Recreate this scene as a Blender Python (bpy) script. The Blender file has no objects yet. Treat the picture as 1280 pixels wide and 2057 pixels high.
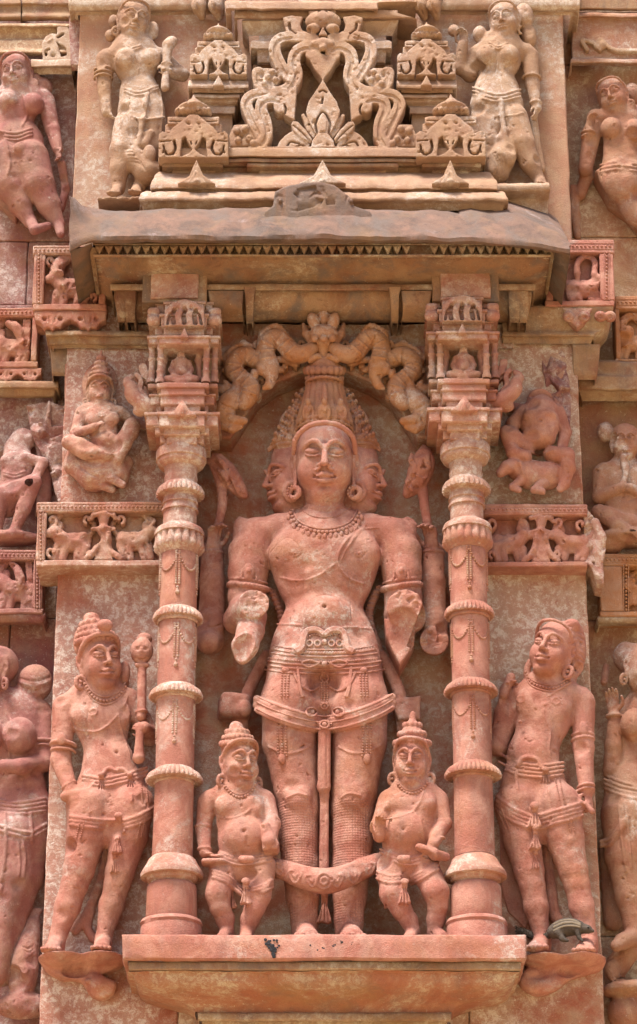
import bpy, math, random
import numpy as np
from math import sin, cos, tan, radians, pi, atan2, hypot

# ------------------------------------------------------------------ camera, sky, sun, exposure
SC = 0.0012                      # metres per unit; one unit is about one photo pixel at the wall
PITCH = radians(24.0); VFOV = radians(20.5)
FPX = 1028.5/tan(VFOV/2)
DC = FPX*cos(PITCH); ZC = 1.6/SC  # camera distance from the wall and eye height, in units
scene = bpy.context.scene
COL = scene.collection
cam = bpy.data.objects.new('camera', bpy.data.cameras.new('camera'))
COL.objects.link(cam)
cam.location = (0, -DC*SC, ZC*SC)
cam.rotation_euler = (radians(90)+PITCH, 0, 0)
cam.data.sensor_fit = 'VERTICAL'; cam.data.angle = VFOV
cam.data.clip_start = 0.1; cam.data.clip_end = 2000
scene.camera = cam
SUN_EL, SUN_AZ = radians(66), radians(-140)     # azimuth from +y (behind the wall) towards +x: high, front left, veiled
w = bpy.data.worlds.new('World'); scene.world = w; w.use_nodes = True
nt = w.node_tree; nt.nodes.clear()
sky = nt.nodes.new('ShaderNodeTexSky'); sky.sky_type = 'NISHITA'; sky.sun_disc = False
sky.sun_elevation = SUN_EL; sky.sun_rotation = SUN_AZ; sky.dust_density = 4.0; sky.air_density = 1.0; sky.ozone_density = 0.6
bg = nt.nodes.new('ShaderNodeBackground'); bg.inputs['Strength'].default_value = 0.05
out = nt.nodes.new('ShaderNodeOutputWorld')
nt.links.new(sky.outputs[0], bg.inputs[0]); nt.links.new(bg.outputs[0], out.inputs[0])
sl = bpy.data.lights.new('sun', 'SUN'); sl.energy = 1.5; sl.angle = radians(18); sl.color = (1.0, 0.94, 0.86)
so = bpy.data.objects.new('sun', sl); COL.objects.link(so)
from mathutils import Vector
sdir = Vector((sin(SUN_AZ)*cos(SUN_EL), cos(SUN_AZ)*cos(SUN_EL), sin(SUN_EL)))
so.rotation_euler = sdir.to_track_quat('Z', 'Y').to_euler(); so.location = (0, 0, 14)
vs = scene.view_settings
vs.view_transform = 'Standard'; vs.look = 'None'; vs.gamma = 1; vs.use_curve_mapping = False
vs.exposure = 2.28
scene.cycles.diffuse_bounces = 3

# ------------------------------------------------------------------ coordinates
# G space: x right, d out of the wall towards the viewer, z up, in units of SC metres
def P(u, v, d):
    """point of the wall space seen at photo position (u, v) when it stands d units out of the wall"""
    u = np.asarray(u, float); v = np.asarray(v, float); d = np.asarray(d, float)
    a = (u-640.0)/FPX; b = (1028.5-v)/FPX
    t = (DC-d)/(cos(PITCH)-b*sin(PITCH))
    return np.stack(np.broadcast_arrays(a*t, d, ZC+(sin(PITCH)+b*cos(PITCH))*t), -1)
def K(v, d=0):
    b = (1028.5-v)/FPX
    return (DC-d)/(cos(PITCH)-b*sin(PITCH))/FPX
def Zv(v, d): return float(P(640, v, d)[2])
def Xu(u, v, d): return float(P(u, v, d)[0])
rng = np.random.default_rng(7)
_T = rng.random((32, 32, 32)).astype(np.float32)
def vnoise(p, f):
    q = np.asarray(p, float)*f+100.3
    i = np.floor(q).astype(int); t = q-i; t = t*t*(3-2*t); i &= 31; j = (i+1) & 31
    r = 0
    for a in (0, 1):
        for b in (0, 1):
            for c in (0, 1):
                wgt = (t[:, 0] if a else 1-t[:, 0])*(t[:, 1] if b else 1-t[:, 1])*(t[:, 2] if c else 1-t[:, 2])
                r = r+wgt*_T[(j if a else i)[:, 0], (j if b else i)[:, 1], (j if c else i)[:, 2]]
    return r*2-1
def wear(p, amp, f=0.02):
    """slow wear of a stone surface: moves points by three octaves of noise"""
    if amp <= 0: return p
    o = np.zeros_like(p)
    for k in range(3):
        q = p[:, [k, (k+1) % 3, (k+2) % 3]]+37.7*k
        o[:, k] = vnoise(q, f)+.5*vnoise(q, f*3.1)+.3*vnoise(q, f*9)
    return p+o*amp
def cr(pts, n=8, closed=False):
    """smooth curve through the points (Catmull-Rom)"""
    p = np.array(pts, float); N = len(p)
    if N < 3 and not closed:
        t = np.linspace(0, 1, n+1)[:, None]; return p[0]*(1-t)+p[-1]*t
    g = lambda i: p[i % N] if closed else (p[i] if 0 <= i < N else (2*p[0]-p[1] if i < 0 else 2*p[-1]-p[-2]))
    o = []
    for i in range(N if closed else N-1):
        a, b, c, e = g(i-1), g(i), g(i+1), g(i+2)
        for t in np.arange(n)/n:
            o.append(.5*(2*b+(c-a)*t+(2*a-5*b+4*c-e)*t*t+(3*b-a-3*c+e)*t**3))
    if not closed: o.append(p[-1])
    return np.array(o)

# ------------------------------------------------------------------ stone materials
ALB = .84
def stone(name, c1, c2, c3, white=0.3, wcol=(.62, .52, .46), ochre=0.2, ocol=(.36, .22, .10), grey=0.12, bump=0.5, seed=0.0, rough=.86, pits=.3):
    c1, c2, c3, wcol, ocol = (tuple(a_*ALB for a_ in c_) for c_ in (c1, c2, c3, wcol, ocol))
    m = bpy.data.materials.new(name); m.use_nodes = True
    t = m.node_tree; t.nodes.clear(); L = t.links.new
    def N(tp, **kw):
        n = t.nodes.new('ShaderNode'+tp)
        for a, b in kw.items(): setattr(n, a, b)
        return n
    geo = N('NewGeometry'); mp = N('Mapping'); mp.inputs['Location'].default_value = (seed, seed*1.7, -seed)
    L(geo.outputs['Position'], mp.inputs['Vector'])
    def noise(scale, det=6, rgh=.6, dist=0.0, vec=None):
        n = N('TexNoise'); n.inputs['Scale'].default_value = scale; n.inputs['Detail'].default_value = det
        n.inputs['Roughness'].default_value = rgh; n.inputs['Distortion'].default_value = dist
        L(vec or mp.outputs[0], n.inputs['Vector']); return n.outputs['Fac']
    def ramp(f, lo, hi, a=0.0, b=1.0):
        n = N('MapRange'); n.inputs[1].default_value = lo; n.inputs[2].default_value = hi
        n.inputs[3].default_value = a; n.inputs[4].default_value = b; L(f, n.inputs[0]); return n.outputs[0]
    def mul(a, b):
        n = N('Math', operation='MULTIPLY'); L(a, n.inputs[0])
        if isinstance(b, float): n.inputs[1].default_value = b
        else: L(b, n.inputs[1])
        return n.outputs[0]
    def mix(f, a, b, mode='MIX'):
        n = N('Mix', data_type='RGBA', blend_type=mode)
        if isinstance(f, float): n.inputs[0].default_value = f
        else: L(f, n.inputs[0])
        for s, x in ((6, a), (7, b)):
            if isinstance(x, tuple): n.inputs[s].default_value = (*x, 1)
            else: L(x, n.inputs[s])
        return n.outputs[2]
    ms = N('Mapping'); ms.inputs['Scale'].default_value = (1, 1, .22); L(mp.outputs[0], ms.inputs['Vector'])
    big = noise(4.4, 6, .62, .6); mid = noise(15, 8, .68, .6); streak = noise(15, 8, .66, .3, ms.outputs[0])
    c = mix(ramp(big, .40, .62), c1, c2)
    c = mix(ramp(mid, .44, .64, 0, .85), c, c3)
    if ochre > 0:
        c = mix(mul(ramp(noise(5.5, 6, .65, .5), .5, .68), ochre), c, ocol)
    if grey > 0:
        c = mix(mul(ramp(streak, .48, .66), grey), c, (.15, .115, .10))
    if white > 0:
        area = ramp(noise(2.9, 7, .68, .9), .58-white*.17, .68-white*.14)          # where the old limewash still clings
        c = mix(mul(area, .38*min(1.0, white+.3)), c, tuple(.55*a_+.45*b_ for a_, b_ in zip(wcol, c3)))
        fl = noise(52, 14, .84, .35); wm = mul(ramp(fl, .49, .55), area)
        c = mix(mul(wm, .85), c, wcol)
        rd = mul(ramp(noise(24, 10, .75, .3), .56, .64), .55); c = mix(rd, c, c2)   # flaked back to the stone
        sp = mul(ramp(noise(110, 5, .75), .62, .67), ramp(noise(5, 4, .6), .40, .60))
        c = mix(mul(sp, min(1.0, white*1.7)), c, wcol)
    if pits > 0:
        c = mix(mul(ramp(noise(130, 3, .6), .67, .73), pits), c, (.13, .075, .06))
    g = noise(420, 3, .7)
    c = mix(1.0, c, ramp_rgb(N, L, ramp(g, .25, .75, .82, 1.16)), 'MULTIPLY')
    b = N('Bump'); b.inputs['Strength'].default_value = bump; b.inputs['Distance'].default_value = .004
    h1 = noise(55, 9, .68); h2 = noise(300, 4, .7)
    ad = N('Math', operation='MULTIPLY_ADD'); L(h2, ad.inputs[0]); ad.inputs[1].default_value = .8; L(h1, ad.inputs[2])
    L(ad.outputs[0], b.inputs['Height'])
    s = N('BsdfPrincipled'); s.inputs['Roughness'].default_value = rough
    s.inputs['Specular IOR Level'].default_value = .28
    L(c, s.inputs['Base Color']); L(b.outputs[0], s.inputs['Normal'])
    o = N('OutputMaterial'); L(s.outputs[0], o.inputs[0])
    return m
def ramp_rgb(N, L, f):
    n = N('CombineColor'); [L(f, n.inputs[i]) for i in range(3)]; return n.outputs[0]
M = {
 'pink':   stone('pink_sandstone', (.48, .20, .15), (.36, .128, .09), (.59, .315, .24), white=.22, ochre=.4, grey=.3, bump=.75, seed=1, ocol=(.42, .19, .085)),
 'pinkw':  stone('pink_sandstone_limewashed', (.45, .185, .13), (.34, .125, .09), (.54, .30, .215), white=.72, wcol=(.68, .56, .48), ochre=.5, grey=.25, bump=.75, seed=2),
 'tan':    stone('tan_sandstone', (.43, .26, .165), (.36, .20, .13), (.50, .33, .22), white=.5, ochre=.4, grey=.25, bump=.7, seed=3, ocol=(.36, .21, .09)),
 'tanw':   stone('tan_sandstone_limewashed', (.44, .27, .175), (.38, .22, .145), (.52, .36, .25), white=.7, wcol=(.66, .57, .49), ochre=.35, grey=.3, bump=.7, seed=4),
 'wall':   stone('red_wall_stone', (.40, .13, .08), (.31, .095, .065), (.45, .21, .135), white=1.3, wcol=(.72, .60, .53), ochre=.15, grey=.2, bump=.9, seed=5),
 'wallp':  stone('pale_wall_stone', (.44, .165, .095), (.37, .12, .075), (.47, .29, .19), white=1.2, wcol=(.73, .61, .50), ochre=.25, grey=.15, bump=.85, seed=6),
 'bay':    stone('wine_red_stone', (.30, .105, .09), (.245, .08, .075), (.37, .18, .135), white=1.0, wcol=(.64, .52, .48), ochre=.4, grey=.3, bump=1.0, seed=7),
 'bayr':   stone('orange_brown_stone', (.40, .19, .11), (.34, .13, .08), (.43, .26, .15), white=.95, wcol=(.70, .56, .40), ochre=.6, grey=.25, bump=.9, seed=8),
 'mauve':  stone('mauve_grey_stone', (.21, .13, .10), (.125, .085, .07), (.29, .165, .12), white=.2, ochre=.3, grey=1.0, bump=.7, seed=9, wcol=(.42, .34, .33)),
 'ochre':  stone('ochre_stained_stone', (.38, .22, .125), (.27, .115, .07), (.46, .31, .19), white=.6, wcol=(.60, .50, .38), ochre=.8, ocol=(.28, .17, .075), grey=.6, bump=.85, seed=10),
 'niche':  stone('niche_back_stone', (.46, .165, .095), (.36, .12, .07), (.47, .30, .20), white=.8, wcol=(.60, .49, .41), ochre=.25, ocol=(.36, .20, .09), grey=.25, bump=.8, seed=11),
 'orange': stone('orange_sandstone', (.46, .20, .085), (.38, .15, .065), (.50, .29, .18), white=.5, ochre=.4, ocol=(.40, .20, .06), grey=.2, bump=.6, seed=12, rough=.6),
}
M['tanp'] = stone('tan_wall_stone', (.45, .24, .155), (.40, .19, .125), (.49, .31, .20), white=.55, wcol=(.62, .54, .47), ochre=.35, grey=.3, bump=.7, seed=17)
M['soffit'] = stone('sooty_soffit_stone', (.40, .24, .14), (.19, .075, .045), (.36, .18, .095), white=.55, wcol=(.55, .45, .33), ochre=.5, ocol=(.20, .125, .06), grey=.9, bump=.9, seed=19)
M['cove'] = stone('flaking_red_cream_stone', (.40, .155, .09), (.36, .13, .08), (.44, .20, .12), white=1.0, wcol=(.60, .49, .37), ochre=.5, grey=.4, bump=.8, seed=18)
M['bayf'] = stone('wine_red_figure_stone', (.37, .15, .13), (.30, .11, .095), (.46, .25, .20), white=.55, wcol=(.58, .46, .42), ochre=.3, grey=.35, bump=.8, seed=15)
M['bayrf'] = stone('orange_brown_figure_stone', (.43, .21, .135), (.36, .15, .095), (.47, .28, .185), white=.35, ochre=.5, ocol=(.38, .20, .09), grey=.3, bump=.8, seed=16)
M['pinkc'] = stone('ochre_tinged_pink_sandstone', (.45, .19, .12), (.37, .15, .085), (.50, .27, .165), white=.3, ochre=.55, grey=.25, bump=.75, seed=14, ocol=(.46, .24, .09))
def mail(name):
    """pink sandstone with a fine mail pattern cut into it"""
    m = M['pink'].copy(); m.name = name; t = m.node_tree; L = t.links.new
    b = next(n for n in t.nodes if n.type == 'BUMP'); s = next(n for n in t.nodes if n.type == 'BSDF_PRINCIPLED')
    geo = next(n for n in t.nodes if n.type == 'NEW_GEOMETRY')
    sx = t.nodes.new('ShaderNodeSeparateXYZ'); L(geo.outputs['Position'], sx.inputs[0])
    def M_(op, a, c):
        n = t.nodes.new('ShaderNodeMath'); n.operation = op
        for i, x in enumerate((a, c)):
            if isinstance(x, (int, float)): n.inputs[i].default_value = x
            else: L(x, n.inputs[i])
        return n.outputs[0]
    p = M_('SINE', M_('MULTIPLY', M_('ADD', sx.outputs[0], sx.outputs[2]), 520.0), 0); q = M_('SINE', M_('MULTIPLY', M_('SUBTRACT', sx.outputs[0], sx.outputs[2]), 520.0), 0)
    b2 = t.nodes.new('ShaderNodeBump'); b2.inputs['Strength'].default_value = .35; b2.inputs['Distance'].default_value = .0022
    L(M_('MULTIPLY', p, q), b2.inputs['Height']); L(b.outputs[0], b2.inputs['Normal']); L(b2.outputs[0], s.inputs['Normal'])
    return m
M['fur'] = stone('squirrel_fur', (.085, .065, .05), (.055, .042, .034), (.13, .10, .08), white=0, ochre=0, grey=0, bump=.8, seed=30, pits=0)
M['fur_pale'] = stone('squirrel_pale_fur', (.25, .20, .14), (.2, .16, .11), (.29, .23, .17), white=0, ochre=0, grey=0, bump=.6, seed=31, pits=0)
M['eye'] = stone('dark_eye', (.01, .01, .01), (.012, .01, .01), (.01, .01, .01), white=0, ochre=0, grey=0, bump=0, seed=32, pits=0, rough=.2)
M['stain'] = stone('black_paint_drip', (.03, .03, .035), (.02, .02, .025), (.045, .04, .05), white=0, ochre=0, grey=0, bump=.3, seed=33, pits=0)
M['boot'] = mail('mail_boot_sandstone')

# ------------------------------------------------------------------ objects
def thing(name, label, cat, base, group=None, kind=None):
    """a thing is an Empty at its base (G point) that carries its parts"""
    o = bpy.data.objects.new(name, None); COL.objects.link(o)
    o.empty_display_size = .05
    o.location = (base[0]*SC, -base[1]*SC, base[2]*SC)
    tag(o, label, cat, group, kind); return o
def tag(o, label=None, cat=None, group=None, kind=None):
    if label: o['label'] = label
    if cat: o['category'] = cat
    if group: o['group'] = group
    if kind: o['kind'] = kind
    return o
def origin(par):
    o = np.zeros(3)
    while par is not None:
        o += np.array(par.location); par = par.parent
    return o
def make(name, V, faces, mat, parent=None, smooth=40, kind=None, label=None):
    """links one mesh object; V in G space, faces an (n,4) or (n,3) array or a list of such arrays"""
    V = np.asarray(V, float)
    Wd = np.stack([V[:, 0]*SC, -V[:, 1]*SC, V[:, 2]*SC], 1)
    off = np.zeros(3)
    if parent is None:
        off = (Wd.min(0)+Wd.max(0))/2; off[2] = Wd[:, 2].min()
    else: Wd = Wd-origin(parent)
    Wd = Wd-off
    me = bpy.data.meshes.new(name)
    fl = faces if isinstance(faces, list) else [faces]
    fl = [np.asarray(f) for f in fl if len(f)]
    lp = np.concatenate([f.ravel() for f in fl]).astype(np.int32)
    cnt = np.concatenate([np.full(len(f), f.shape[1]) for f in fl]).astype(np.int32)
    me.vertices.add(len(Wd)); me.vertices.foreach_set('co', Wd.astype(np.float32).ravel())
    me.loops.add(len(lp)); me.loops.foreach_set('vertex_index', lp)
    me.polygons.add(len(cnt)); me.polygons.foreach_set('loop_start', np.concatenate([[0], np.cumsum(cnt)[:-1]]).astype(np.int32))
    me.polygons.foreach_set('loop_total', cnt)
    me.update(calc_edges=True); me.validate()
    me.polygons.foreach_set('use_smooth', np.ones(len(me.polygons), bool))
    if smooth and smooth < 180: me.set_sharp_from_angle(angle=radians(smooth))
    me.materials.append(M[mat] if isinstance(mat, str) else mat)
    o = bpy.data.objects.new(name, me); COL.objects.link(o)
    o.location = off
    if parent is not None: o.parent = parent
    if kind: o['kind'] = kind
    if label: o['label'] = label
    return o
def copy_to(o, parent, dG, name=None):
    """another of the same piece, sharing its mesh, moved by dG"""
    c = o.copy(); COL.objects.link(c); c.parent = parent
    c.location = (o.location[0]+dG[0]*SC, o.location[1]-dG[1]*SC, o.location[2]+dG[2]*SC)
    return c

class MB:
    """collects simple solids into one mesh"""
    def __init__(s): s.V = []; s.F4 = []; s.F3 = []; s.n = 0
    def add(s, V, F):
        V = np.asarray(V, float).reshape(-1, 3); F = np.asarray(F, int)
        (s.F4 if F.shape[1] == 4 else s.F3).append(F+s.n); s.V.append(V); s.n += len(V); return s
    def grid(s, G, closeu=False, closev=False):
        a, b = G.shape[:2]; idx = np.arange(a*b).reshape(a, b)
        if closeu: idx = np.concatenate([idx, idx[:1]], 0)
        if closev: idx = np.concatenate([idx, idx[:, :1]], 1)
        F = np.stack([idx[:-1, :-1], idx[1:, :-1], idx[1:, 1:], idx[:-1, 1:]], -1).reshape(-1, 4)
        return s.add(G.reshape(-1, 3), F)
    def mld(s, prof, dback, seg=14, amp=.8, ch=2.0, f=.02, g=False, loc=0):
        """a moulding: profile points (v, d, ul, ur), top to bottom, with returns to dback at both ends.
        g=True: points are (z, d, xl, xr) in G space"""
        if not g:
            prof = [(Zv(v, d), d, Xu(ul, v, d), Xu(ur, v, d)) for v, d, ul, ur in prof]
        p = np.array(prof, float); q = []
        for i in range(len(p)):                                  # chamfer every corner of the profile
            if 0 < i < len(p)-1 and ch > 0:
                for e in (p[i-1], p[i+1]):
                    l = np.linalg.norm(e[:2]-p[i][:2]); q.append(p[i]+(e-p[i])*min(ch/max(l, 1e-6), .45))
            else: q.append(p[i])
        r = [q[0]]
        for a, b in zip(q[:-1], q[1:]):
            n = max(1, int(np.linalg.norm(b[:2]-a[:2])/seg+.5))
            for j in range(1, n+1): r.append(a+(b-a)*j/n)
        p = np.array(r)
        n = max(2, int((p[:, 3]-p[:, 2]).max()/seg)); m = max(2, int((p[:, 1].max()-dback)/seg/1.5))
        t = np.linspace(0, 1, n+1); c = min(ch, 3)
        rows = []
        for z, d, xl, xr in p:
            e = min(c, max(d-dback, 0)*.5)
            y1 = np.linspace(dback, d-e, m); x2 = np.linspace(xl+e, xr-e, n+1)
            X = np.concatenate([np.full(m, xl), x2, np.full(m, xr)])
            D = np.concatenate([y1, np.full(n+1, d), y1[::-1]])
            rows.append(np.stack([X, D, np.full(len(X), z)], 1))
        G = np.array(rows); sh = G.shape
        G = wear(G.reshape(-1, 3), amp, f).reshape(sh)
        return s.grid(G)
    def blk(s, x0, x1, z0, z1, d0, d1, seg=14, amp=.8, ch=2.0, f=.02):
        return s.mld([(z1, d0+.5, x0, x1), (z1, d1, x0, x1), (z0, d1, x0, x1), (z0, d0+.5, x0, x1)], d0, seg, amp, ch, f, g=True)
    def pbox(s, u0, v0, u1, v1, d0, d1, **kw):
        """block whose front face covers photo rectangle u0..u1, v0..v1 at distance d1"""
        return s.blk(Xu(u0, (v0+v1)/2, d1), Xu(u1, (v0+v1)/2, d1), Zv(v1, d1), Zv(v0, d1), d0, d1, **kw)
    def lathe(s, cx, cd, prof, n=40, flute=None, amp=.5, arc=(0, 2*pi)):
        """prof: (z, r) list; flute(i,theta) -> extra radius"""
        full = abs(arc[1]-arc[0]-2*pi) < 1e-6
        th = np.linspace(arc[0], arc[1], n, endpoint=not full)
        rows = []
        for i, (z, r) in enumerate(prof):
            rr = r+(flute(i, th) if flute else 0)
            rows.append(np.stack([cx+rr*np.cos(th), cd+rr*np.sin(th), np.full(n, z)], 1))
        G = np.array(rows); sh = G.shape; G = wear(G.reshape(-1, 3), amp).reshape(sh)
        return s.grid(G, closev=full)
    def tube(s, pts, r, n=7, closed=False, flat=1.0):
        p = np.asarray(pts, float); N = len(p)
        if N < 2: return s
        r = np.broadcast_to(np.asarray(r, float), (N,))
        T = np.roll(p, -1, 0)-np.roll(p, 1, 0) if closed else np.gradient(p, axis=0)
        T /= np.linalg.norm(T, axis=1)[:, None]+1e-9
        A = np.cross(T, (0, 1, 0)); l = np.linalg.norm(A, axis=1); A[l < .1] = (1, 0, 0)
        A /= np.linalg.norm(A, axis=1)[:, None]; B = np.cross(A, T)
        th = np.linspace(0, 2*pi, n, endpoint=False)
        G = p[:, None]+r[:, None, None]*(A[:, None]*np.cos(th)[None, :, None]+flat*B[:, None]*np.sin(th)[None, :, None])
        if not closed:
            G = np.concatenate([np.broadcast_to(p[0]-T[0]*r[0]*.5, (1, n, 3)), G, np.broadcast_to(p[-1]+T[-1]*r[-1]*.5, (1, n, 3))])
        return s.grid(G, closeu=closed, closev=True)
    def balls(s, pts, r, sq=(1, 1, 1)):
        p = np.asarray(pts, float).reshape(-1, 3); r = np.broadcast_to(np.asarray(r, float), (len(p),))
        V = (ICO_V*np.array(sq))[None]*r[:, None, None]+p[:, None]
        F = (ICO_F[None]+(np.arange(len(p))*len(ICO_V))[:, None, None]).reshape(-1, 3)
        return s.add(V, F)
    def build(s, name, mat, parent=None, **kw):
        fs = []
        if s.F4: fs.append(np.concatenate(s.F4))
        if s.F3: fs.append(np.concatenate(s.F3))
        return make(name, np.concatenate(s.V), fs, mat, parent, **kw)
def _ico():
    g = (1+5**.5)/2
    V = np.array([(-1, g, 0), (1, g, 0), (-1, -g, 0), (1, -g, 0), (0, -1, g), (0, 1, g), (0, -1, -g), (0, 1, -g), (g, 0, -1), (g, 0, 1), (-g, 0, -1), (-g, 0, 1)])/hypot(1, g)
    F = [(0,11,5),(0,5,1),(0,1,7),(0,7,10),(0,10,11),(1,5,9),(5,11,4),(11,10,2),(10,7,6),(7,1,8),(3,9,4),(3,4,2),(3,2,6),(3,6,8),(3,8,9),(4,9,5),(2,4,11),(6,2,10),(8,6,7),(9,8,1)]
    V = list(map(tuple, V)); mid = {}; out = []
    def md(a, b):
        k = (min(a, b), max(a, b))
        if k not in mid:
            m = np.array(V[a])+np.array(V[b]); V.append(tuple(m/np.linalg.norm(m))); mid[k] = len(V)-1
        return mid[k]
    for a, b, c in F:
        x, y, z = md(a, b), md(b, c), md(c, a); out += [(a, x, z), (b, y, x), (c, z, y), (x, y, z)]
    return np.array(V), np.array(out)
ICO_V, ICO_F = _ico()

# ------------------------------------------------------------------ sculptor: solids melted together on a grid of cells
class Sculpt:
    def __init__(s, u0, v0, u1, v1, d0, d1, vox=1.6):
        c = np.array([P(u, v, d) for u in (u0, u1) for v in (v0, v1) for d in (d0, d1)])
        s.lo = c.min(0); s.hi = c.max(0); s.lo[1] = d0; s.hi[1] = d1; s.vox = vox
        s.n = np.ceil((s.hi-s.lo)/vox).astype(int)+1
        s.F = np.full(s.n, 99.0, np.float32)
        s.ax = [(s.lo[i]+np.arange(s.n[i])*vox).astype(np.float32) for i in range(3)]
        s.base = (s.lo+s.hi)/2; s.base[2] = s.lo[2]
    def win(s, lo, hi, pad):
        i0 = np.maximum(np.floor((np.asarray(lo)-pad-s.lo)/s.vox).astype(int), 0)
        i1 = np.minimum(np.ceil((np.asarray(hi)+pad-s.lo)/s.vox).astype(int)+1, s.n)
        if (i1 <= i0).any(): return None
        sl = tuple(slice(a, b) for a, b in zip(i0, i1))
        return sl, s.ax[0][sl[0]][:, None, None], s.ax[1][sl[1]][None, :, None], s.ax[2][sl[2]][None, None, :]
    def put(s, sl, D, k, cut):
        a = s.F[sl]
        if cut: D = -D; h = np.maximum(k-np.abs(a-D), 0)/k; s.F[sl] = np.maximum(a, D)+h*h*k*.25
        else: h = np.maximum(k-np.abs(a-D), 0)/k; s.F[sl] = np.minimum(a, D)-h*h*k*.25
    # --- solids in G space
    def cone(s, a, b, ra, rb, k=5, q=1.0, cut=False):
        a = np.asarray(a, float); b = np.asarray(b, float); rm = max(ra, rb)*max(1, q)
        w_ = s.win(np.minimum(a, b)-rm, np.maximum(a, b)+rm, k+2.5*s.vox)
        if w_ is None: return s
        sl, x, y, z = w_; a = a.astype(np.float32); ba = (b-a).astype(np.float32)
        if q != 1: ba = ba*np.array([1, 1/q, 1], np.float32); y = (y-a[1])/np.float32(q)
        else: y = y-a[1]
        x = x-a[0]; z = z-a[2]; l = float((ba*ba).sum())+1e-6
        h = np.clip((x*ba[0]+y*ba[1]+z*ba[2])/l, 0, 1).astype(np.float32)
        D = np.sqrt((x-h*ba[0])**2+(y-h*ba[1])**2+(z-h*ba[2])**2)-(ra+(rb-ra)*h)
        s.put(sl, D.astype(np.float32), k, cut); return s
    def ell(s, c, r, R=None, k=5, cut=False):
        c = np.asarray(c, float); r = np.asarray(r, float)
        ext = r if R is None else np.sqrt(((np.asarray(R)*r[None])**2).sum(1))
        w_ = s.win(c-ext, c+ext, k+2.5*s.vox)
        if w_ is None: return s
        sl, x, y, z = w_; x = x-np.float32(c[0]); y = y-np.float32(c[1]); z = z-np.float32(c[2])
        if R is not None:
            R = np.asarray(R, np.float32); x, y, z = (R[0, j]*x+R[1, j]*y+R[2, j]*z for j in range(3))
        x = x/np.float32(r[0]); y = y/np.float32(r[1]); z = z/np.float32(r[2])
        k0 = np.sqrt(x*x+y*y+z*z); k1 = np.sqrt((x/np.float32(r[0]))**2+(y/np.float32(r[1]))**2+(z/np.float32(r[2]))**2)+1e-9
        s.put(sl, (k0*(k0-1)/k1).astype(np.float32), k, cut); return s
    def box(s, c, h, R=None, rnd=2, k=2, cut=False):
        c = np.asarray(c, float); h = np.asarray(h, float)-rnd
        ext = h+rnd if R is None else np.abs(np.asarray(R))@(h+rnd)
        w_ = s.win(c-ext, c+ext, k+2.5*s.vox)
        if w_ is None: return s
        sl, x, y, z = w_; x = x-np.float32(c[0]); y = y-np.float32(c[1]); z = z-np.float32(c[2])
        if R is not None:
            R = np.asarray(R, np.float32); x, y, z = (R[0, j]*x+R[1, j]*y+R[2, j]*z for j in range(3))
        x = np.abs(x)-np.float32(h[0]); y = np.abs(y)-np.float32(h[1]); z = np.abs(z)-np.float32(h[2])
        D = np.sqrt(np.maximum(x, 0)**2+np.maximum(y, 0)**2+np.maximum(z, 0)**2)+np.minimum(np.maximum(x, np.maximum(y, z)), 0)-rnd
        s.put(sl, D.astype(np.float32), k, cut); return s
    # --- the same by photo position
    def t(s, pts, k=6, q=1.0, cut=False, smooth=0):
        """limb or band through (u, v, d, r)"""
        p = np.array(pts, float)
        if smooth: p = cr(p, smooth)
        g = P(p[:, 0], p[:, 1], p[:, 2]); r = p[:, 3]*np.array([K(v, d) for v, d in p[:, 1:3]])
        if len(p) == 1: return s.cone(g[0], g[0]+(0, 0, .01), r[0], r[0], k, q, cut)
        for i in range(len(p)-1): s.cone(g[i], g[i+1], r[i], r[i+1], k, q, cut)
        return s
    def e(s, u, v, d, rx, ry, rz, rot=0, k=6, cut=False, tilt=0):
        f = K(v, d); a = radians(rot); b = radians(tilt)
        R = np.array([[cos(a), 0, sin(a)], [0, 1, 0], [-sin(a), 0, cos(a)]])@np.array([[1, 0, 0], [0, cos(b), -sin(b)], [0, sin(b), cos(b)]])
        return s.ell(P(u, v, d), (rx*f, ry*f, rz*f*1.06), R, k, cut)
    def b(s, u0, v0, u1, v1, d0, d1, rnd=2, k=2, cut=False):
        a = P(u0, v0, d1); c = P(u1, v1, d1); c[1] = d0
        return s.box((a+c)/2, np.abs(a-c)/2, None, rnd, k, cut)
    def stroke(s, pts, wd, d0, d1, rnd=1.5, k=2, cut=False, smooth=6, closed=False):
        """flat-faced carved line: a band of half width wd (or per-point) from depth d0 to d1 along photo points"""
        p = np.array([(*q, wd)[:3] if len(q) == 2 else q for q in pts], float)
        if smooth: p = cr(p, smooth, closed)
        if closed: p = np.concatenate([p, p[:1]])
        g = P(p[:, 0], p[:, 1], d1); r = p[:, 2]*K(p[0, 1], d1)
        yc = (d0+d1)/2; hy = abs(d1-d0)/2-rnd
        lo = g.min(0)-r.max(); hi = g.max(0)+r.max(); lo[1] = min(d0, d1); hi[1] = max(d0, d1)
        w_ = s.win(lo, hi, k+2.5*s.vox)
        if w_ is None: return s
        sl, x, y, z = w_; x = x[:, 0]; z = z[0]
        D2 = np.full((x.shape[0], z.shape[1]), 1e3, np.float32)
        for i in range(len(g)-1):
            ax, az = g[i][0], g[i][2]; bx, bz = g[i+1][0]-ax, g[i+1][2]-az; l = bx*bx+bz*bz+1e-6
            h = np.clip(((x-ax)*bx+(z-az)*bz)/l, 0, 1)
            D2 = np.minimum(D2, np.sqrt((x-ax-h*bx)**2+(z-az-h*bz)**2)-(r[i]+(r[i+1]-r[i])*h))
        return s._ext(sl, D2, y, yc, hy, rnd, k, cut)
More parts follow.
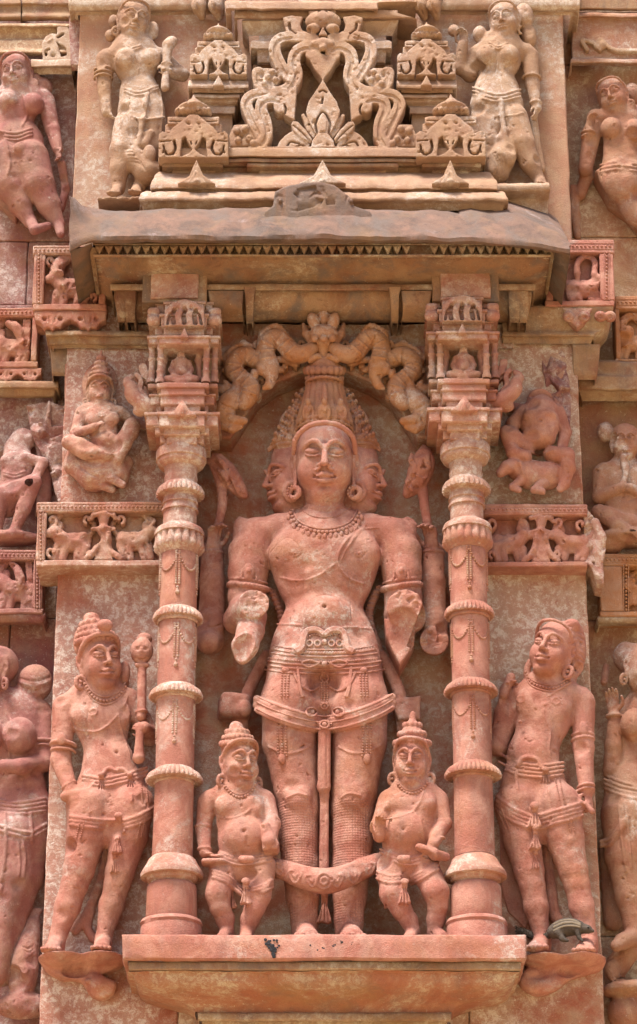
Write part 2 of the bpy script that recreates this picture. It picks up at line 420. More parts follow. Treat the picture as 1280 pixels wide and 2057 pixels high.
    def _ext(s, sl, D2, y, yc, hy, rnd, k, cut):
        A = (D2+rnd)[:, None, :].astype(np.float32); B = (np.abs(y-np.float32(yc))-np.float32(hy))
        D = np.minimum(np.maximum(A, B), 0)+np.sqrt(np.maximum(A, 0)**2+np.maximum(B, 0)**2)-np.float32(rnd)
        s.put(sl, D.astype(np.float32), k, cut); return s
    def poly(s, pts, d0, d1, rnd=1.5, k=2, cut=False, smooth=0):
        """flat plate with the outline given by photo points"""
        p = np.array(pts, float)
        if smooth: p = cr(p, smooth, True)
        g = P(p[:, 0], p[:, 1], d1); lo = g.min(0); hi = g.max(0); lo[1] = min(d0, d1); hi[1] = max(d0, d1)
        w_ = s.win(lo, hi, k+2.5*s.vox)
        if w_ is None: return s
        sl, x, y, z = w_; x = x[:, 0]; z = z[0]
        D2 = np.full((x.shape[0], z.shape[1]), 1e9); ins = np.zeros(D2.shape, bool)
        for i in range(len(g)):
            a = g[i]; b_ = g[(i+1) % len(g)]; bx, bz = b_[0]-a[0], b_[2]-a[2]; l = bx*bx+bz*bz+1e-9
            h = np.clip(((x-a[0])*bx+(z-a[2])*bz)/l, 0, 1)
            D2 = np.minimum(D2, (x-a[0]-h*bx)**2+(z-a[2]-h*bz)**2)
            c = (a[2] > z) != (b_[2] > z)
            if abs(bz) > 1e-9: ins ^= c & (x < bx*(z-a[2])/bz+a[0])
        D2 = np.sqrt(D2)*np.where(ins, -1, 1)
        return s._ext(sl, D2.astype(np.float32), y, (d0+d1)/2, abs(d1-d0)/2-rnd, rnd, k, cut)
    def surf(s, u, v):
        """distance out of the wall of the first stone met at photo position (u, v), or nan"""
        d = np.arange(s.hi[1], s.lo[1], -s.vox*.5); g = P(u, v, d)
        i = np.rint((g-s.lo)/s.vox).astype(int); ok = ((i >= 0) & (i < s.n)).all(1)
        i = np.clip(i, 0, s.n-1); f = np.where(ok, s.F[i[:, 0], i[:, 1], i[:, 2]], 99)
        j = np.argmax(f < 0)
        if f[j] >= 0: return np.nan
        return d[j]+min(max(-f[j], 0), s.vox)*.5
    def snap(s, pts, n=6, closed=False, step=3.0, h=0.0, smooth=True):
        """photo polyline laid on the carved surface -> G points"""
        p = cr(np.array(pts, float)[:, :2], n, closed) if smooth else np.array(pts, float)
        if closed: p = np.concatenate([p, p[:1]])
        l = np.concatenate([[0], np.cumsum(np.linalg.norm(np.diff(p, axis=0), axis=1))])
        m = max(2, int(l[-1]/step)+1); t = np.linspace(0, l[-1], m)
        u = np.interp(t, l, p[:, 0]); v = np.interp(t, l, p[:, 1])
        d = np.array([s.surf(a, b) for a, b in zip(u, v)])
        ok = ~np.isnan(d)
        if not ok.any(): d[:] = 0
        else: d = np.interp(np.arange(m), np.nonzero(ok)[0], d[ok])
        if m > 6:
            dd = np.concatenate([[d[0]]*2, d, [d[-1]]*2]); med = np.median(np.stack([dd[i:i+m] for i in range(5)]), 0)
            mm = np.concatenate([[med[0]], med, [med[-1]]]); d = (mm[:-2]+mm[1:-1]+mm[2:])/3
        return P(u, v, d+h)
    def ln(s, pts, r, h=0.0, k=2, cut=False, n=6, closed=False, step=4.0):
        g = s.snap(pts, n, closed, step, h)
        for a, b in zip(g[:-1], g[1:]): s.cone(a, b, r, r, k, 1.0, cut)
        return s
    def chips(s, n, r=(.9, 2.2), dents=0):
        """small knocks and shallow dents all over the carving"""
        L_ = np.random.default_rng(n)
        g = P(640, 1028, 0); done = 0
        for i in range(n*6):
            if done >= n+dents: break
            x = L_.uniform(s.lo[0], s.hi[0]); z = L_.uniform(s.lo[2], s.hi[2])
            ix = int((x-s.lo[0])/s.vox); iz = int((z-s.lo[2])/s.vox); col = s.F[min(ix, s.n[0]-1), :, min(iz, s.n[2]-1)]
            h = np.nonzero(col < 0)[0]
            if len(h) == 0: continue
            y = s.lo[1]+h[-1]*s.vox
            if done < n:
                q = L_.uniform(*r); s.box((x, y+q*.5, z), (q*L_.uniform(.7, 2.4), q*.7, q*L_.uniform(.7, 2.4)), rot3(*L_.uniform(-40, 40, 3)), .4, 2.0, cut=True)
            else:
                q = L_.uniform(9, 20); s.ell((x, y+q*.95, z), (q*1.3, q, q), None, 5, cut=True)
            done += 1
        return s
    def mesh(s, name, mat, parent=None, amp=.65, **kw):
        V, Q = surface_nets(s.F); V = s.lo+V*s.vox
        V = wear(V, amp, .06)
        o = make(name, V, Q, mat, parent, smooth=0, **kw)
        if THIN < 1:                                               # fewer triangles where the stone is smooth
            md = o.modifiers.new('thin', 'DECIMATE'); md.ratio = THIN
            dg = bpy.context.evaluated_depsgraph_get(); me = bpy.data.meshes.new_from_object(o.evaluated_get(dg))
            old = o.data; o.modifiers.clear(); o.data = me; bpy.data.meshes.remove(old); me.name = name
        return o
THIN = .56
def surface_nets(F):
    I = F < 0; n = F.shape
    c = np.zeros(tuple(a-1 for a in n), np.uint8); offs = [(a, b, e) for a in (0, 1) for b in (0, 1) for e in (0, 1)]
    for a, b, e in offs: c += I[a:n[0]-1+a, b:n[1]-1+b, e:n[2]-1+e]
    act = (c > 0) & (c < 8); ids = np.argwhere(act)
    vol = np.full(c.shape, -1, np.int32); vol[act] = np.arange(len(ids), dtype=np.int32)
    f = np.stack([F[ids[:, 0]+a, ids[:, 1]+b, ids[:, 2]+e] for a, b, e in offs], 1)
    acc = np.zeros((len(ids), 3)); cnt = np.zeros(len(ids)); O = np.array(offs, float)
    for i in range(8):
        for j in range(i+1, 8):
            if np.abs(O[i]-O[j]).sum() != 1: continue
            x = (f[:, i] < 0) != (f[:, j] < 0); den = f[:, i]-f[:, j]
            t = np.where(x, f[:, i]/np.where(den == 0, 1, den), 0)
            acc += np.where(x[:, None], O[i]+(O[j]-O[i])*t[:, None], 0); cnt += x
    V = ids+acc/np.maximum(cnt, 1)[:, None]
    gr = np.stack([(f*(O[:, i]*2-1)).sum(1) for i in range(3)], 1)
    hid = gr[:, 1]/(np.linalg.norm(gr, axis=1)+1e-6) < -.4        # turned to the wall
    Q = []
    for ax in range(3):
        a = [slice(None)]*3; b = [slice(None)]*3; a[ax] = slice(0, -1); b[ax] = slice(1, None)
        e = np.argwhere(I[tuple(a)] != I[tuple(b)])
        o1, o2 = [i for i in range(3) if i != ax]
        e = e[(e[:, o1] > 0) & (e[:, o2] > 0) & (e[:, o1] < c.shape[o1]) & (e[:, o2] < c.shape[o2])]
        sg = I[e[:, 0], e[:, 1], e[:, 2]] ^ (ax == 1)
        q = []
        for x, y in ((0, 0), (1, 0), (1, 1), (0, 1)):
            w_ = e.copy(); w_[:, o1] -= x; w_[:, o2] -= y; q.append(vol[w_[:, 0], w_[:, 1], w_[:, 2]])
        q = np.stack(q, 1); q[sg] = q[sg][:, ::-1]; Q.append(q)
    Q = np.concatenate(Q); Q = Q[~hid[Q].all(1)]
    use = np.zeros(len(V), bool); use[Q.ravel()] = True; nw = np.cumsum(use)-1
    return V[use], nw[Q]

class Orn(MB):
    """ornament pieces laid on a carved body"""
    def __init__(s, S): super().__init__(); s.S = S
    def line(s, pts, r, h=0.0, n=6, closed=False, sides=6, step=4.0, flat=1.0, taper=None):
        g = s.S.snap(pts, n, closed, step, h)
        rr = r if taper is None else np.linspace(r, taper, len(g))
        return s.tube(g, rr, sides, False, flat)
    def beads(s, pts, r, gap=2.1, h=0.0, n=6, closed=False, sq=(1, 1, 1)):
        g = s.S.snap(pts, n, closed, max(r*gap, .5), h)
        return s.balls(g, r, sq)

# ------------------------------------------------------------------ heads, hands and feet for the carved figures
def rot3(yaw=0, pitch=0, roll=0):
    y, p, r = radians(yaw), radians(pitch), radians(roll)
    Y = np.array([[cos(y), sin(y), 0], [-sin(y), cos(y), 0], [0, 0, 1]])
    X = np.array([[1, 0, 0], [0, cos(p), sin(p)], [0, -sin(p), cos(p)]])
    Z = np.array([[cos(r), 0, sin(r)], [0, 1, 0], [-sin(r), 0, cos(r)]])
    return Z@Y@X
def tassel(S, u, v0, v1, d, w0, w1, k=2):
    """flat pleated cloth end: knot on top, pleats flaring to a straight hem"""
    S.e(u, v0, d+2, w0*1.3, 5, w0, k=2)
    S.poly([(u-w0, v0), (u+w0, v0), (u+w0*.8, v0+(v1-v0)*.4), (u+w1, v1-2), (u+w1*.4, v1+2), (u-w1*.3, v1-1), (u-w1, v1+1), (u-w0*.8, v0+(v1-v0)*.4)], d-14, d, rnd=2, k=k)
    for q in (-.45, 0, .45): S.stroke([(u+q*w0, v0+(v1-v0)*.25), (u+q*w1*1.3, v1)], 1.1, d-4, d+6, cut=True, smooth=0, k=1)
class Head:
    """a face of height H (hairline to chin) centred at photo position (u, v), d out of the wall"""
    def __init__(s, S, u, v, d, H, yaw=0, pitch=12, roll=0, wide=1.0, ears=(1, 1), ring=(1, 1), eyes='closed', worn=0.0, smile=.0, lips=1.0):
        s.S = S; s.H = H = H*K(v, d)*1.03; s.o = P(u, v, d); s.R = R = rot3(yaw, pitch, roll); s.w = wide
        c, e = s.c, s.e
        e((0, -.06, .12), (.42*wide, .44, .46), k=.1)                      # skull
        e((0, .06, -.13), (.40*wide, .37, .46), k=.10)                    # face
        e((0, .27, -.48), (.17, .13, .10), k=.14)                          # chin
        for q in (-1, 1):
            e((q*.20*wide, .27, -.17), (.15, .13, .18), k=.10)             # cheek
            e((q*.17*wide, .45, .10), (.12, .085, .065), k=.06, cut=True)  # eye hollow
            e((q*.165*wide, .335, .075), (.118, .095, .062), k=.02)        # eyeball under its lid
            if not worn:
                a = [(q*.05, .415, .115), (q*.10*wide, .45, .145), (q*.17*wide, .44, .152), (q*.24*wide, .40, .135), (q*.30*wide, .33, .10)]
                s.path(a, .010, .012, cut=True)                            # crease above the lid
                a = [(q*.05, .425, .055), (q*.10*wide, .455, .040), (q*.17*wide, .452, .034), (q*.235*wide, .415, .042), (q*.29*wide, .35, .066)]
                s.path(a, .012, .010, cut=True)                            # slit under the lowered lid
                a = [(q*.06, .41, .03), (q*.11*wide, .435, .012), (q*.17*wide, .43, .006), (q*.235*wide, .395, .018), (q*.28*wide, .34, .045)]
                s.path(a, .012, .012)                                      # lower lid
            a = [(q*.035, .455, .125), (q*.10*wide, .445, .20), (q*.18*wide, .42, .215), (q*.26*wide, .345, .185), (q*.31*wide, .27, .135)]
            s.path(a, .013, .045)                                          # brow
            e((q*.062, .45, -.125), (.038, .045, .036), k=.025)             # nostril wing
        c((0, .405, .15), (0, .53, -.095), .034, .046, k=.05)               # nose
        e((0, .52, -.11), (.05, .052, .042), k=.03)
        z0 = -.285
        e((0, .36, z0-.01), (.15, .09, .09), k=.06)
        up = [(-.115, .395, z0+.006+smile), (-.065, .435, z0+.016), (-.025, .462, z0+.032), (0, .458, z0+.022), (.025, .462, z0+.032), (.065, .435, z0+.016), (.115, .395, z0+.006+smile)]
        s.path(up, .034*lips, .015)
        lo = [(-.075, .405, z0-.034), (-.035, .44, z0-.058), (0, .45, z0-.064), (.035, .44, z0-.058), (.075, .405, z0-.034)]
        s.path(lo, .042*lips, .015)
        mid = [(-.125, .40, z0+.004+smile), (-.06, .47, z0-.012), (0, .49, z0-.004), (.06, .47, z0-.012), (.125, .40, z0+.004+smile)]
        s.path(mid, .012, .010, cut=True)
        for q in (-1, 1): e((q*.135, .405, z0+.006+smile), (.022, .03, .022), k=.02, cut=True)
        e((0, .43, -.40), (.13, .05, .028), k=.05, cut=True)              # hollow above the chin
        for i, q in enumerate((-1, 1)):
            if ears[i]:
                s.path([(q*.40*wide, -.02, .14), (q*.445*wide, -.06, .10), (q*.45*wide, -.07, -.02), (q*.42*wide, -.02, -.14), (q*.41*wide, .0, -.27)], .042, .03)
                e((q*.425*wide, -.02, .0), (.05, .08, .12), k=.03)
                e((q*.47*wide, .0, .02), (.03, .035, .07), k=.02, cut=True)
            if ring[i]:
                th = np.linspace(0, 2*pi, 13)
                a = [(q*(.43*wide+.05)+.105*cos(t)*.8, .02, -.40+.115*sin(t)) for t in th]
                s.path(a, .042, .01, n=0)
                e((q*(.43*wide+.05), .05, -.40), (.035, .04, .035), k=.01)
    def G(s, p): return s.o+s.R@(np.asarray(p, float)*s.H)
    def c(s, a, b, ra, rb, k=.05, cut=False): s.S.cone(s.G(a), s.G(b), ra*s.H, rb*s.H, k*s.H, 1.0, cut)
    def e(s, p, r, k=.05, cut=False, R=None): s.S.ell(s.G(p), np.asarray(r)*s.H, s.R if R is None else s.R@R, k*s.H, cut)
    def path(s, a, r, k=.03, cut=False, n=4):
        a = cr(a, n) if n else np.array(a)
        for x, y in zip(a[:-1], a[1:]): s.c(x, y, r, r, k, cut)
    def hairband(s, r=.045, z=.36, tilt=.10):
        th = np.linspace(radians(-8), radians(188), 26)
        g = [(cos(t)*.445*s.w, -.06+.475*sin(t), z+tilt*sin(t)-.30*(1-abs(sin(t)))**2) for t in th]
        s.path(g, r, .02, n=0); return g
    def hair(s, k=.05, r=.02):
        """cap of hair with a raised front edge"""
        s.e((0, -.14, .20), (.47*s.w, .47, .47), k=k)
    def crown(s, tiers, h=.9, r0=.46, r1=.16, lean=0.0, knob=True):
        """tall stepped crown: rings of shrinking radius with bosses between"""
        for i in range(tiers):
            t0 = i/tiers; t1 = (i+1)/tiers; ra = r0+(r1-r0)*t0; rb = r0+(r1-r0)*t1
            za = .36+h*t0; zb = .36+h*t1
            s.c((0, -.10-lean*t0, za), (0, -.10-lean*t1, zb), ra*.93, rb*.93, k=.03)
            m = max(7, int(15*ra/r0)); y0 = -.10-lean*t0
            for j in range(m):
                a = pi*j/(m-1); s.e((ra*cos(a)*.98, y0+ra*sin(a)*.98, za+.05), (.055, .055, .075), k=.02)
        if knob: s.e((0, -.10-lean, .36+h+.06), (r1*.9, r1*.9, .12), k=.04)
    def bun(s, q, r=.30, z=.05, y=-.15):
        s.e((q*.55, y, z), (r, r*.9, r), k=.05)
        for i in range(5):
            a = -.8+.4*i
            s.path([(q*(.55+r*.98*cos(b))*1.0, y+r*.85*sin(b)+.0, z+r*a*.75*(1-.25*abs(cos(b)))) for b in np.linspace(.2, 2.6, 7)], .022, .02, n=0)
def hand(S, w_, tip, nrm=(0, 1, 0), curl=.5, thumb=1, L=None, spread=1.0, r=1.0):
    """palm, four unequal bent fingers and a thumb from wrist w_ towards tip (photo u, v, d)"""
    a = P(*w_); b = P(*tip); D = b-a; L = np.linalg.norm(D) if L is None else L*K(w_[1]); D = D/np.linalg.norm(D)
    N = np.asarray(nrm, float); N = N-D*(N@D); N /= np.linalg.norm(N); T = np.cross(N, D)*thumb
    R = np.stack([T, N, D], 1); q = L*r
    S.ell(a+D*L*.27, (.215*q, .11*q, .30*L), R, .10*L)
    for i, (o, ln_) in enumerate(((.165, .46), (.058, .52), (-.052, .48), (-.155, .38))):
        p = a+D*L*.46+T*o*q*spread; ang = 0.10; dirv = D+T*o*.25*spread
        for j, f in enumerate((.42, .32, .26)):
            dj = dirv*cos(ang)+N*sin(ang); e_ = p+dj*ln_*L*f
            S.cone(p, e_, (.062-.007*j)*q, (.056-.008*j)*q, .018*L); p = e_; ang += curl*(1.15 if j == 0 else .9)
    p = a+D*L*.16+T*.17*q+N*.03*q
    for j, (dv, f) in enumerate(((T*.75+D*.6+N*.25, .20), (T*.15+D*.85+N*.5*max(curl, .3), .17), (D*.8-T*.1+N*.7*max(curl, .3), .13))):
        e_ = p+dv/np.linalg.norm(dv)*f*L; S.cone(p, e_, (.075-.01*j)*q, (.065-.01*j)*q, .03*L); p = e_
def foot(S, ank, toe, wd, k=5):
    """foot from ankle (u, v, d) to the ball of the toes (u, v, d), half width wd, with five toes"""
    a = P(*ank); b = P(*toe); f = K(ank[1]); wd = wd*f
    D = b-a; Dh = D.copy(); Dh[2] = 0; Dh /= np.linalg.norm(Dh)+1e-6; T = np.array([Dh[1], -Dh[0], 0])
    S.cone(a, b, wd*.8, wd*.62, k); S.cone(a-Dh*wd*.3-(0, 0, wd*.4), b-T*wd*.3, wd*.75, wd*.55, k); S.cone(a, b+T*wd*.35, wd*.6, wd*.5, k)
    for i in range(5):
        o = (-.85+.42*i)*wd; l = wd*(.75-.12*abs(i-1))
        p = b+T*o-(0, 0, wd*.12)
        S.cone(p, p+Dh*l, wd*.25, wd*.22, 1.5)
def ring(S, u, v, d, hw, hd, r, tilt=0, dv=0, k=2, beads=0):
    """band round a limb: half width hw, half depth hd, tilt in degrees in the picture plane"""
    c = P(u, v, d); f = K(v, d); th = np.linspace(-.25, pi+.25, 20); t = radians(tilt)
    g = np.stack([c[0]+f*hw*np.cos(th)*cos(t), c[1]+f*hd*np.sin(th), c[2]-f*hw*np.cos(th)*sin(t)+f*dv*np.sin(th)], 1)
    for a, b in zip(g[:-1], g[1:]): S.cone(a, b, r*f, r*f, k)
    if beads:
        for a in g[1:-1]: S.ell(a+(0, r*f*.6, 0), (beads*f,)*3, None, 1)

# ------------------------------------------------------------------ ground and the temple mass outside the frame
WX0, WX1 = -520.0, 533.0                 # edges of the projecting pilaster
BAYD = -115.0                            # face of the bays beside it
NICHE = []
def build_setting():
    g = MB(); n = 30
    X, Y = np.meshgrid(np.linspace(-1, 1, n), np.linspace(-1, 1, n), indexing='ij')
    sg = lambda a: np.sign(a)*np.abs(a)**2.2*250000
    g.grid(np.stack([sg(X), sg(Y), np.zeros_like(X)], -1))
    M['sand'] = stone('sandy_ground', (.58, .43, .23), (.52, .38, .20), (.62, .47, .28), white=.0, ochre=.2, ocol=(.36, .24, .12), grey=0, pits=0, seed=20)
    tag(g.build('ground', 'sand'), kind='structure')
    t = thing('temple_tower', 'red sandstone temple tower wall rising above and beside the carved niche', 'temple', (0, BAYD-600, 0))
    z0, z1 = Zv(2140, 0), Zv(-70, 0)
    for x0, x1, a, b in ((-5200, -1000, 0, 8600), (1000, 5200, 0, 8600), (-998, 998, 0, z0-60), (-998, 998, z1+60, 8600)):
        MB().blk(x0, x1, a, b, BAYD-500, BAYD-4, seg=400, amp=0).build('wall', 'wallp', t)

    # ------------------------------------------------------------------ bay walls and the pilaster, block by block
    def courses(par, name, mat, cuts, xs, dback, d, amp=1.2, mats=None):
        """stone blocks: cuts = photo heights of the joints, xs = list of x ranges per course"""
        for i in range(len(cuts)-1):
            a, b = Zv(cuts[i+1], d), Zv(cuts[i], d)
            for x0, x1 in xs[i % len(xs)]:
                MB().blk(x0+.8, x1-.8, a+.8, b-.8, dback, d+rng.uniform(-2, 2), amp=amp, seg=18, ch=2.5).build('stone_block', (mats or {}).get(i, mat), par)
    lb = thing('bay_wall', 'wine red recessed wall bay along the left edge with lime stains', 'wall', (-700, BAYD, z0))
    courses(lb, 'l', 'bay', [-70, 130, 484, 612, 790, 1240, 2140],
            [[(-1000, WX0-2)], [(-1000, WX0-10)], [(-1000, -622), (-622, WX0-2)]], BAYD-160, BAYD)
    MB().blk(-998, 998, Zv(2140, 0), Zv(-70, 0), BAYD-260, BAYD-165, seg=200, amp=0).build('wall_core', 'bay', t)
    rb = thing('bay_wall', 'orange brown recessed wall bay along the right edge', 'wall', (700, BAYD, z0))
    courses(rb, 'r', 'bayr', [-70, 130, 476, 790, 1245, 1880, 2140],
            [[(WX1-30, 1000)]], BAYD-160, BAYD)
    pw = thing('pilaster_wall', 'projecting red pilaster wall behind the niche, mottled with white lime', 'wall', (0, 0, z0))
    NICHE.append(pw)
    courses(pw, 'p', 'wallp', [-70, 5, 500], [[(WX0, WX1)], [(WX0, -20), (-20, WX1)]], BAYD-60, 0, mats={1: 'tanp'})
    courses(pw, 'p', 'wall', [500, 1012, 1140, 2140], [[(WX0, -262)]], BAYD-60, 0)
    courses(pw, 'p', 'wallp', [500, 1012, 1140, 2140], [[(280, WX1)]], BAYD-60, 0)
    MB().blk(-262, 280, Zv(2140, 0), Zv(1945, 0), BAYD-60, -4, amp=1.4).build('stone_block', 'wallp', pw)
    MB().blk(-262, 280, Zv(640, 0), Zv(500, 0), BAYD-60, -6, amp=1.4).build('stone_block', 'ochre', pw)
    # niche back: plain stone with the arch-shaped slab behind the heads
    MB().blk(-270, 288, Zv(1960, -45), Zv(630, -45), BAYD-60, -45, amp=2.2, f=.012).build('niche_back', 'niche', pw)

build_setting()

# ------------------------------------------------------------------ pedestal under the niche
def build_pedestal():
    t = thing('pedestal', 'pink stone pedestal slab with a coved underside below the central statue', 'pedestal', (0, 0, Zv(2060, 40)))
    MB().mld([(1878, 120, 245, 1058), (1878, 176, 245, 1058), (1927, 178, 246, 1058), (1931, 168, 257, 1048)], -4, amp=1.6, ch=3, f=.012).build('slab', 'pink', t); sl_ = list(t.children)[-1]
    MB().mld([(1931, 160, 257, 1046), (1932, 164, 257, 1046), (1948, 164, 258, 1046), (1951, 150, 262, 1040)], -4, amp=1, ch=2).build('fillet', 'ochre', t)
    cv = [(1951, 156, 255, 1044)]
    for a in np.linspace(0, 1, 9):
        s_ = a*a*(3-2*a)
        cv.append((1956+(2034-1956)*(.25*a+.75*a**.8), 148-92*s_, 268+(392-268)*s_, 1036+(908-1036)*s_))
    MB().mld(cv, -4, seg=12, amp=1.8, ch=0).build('cove', 'cove', t)
    MB().mld([(2034, 60, 397, 907), (2036, 66, 397, 907), (2049, 66, 397, 907), (2052, 60, 399, 905)], -4, amp=1).build('fillet', 'ochre', t)
    MB().mld([(2052, 50, 405, 899), (2075, 40, 415, 890), (2130, 36, 415, 890)], -4, amp=1.2).build('neck', 'ochre', t)

    m = MB(); r_ = np.random.default_rng(3)
    for i in range(46): a = r_.random(); m.balls([P(549+r_.normal(0, 5*(1-a)+1.5), 1884+a*40, 177.5)], r_.uniform(1.4, 3.4), (1, .25, 1))
    for i in range(40): m.balls([P(r_.normal(690, 34), r_.uniform(1888, 1926), 177.3)], r_.uniform(.8, 1.8), (1, .2, 1))
    m.build('dark_stain', 'stain', sl_, kind='stuff')

# ------------------------------------------------------------------ eave over the niche
def build_eave():
    t = thing('eave', 'broad mauve grey eave with a tooth frieze over the niche, right end broken', 'eave', (0, 100, Zv(655, 20)))
    n = 60
    # drooping cover slab: ragged top edge, raised left corner, broken right end
    us = np.concatenate([[141, 150, 165], np.linspace(185, 900, 46), [925, 950, 985, 1020, 1050, 1085, 1120, 1146]])
    top = np.interp(us, [141, 150, 165, 185, 215, 400, 540, 640, 740, 900, 930, 985, 1050, 1100, 1146], [393, 396, 412, 421, 423, 420, 418, 417, 420, 423, 427, 432, 438, 460, 486])
    dtop = np.interp(us, [141, 165, 185, 900, 950, 1100, 1146], [236, 205, 172, 172, 182, 208, 236])
    lip = np.interp(us, [141, 165, 185, 640, 900, 1050, 1120, 1146], [494, 480, 474, 472, 476, 484, 496, 500])
    rows = []
    for i, a in enumerate(np.linspace(0, 1, 11)):
        d = dtop+(252-dtop)*a**.75; v = top+(lip-top)*a
        v = v+np.where(us > 900, 5*np.sin(us*.11+a*6), 0)*(1-a)
        rows.append(P(us, v, d))
    for v_, d_ in ((8, 249), (13, 236)):
        rows.append(P(us, lip+v_, np.full_like(us, d_)))
    rows.append(P(us, np.full_like(us, 489), np.full_like(us, 214)))
    rows = [np.stack([r[:, 0], np.full(len(r), -2), r[:, 2]], 1) if False else r for r in rows]
    back = rows[0].copy(); back[:, 2] += back[:, 1]*np.where(us > 905, .82, .45); back[:, 1] = 0
    G = np.array([back]+rows)
    m = MB(); m.grid(wear(G.reshape(-1, 3), 3.2, .03).reshape(G.shape))
    for s_, (uo, ui) in ((0, (146, 186)), (-1, (1150, 1110))):         # the returns at both ends, running back to the wall
        prof = [G[i][s_] for i in range(1, len(G))]
        x_in = Xu(ui, 492, 214); sgn = 1 if s_ == 0 else -1
        ds = np.linspace(1, 0, 9); R = []
        for p in prof[:-1]:
            off = (252-p[1])
            q = np.array([(p[0]+sgn*off*.32*(1-k)*(1 if k < 1 else 0), p[1]*k, p[2]-8*(1-k)) for k in ds]); R.append(q)
        q = np.array([(x_in+sgn*6*(1-k), 214*k+0, prof[-1][2]) for k in ds]); R.append(q)
        R = np.array(R); m.grid(wear(R.reshape(-1, 3), 2.2, .02).reshape(R.shape))
    m.build('cover_slab', 'mauve', t, smooth=50)
    # tooth frieze
    fd = 206
    MB().mld([(486, fd, 187, 1108), (489, fd+8, 187, 1108), (492, fd+8, 187, 1108), (492.5, fd-16, 189, 1106), (510.5, fd-16, 189, 1106), (511, fd+7, 188, 1107), (514, fd+7, 188, 1107), (517, fd, 190, 1106)], -2, amp=.7, ch=.8).build('frieze_band', 'ochre', t); band = bpy.data.objects[[o.name for o in t.children if o.name.startswith('frieze_band')][0]]
    za, zb = Zv(492, fd+5), Zv(511, fd+5); h = za-zb; wd = 8.6*K(500, fd)
    def tooth(x, d, z, rot=0):
        V = np.array([(-wd, -16, h), (wd, -16, h), (0, -16, 0), (-wd, 4, h), (wd, 4, h), (0, 5, 0), (0, 8, h*.6)])
        if rot: V = np.stack([-V[:, 1]*rot*-1, V[:, 0], V[:, 2]], 1)
        F3 = [(3, 4, 6), (4, 5, 6), (5, 3, 6)]; F4 = [(0, 3, 5, 2), (1, 4, 5, 2), (0, 1, 4, 3)]
        m = MB(); m.add(V+np.array((x, d, z)), F3); m.n -= 0
        m.add(V+np.array((x, d, z)), F4); return m
    x0, x1 = Xu(191, 500, fd), Xu(1106, 500, fd); nt_ = 49; st = (x1-x0)/nt_
    p0 = tooth(x0+st*.5, fd-.5, zb).build('tooth', 'ochre', band, smooth=20)
    for i in range(1, nt_):
        if i in (34, 35): continue
        c = copy_to(p0, band, (st*i, rng.uniform(-2.5, .3), 0))
    for q, xx in ((-1, Xu(188, 500, fd)), (1, Xu(1107, 500, fd))):
        p1 = tooth(xx+q*.5, fd-14, zb, rot=q).build('tooth', 'ochre', band, smooth=20)
        for i in range(1, 11): copy_to(p1, band, (0, -st*i, 0))
    # soffit steps
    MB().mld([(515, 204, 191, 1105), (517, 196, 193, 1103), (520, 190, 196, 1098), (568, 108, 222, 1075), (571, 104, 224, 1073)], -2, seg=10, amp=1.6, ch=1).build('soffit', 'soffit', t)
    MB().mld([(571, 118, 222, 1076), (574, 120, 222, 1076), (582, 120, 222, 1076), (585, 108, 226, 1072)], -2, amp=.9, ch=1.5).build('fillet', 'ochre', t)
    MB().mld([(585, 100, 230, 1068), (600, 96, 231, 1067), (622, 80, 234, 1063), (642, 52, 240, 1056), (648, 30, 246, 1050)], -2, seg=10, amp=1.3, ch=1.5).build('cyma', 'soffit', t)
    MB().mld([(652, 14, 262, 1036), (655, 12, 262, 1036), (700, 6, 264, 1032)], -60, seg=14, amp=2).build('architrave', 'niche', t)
    # hanging block panels above the two columns
    for u0, u1, v0, v1 in ((286, 416, 522, 606), (868, 1002, 520, 604)):
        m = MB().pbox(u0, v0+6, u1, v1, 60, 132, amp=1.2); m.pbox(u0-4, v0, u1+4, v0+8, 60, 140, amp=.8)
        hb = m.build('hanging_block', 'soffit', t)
        a, b = u0+14, u1-14
        m = MB().pbox(a, v0+12, b, v0+26, 100, 142, amp=.8); m.pbox(a+3, v0+27, b-3, v1-8, 100, 139, amp=1.2)
        m.build('block_panel', 'pinkw', hb)
    # curved corbel pieces with upright fillets
    for u0, u1, q in ((418, 490, 1), (806, 868, -1)):
        m = MB(); pr = []
        for a in np.linspace(0, 1, 8):
            pr.append((584+62*a, 122-50*a*a+8*sin(a*pi), u0+4*sin(a*pi), u1-4*sin(a*pi)))
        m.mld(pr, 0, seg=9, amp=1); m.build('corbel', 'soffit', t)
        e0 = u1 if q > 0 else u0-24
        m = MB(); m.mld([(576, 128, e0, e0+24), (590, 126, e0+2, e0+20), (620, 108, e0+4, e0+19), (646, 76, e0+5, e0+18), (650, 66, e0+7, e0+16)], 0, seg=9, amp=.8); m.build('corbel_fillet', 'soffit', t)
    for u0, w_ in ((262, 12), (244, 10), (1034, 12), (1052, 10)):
        m = MB(); m.mld([(574, 112, u0-w_, u0+w_), (600, 108, u0-w_, u0+w_), (640, 80, u0-w_*.8, u0+w_*.8), (648, 66, u0-w_*.6, u0+w_*.6)], 0, seg=9, amp=1); m.build('corbel_fillet', 'soffit', t)

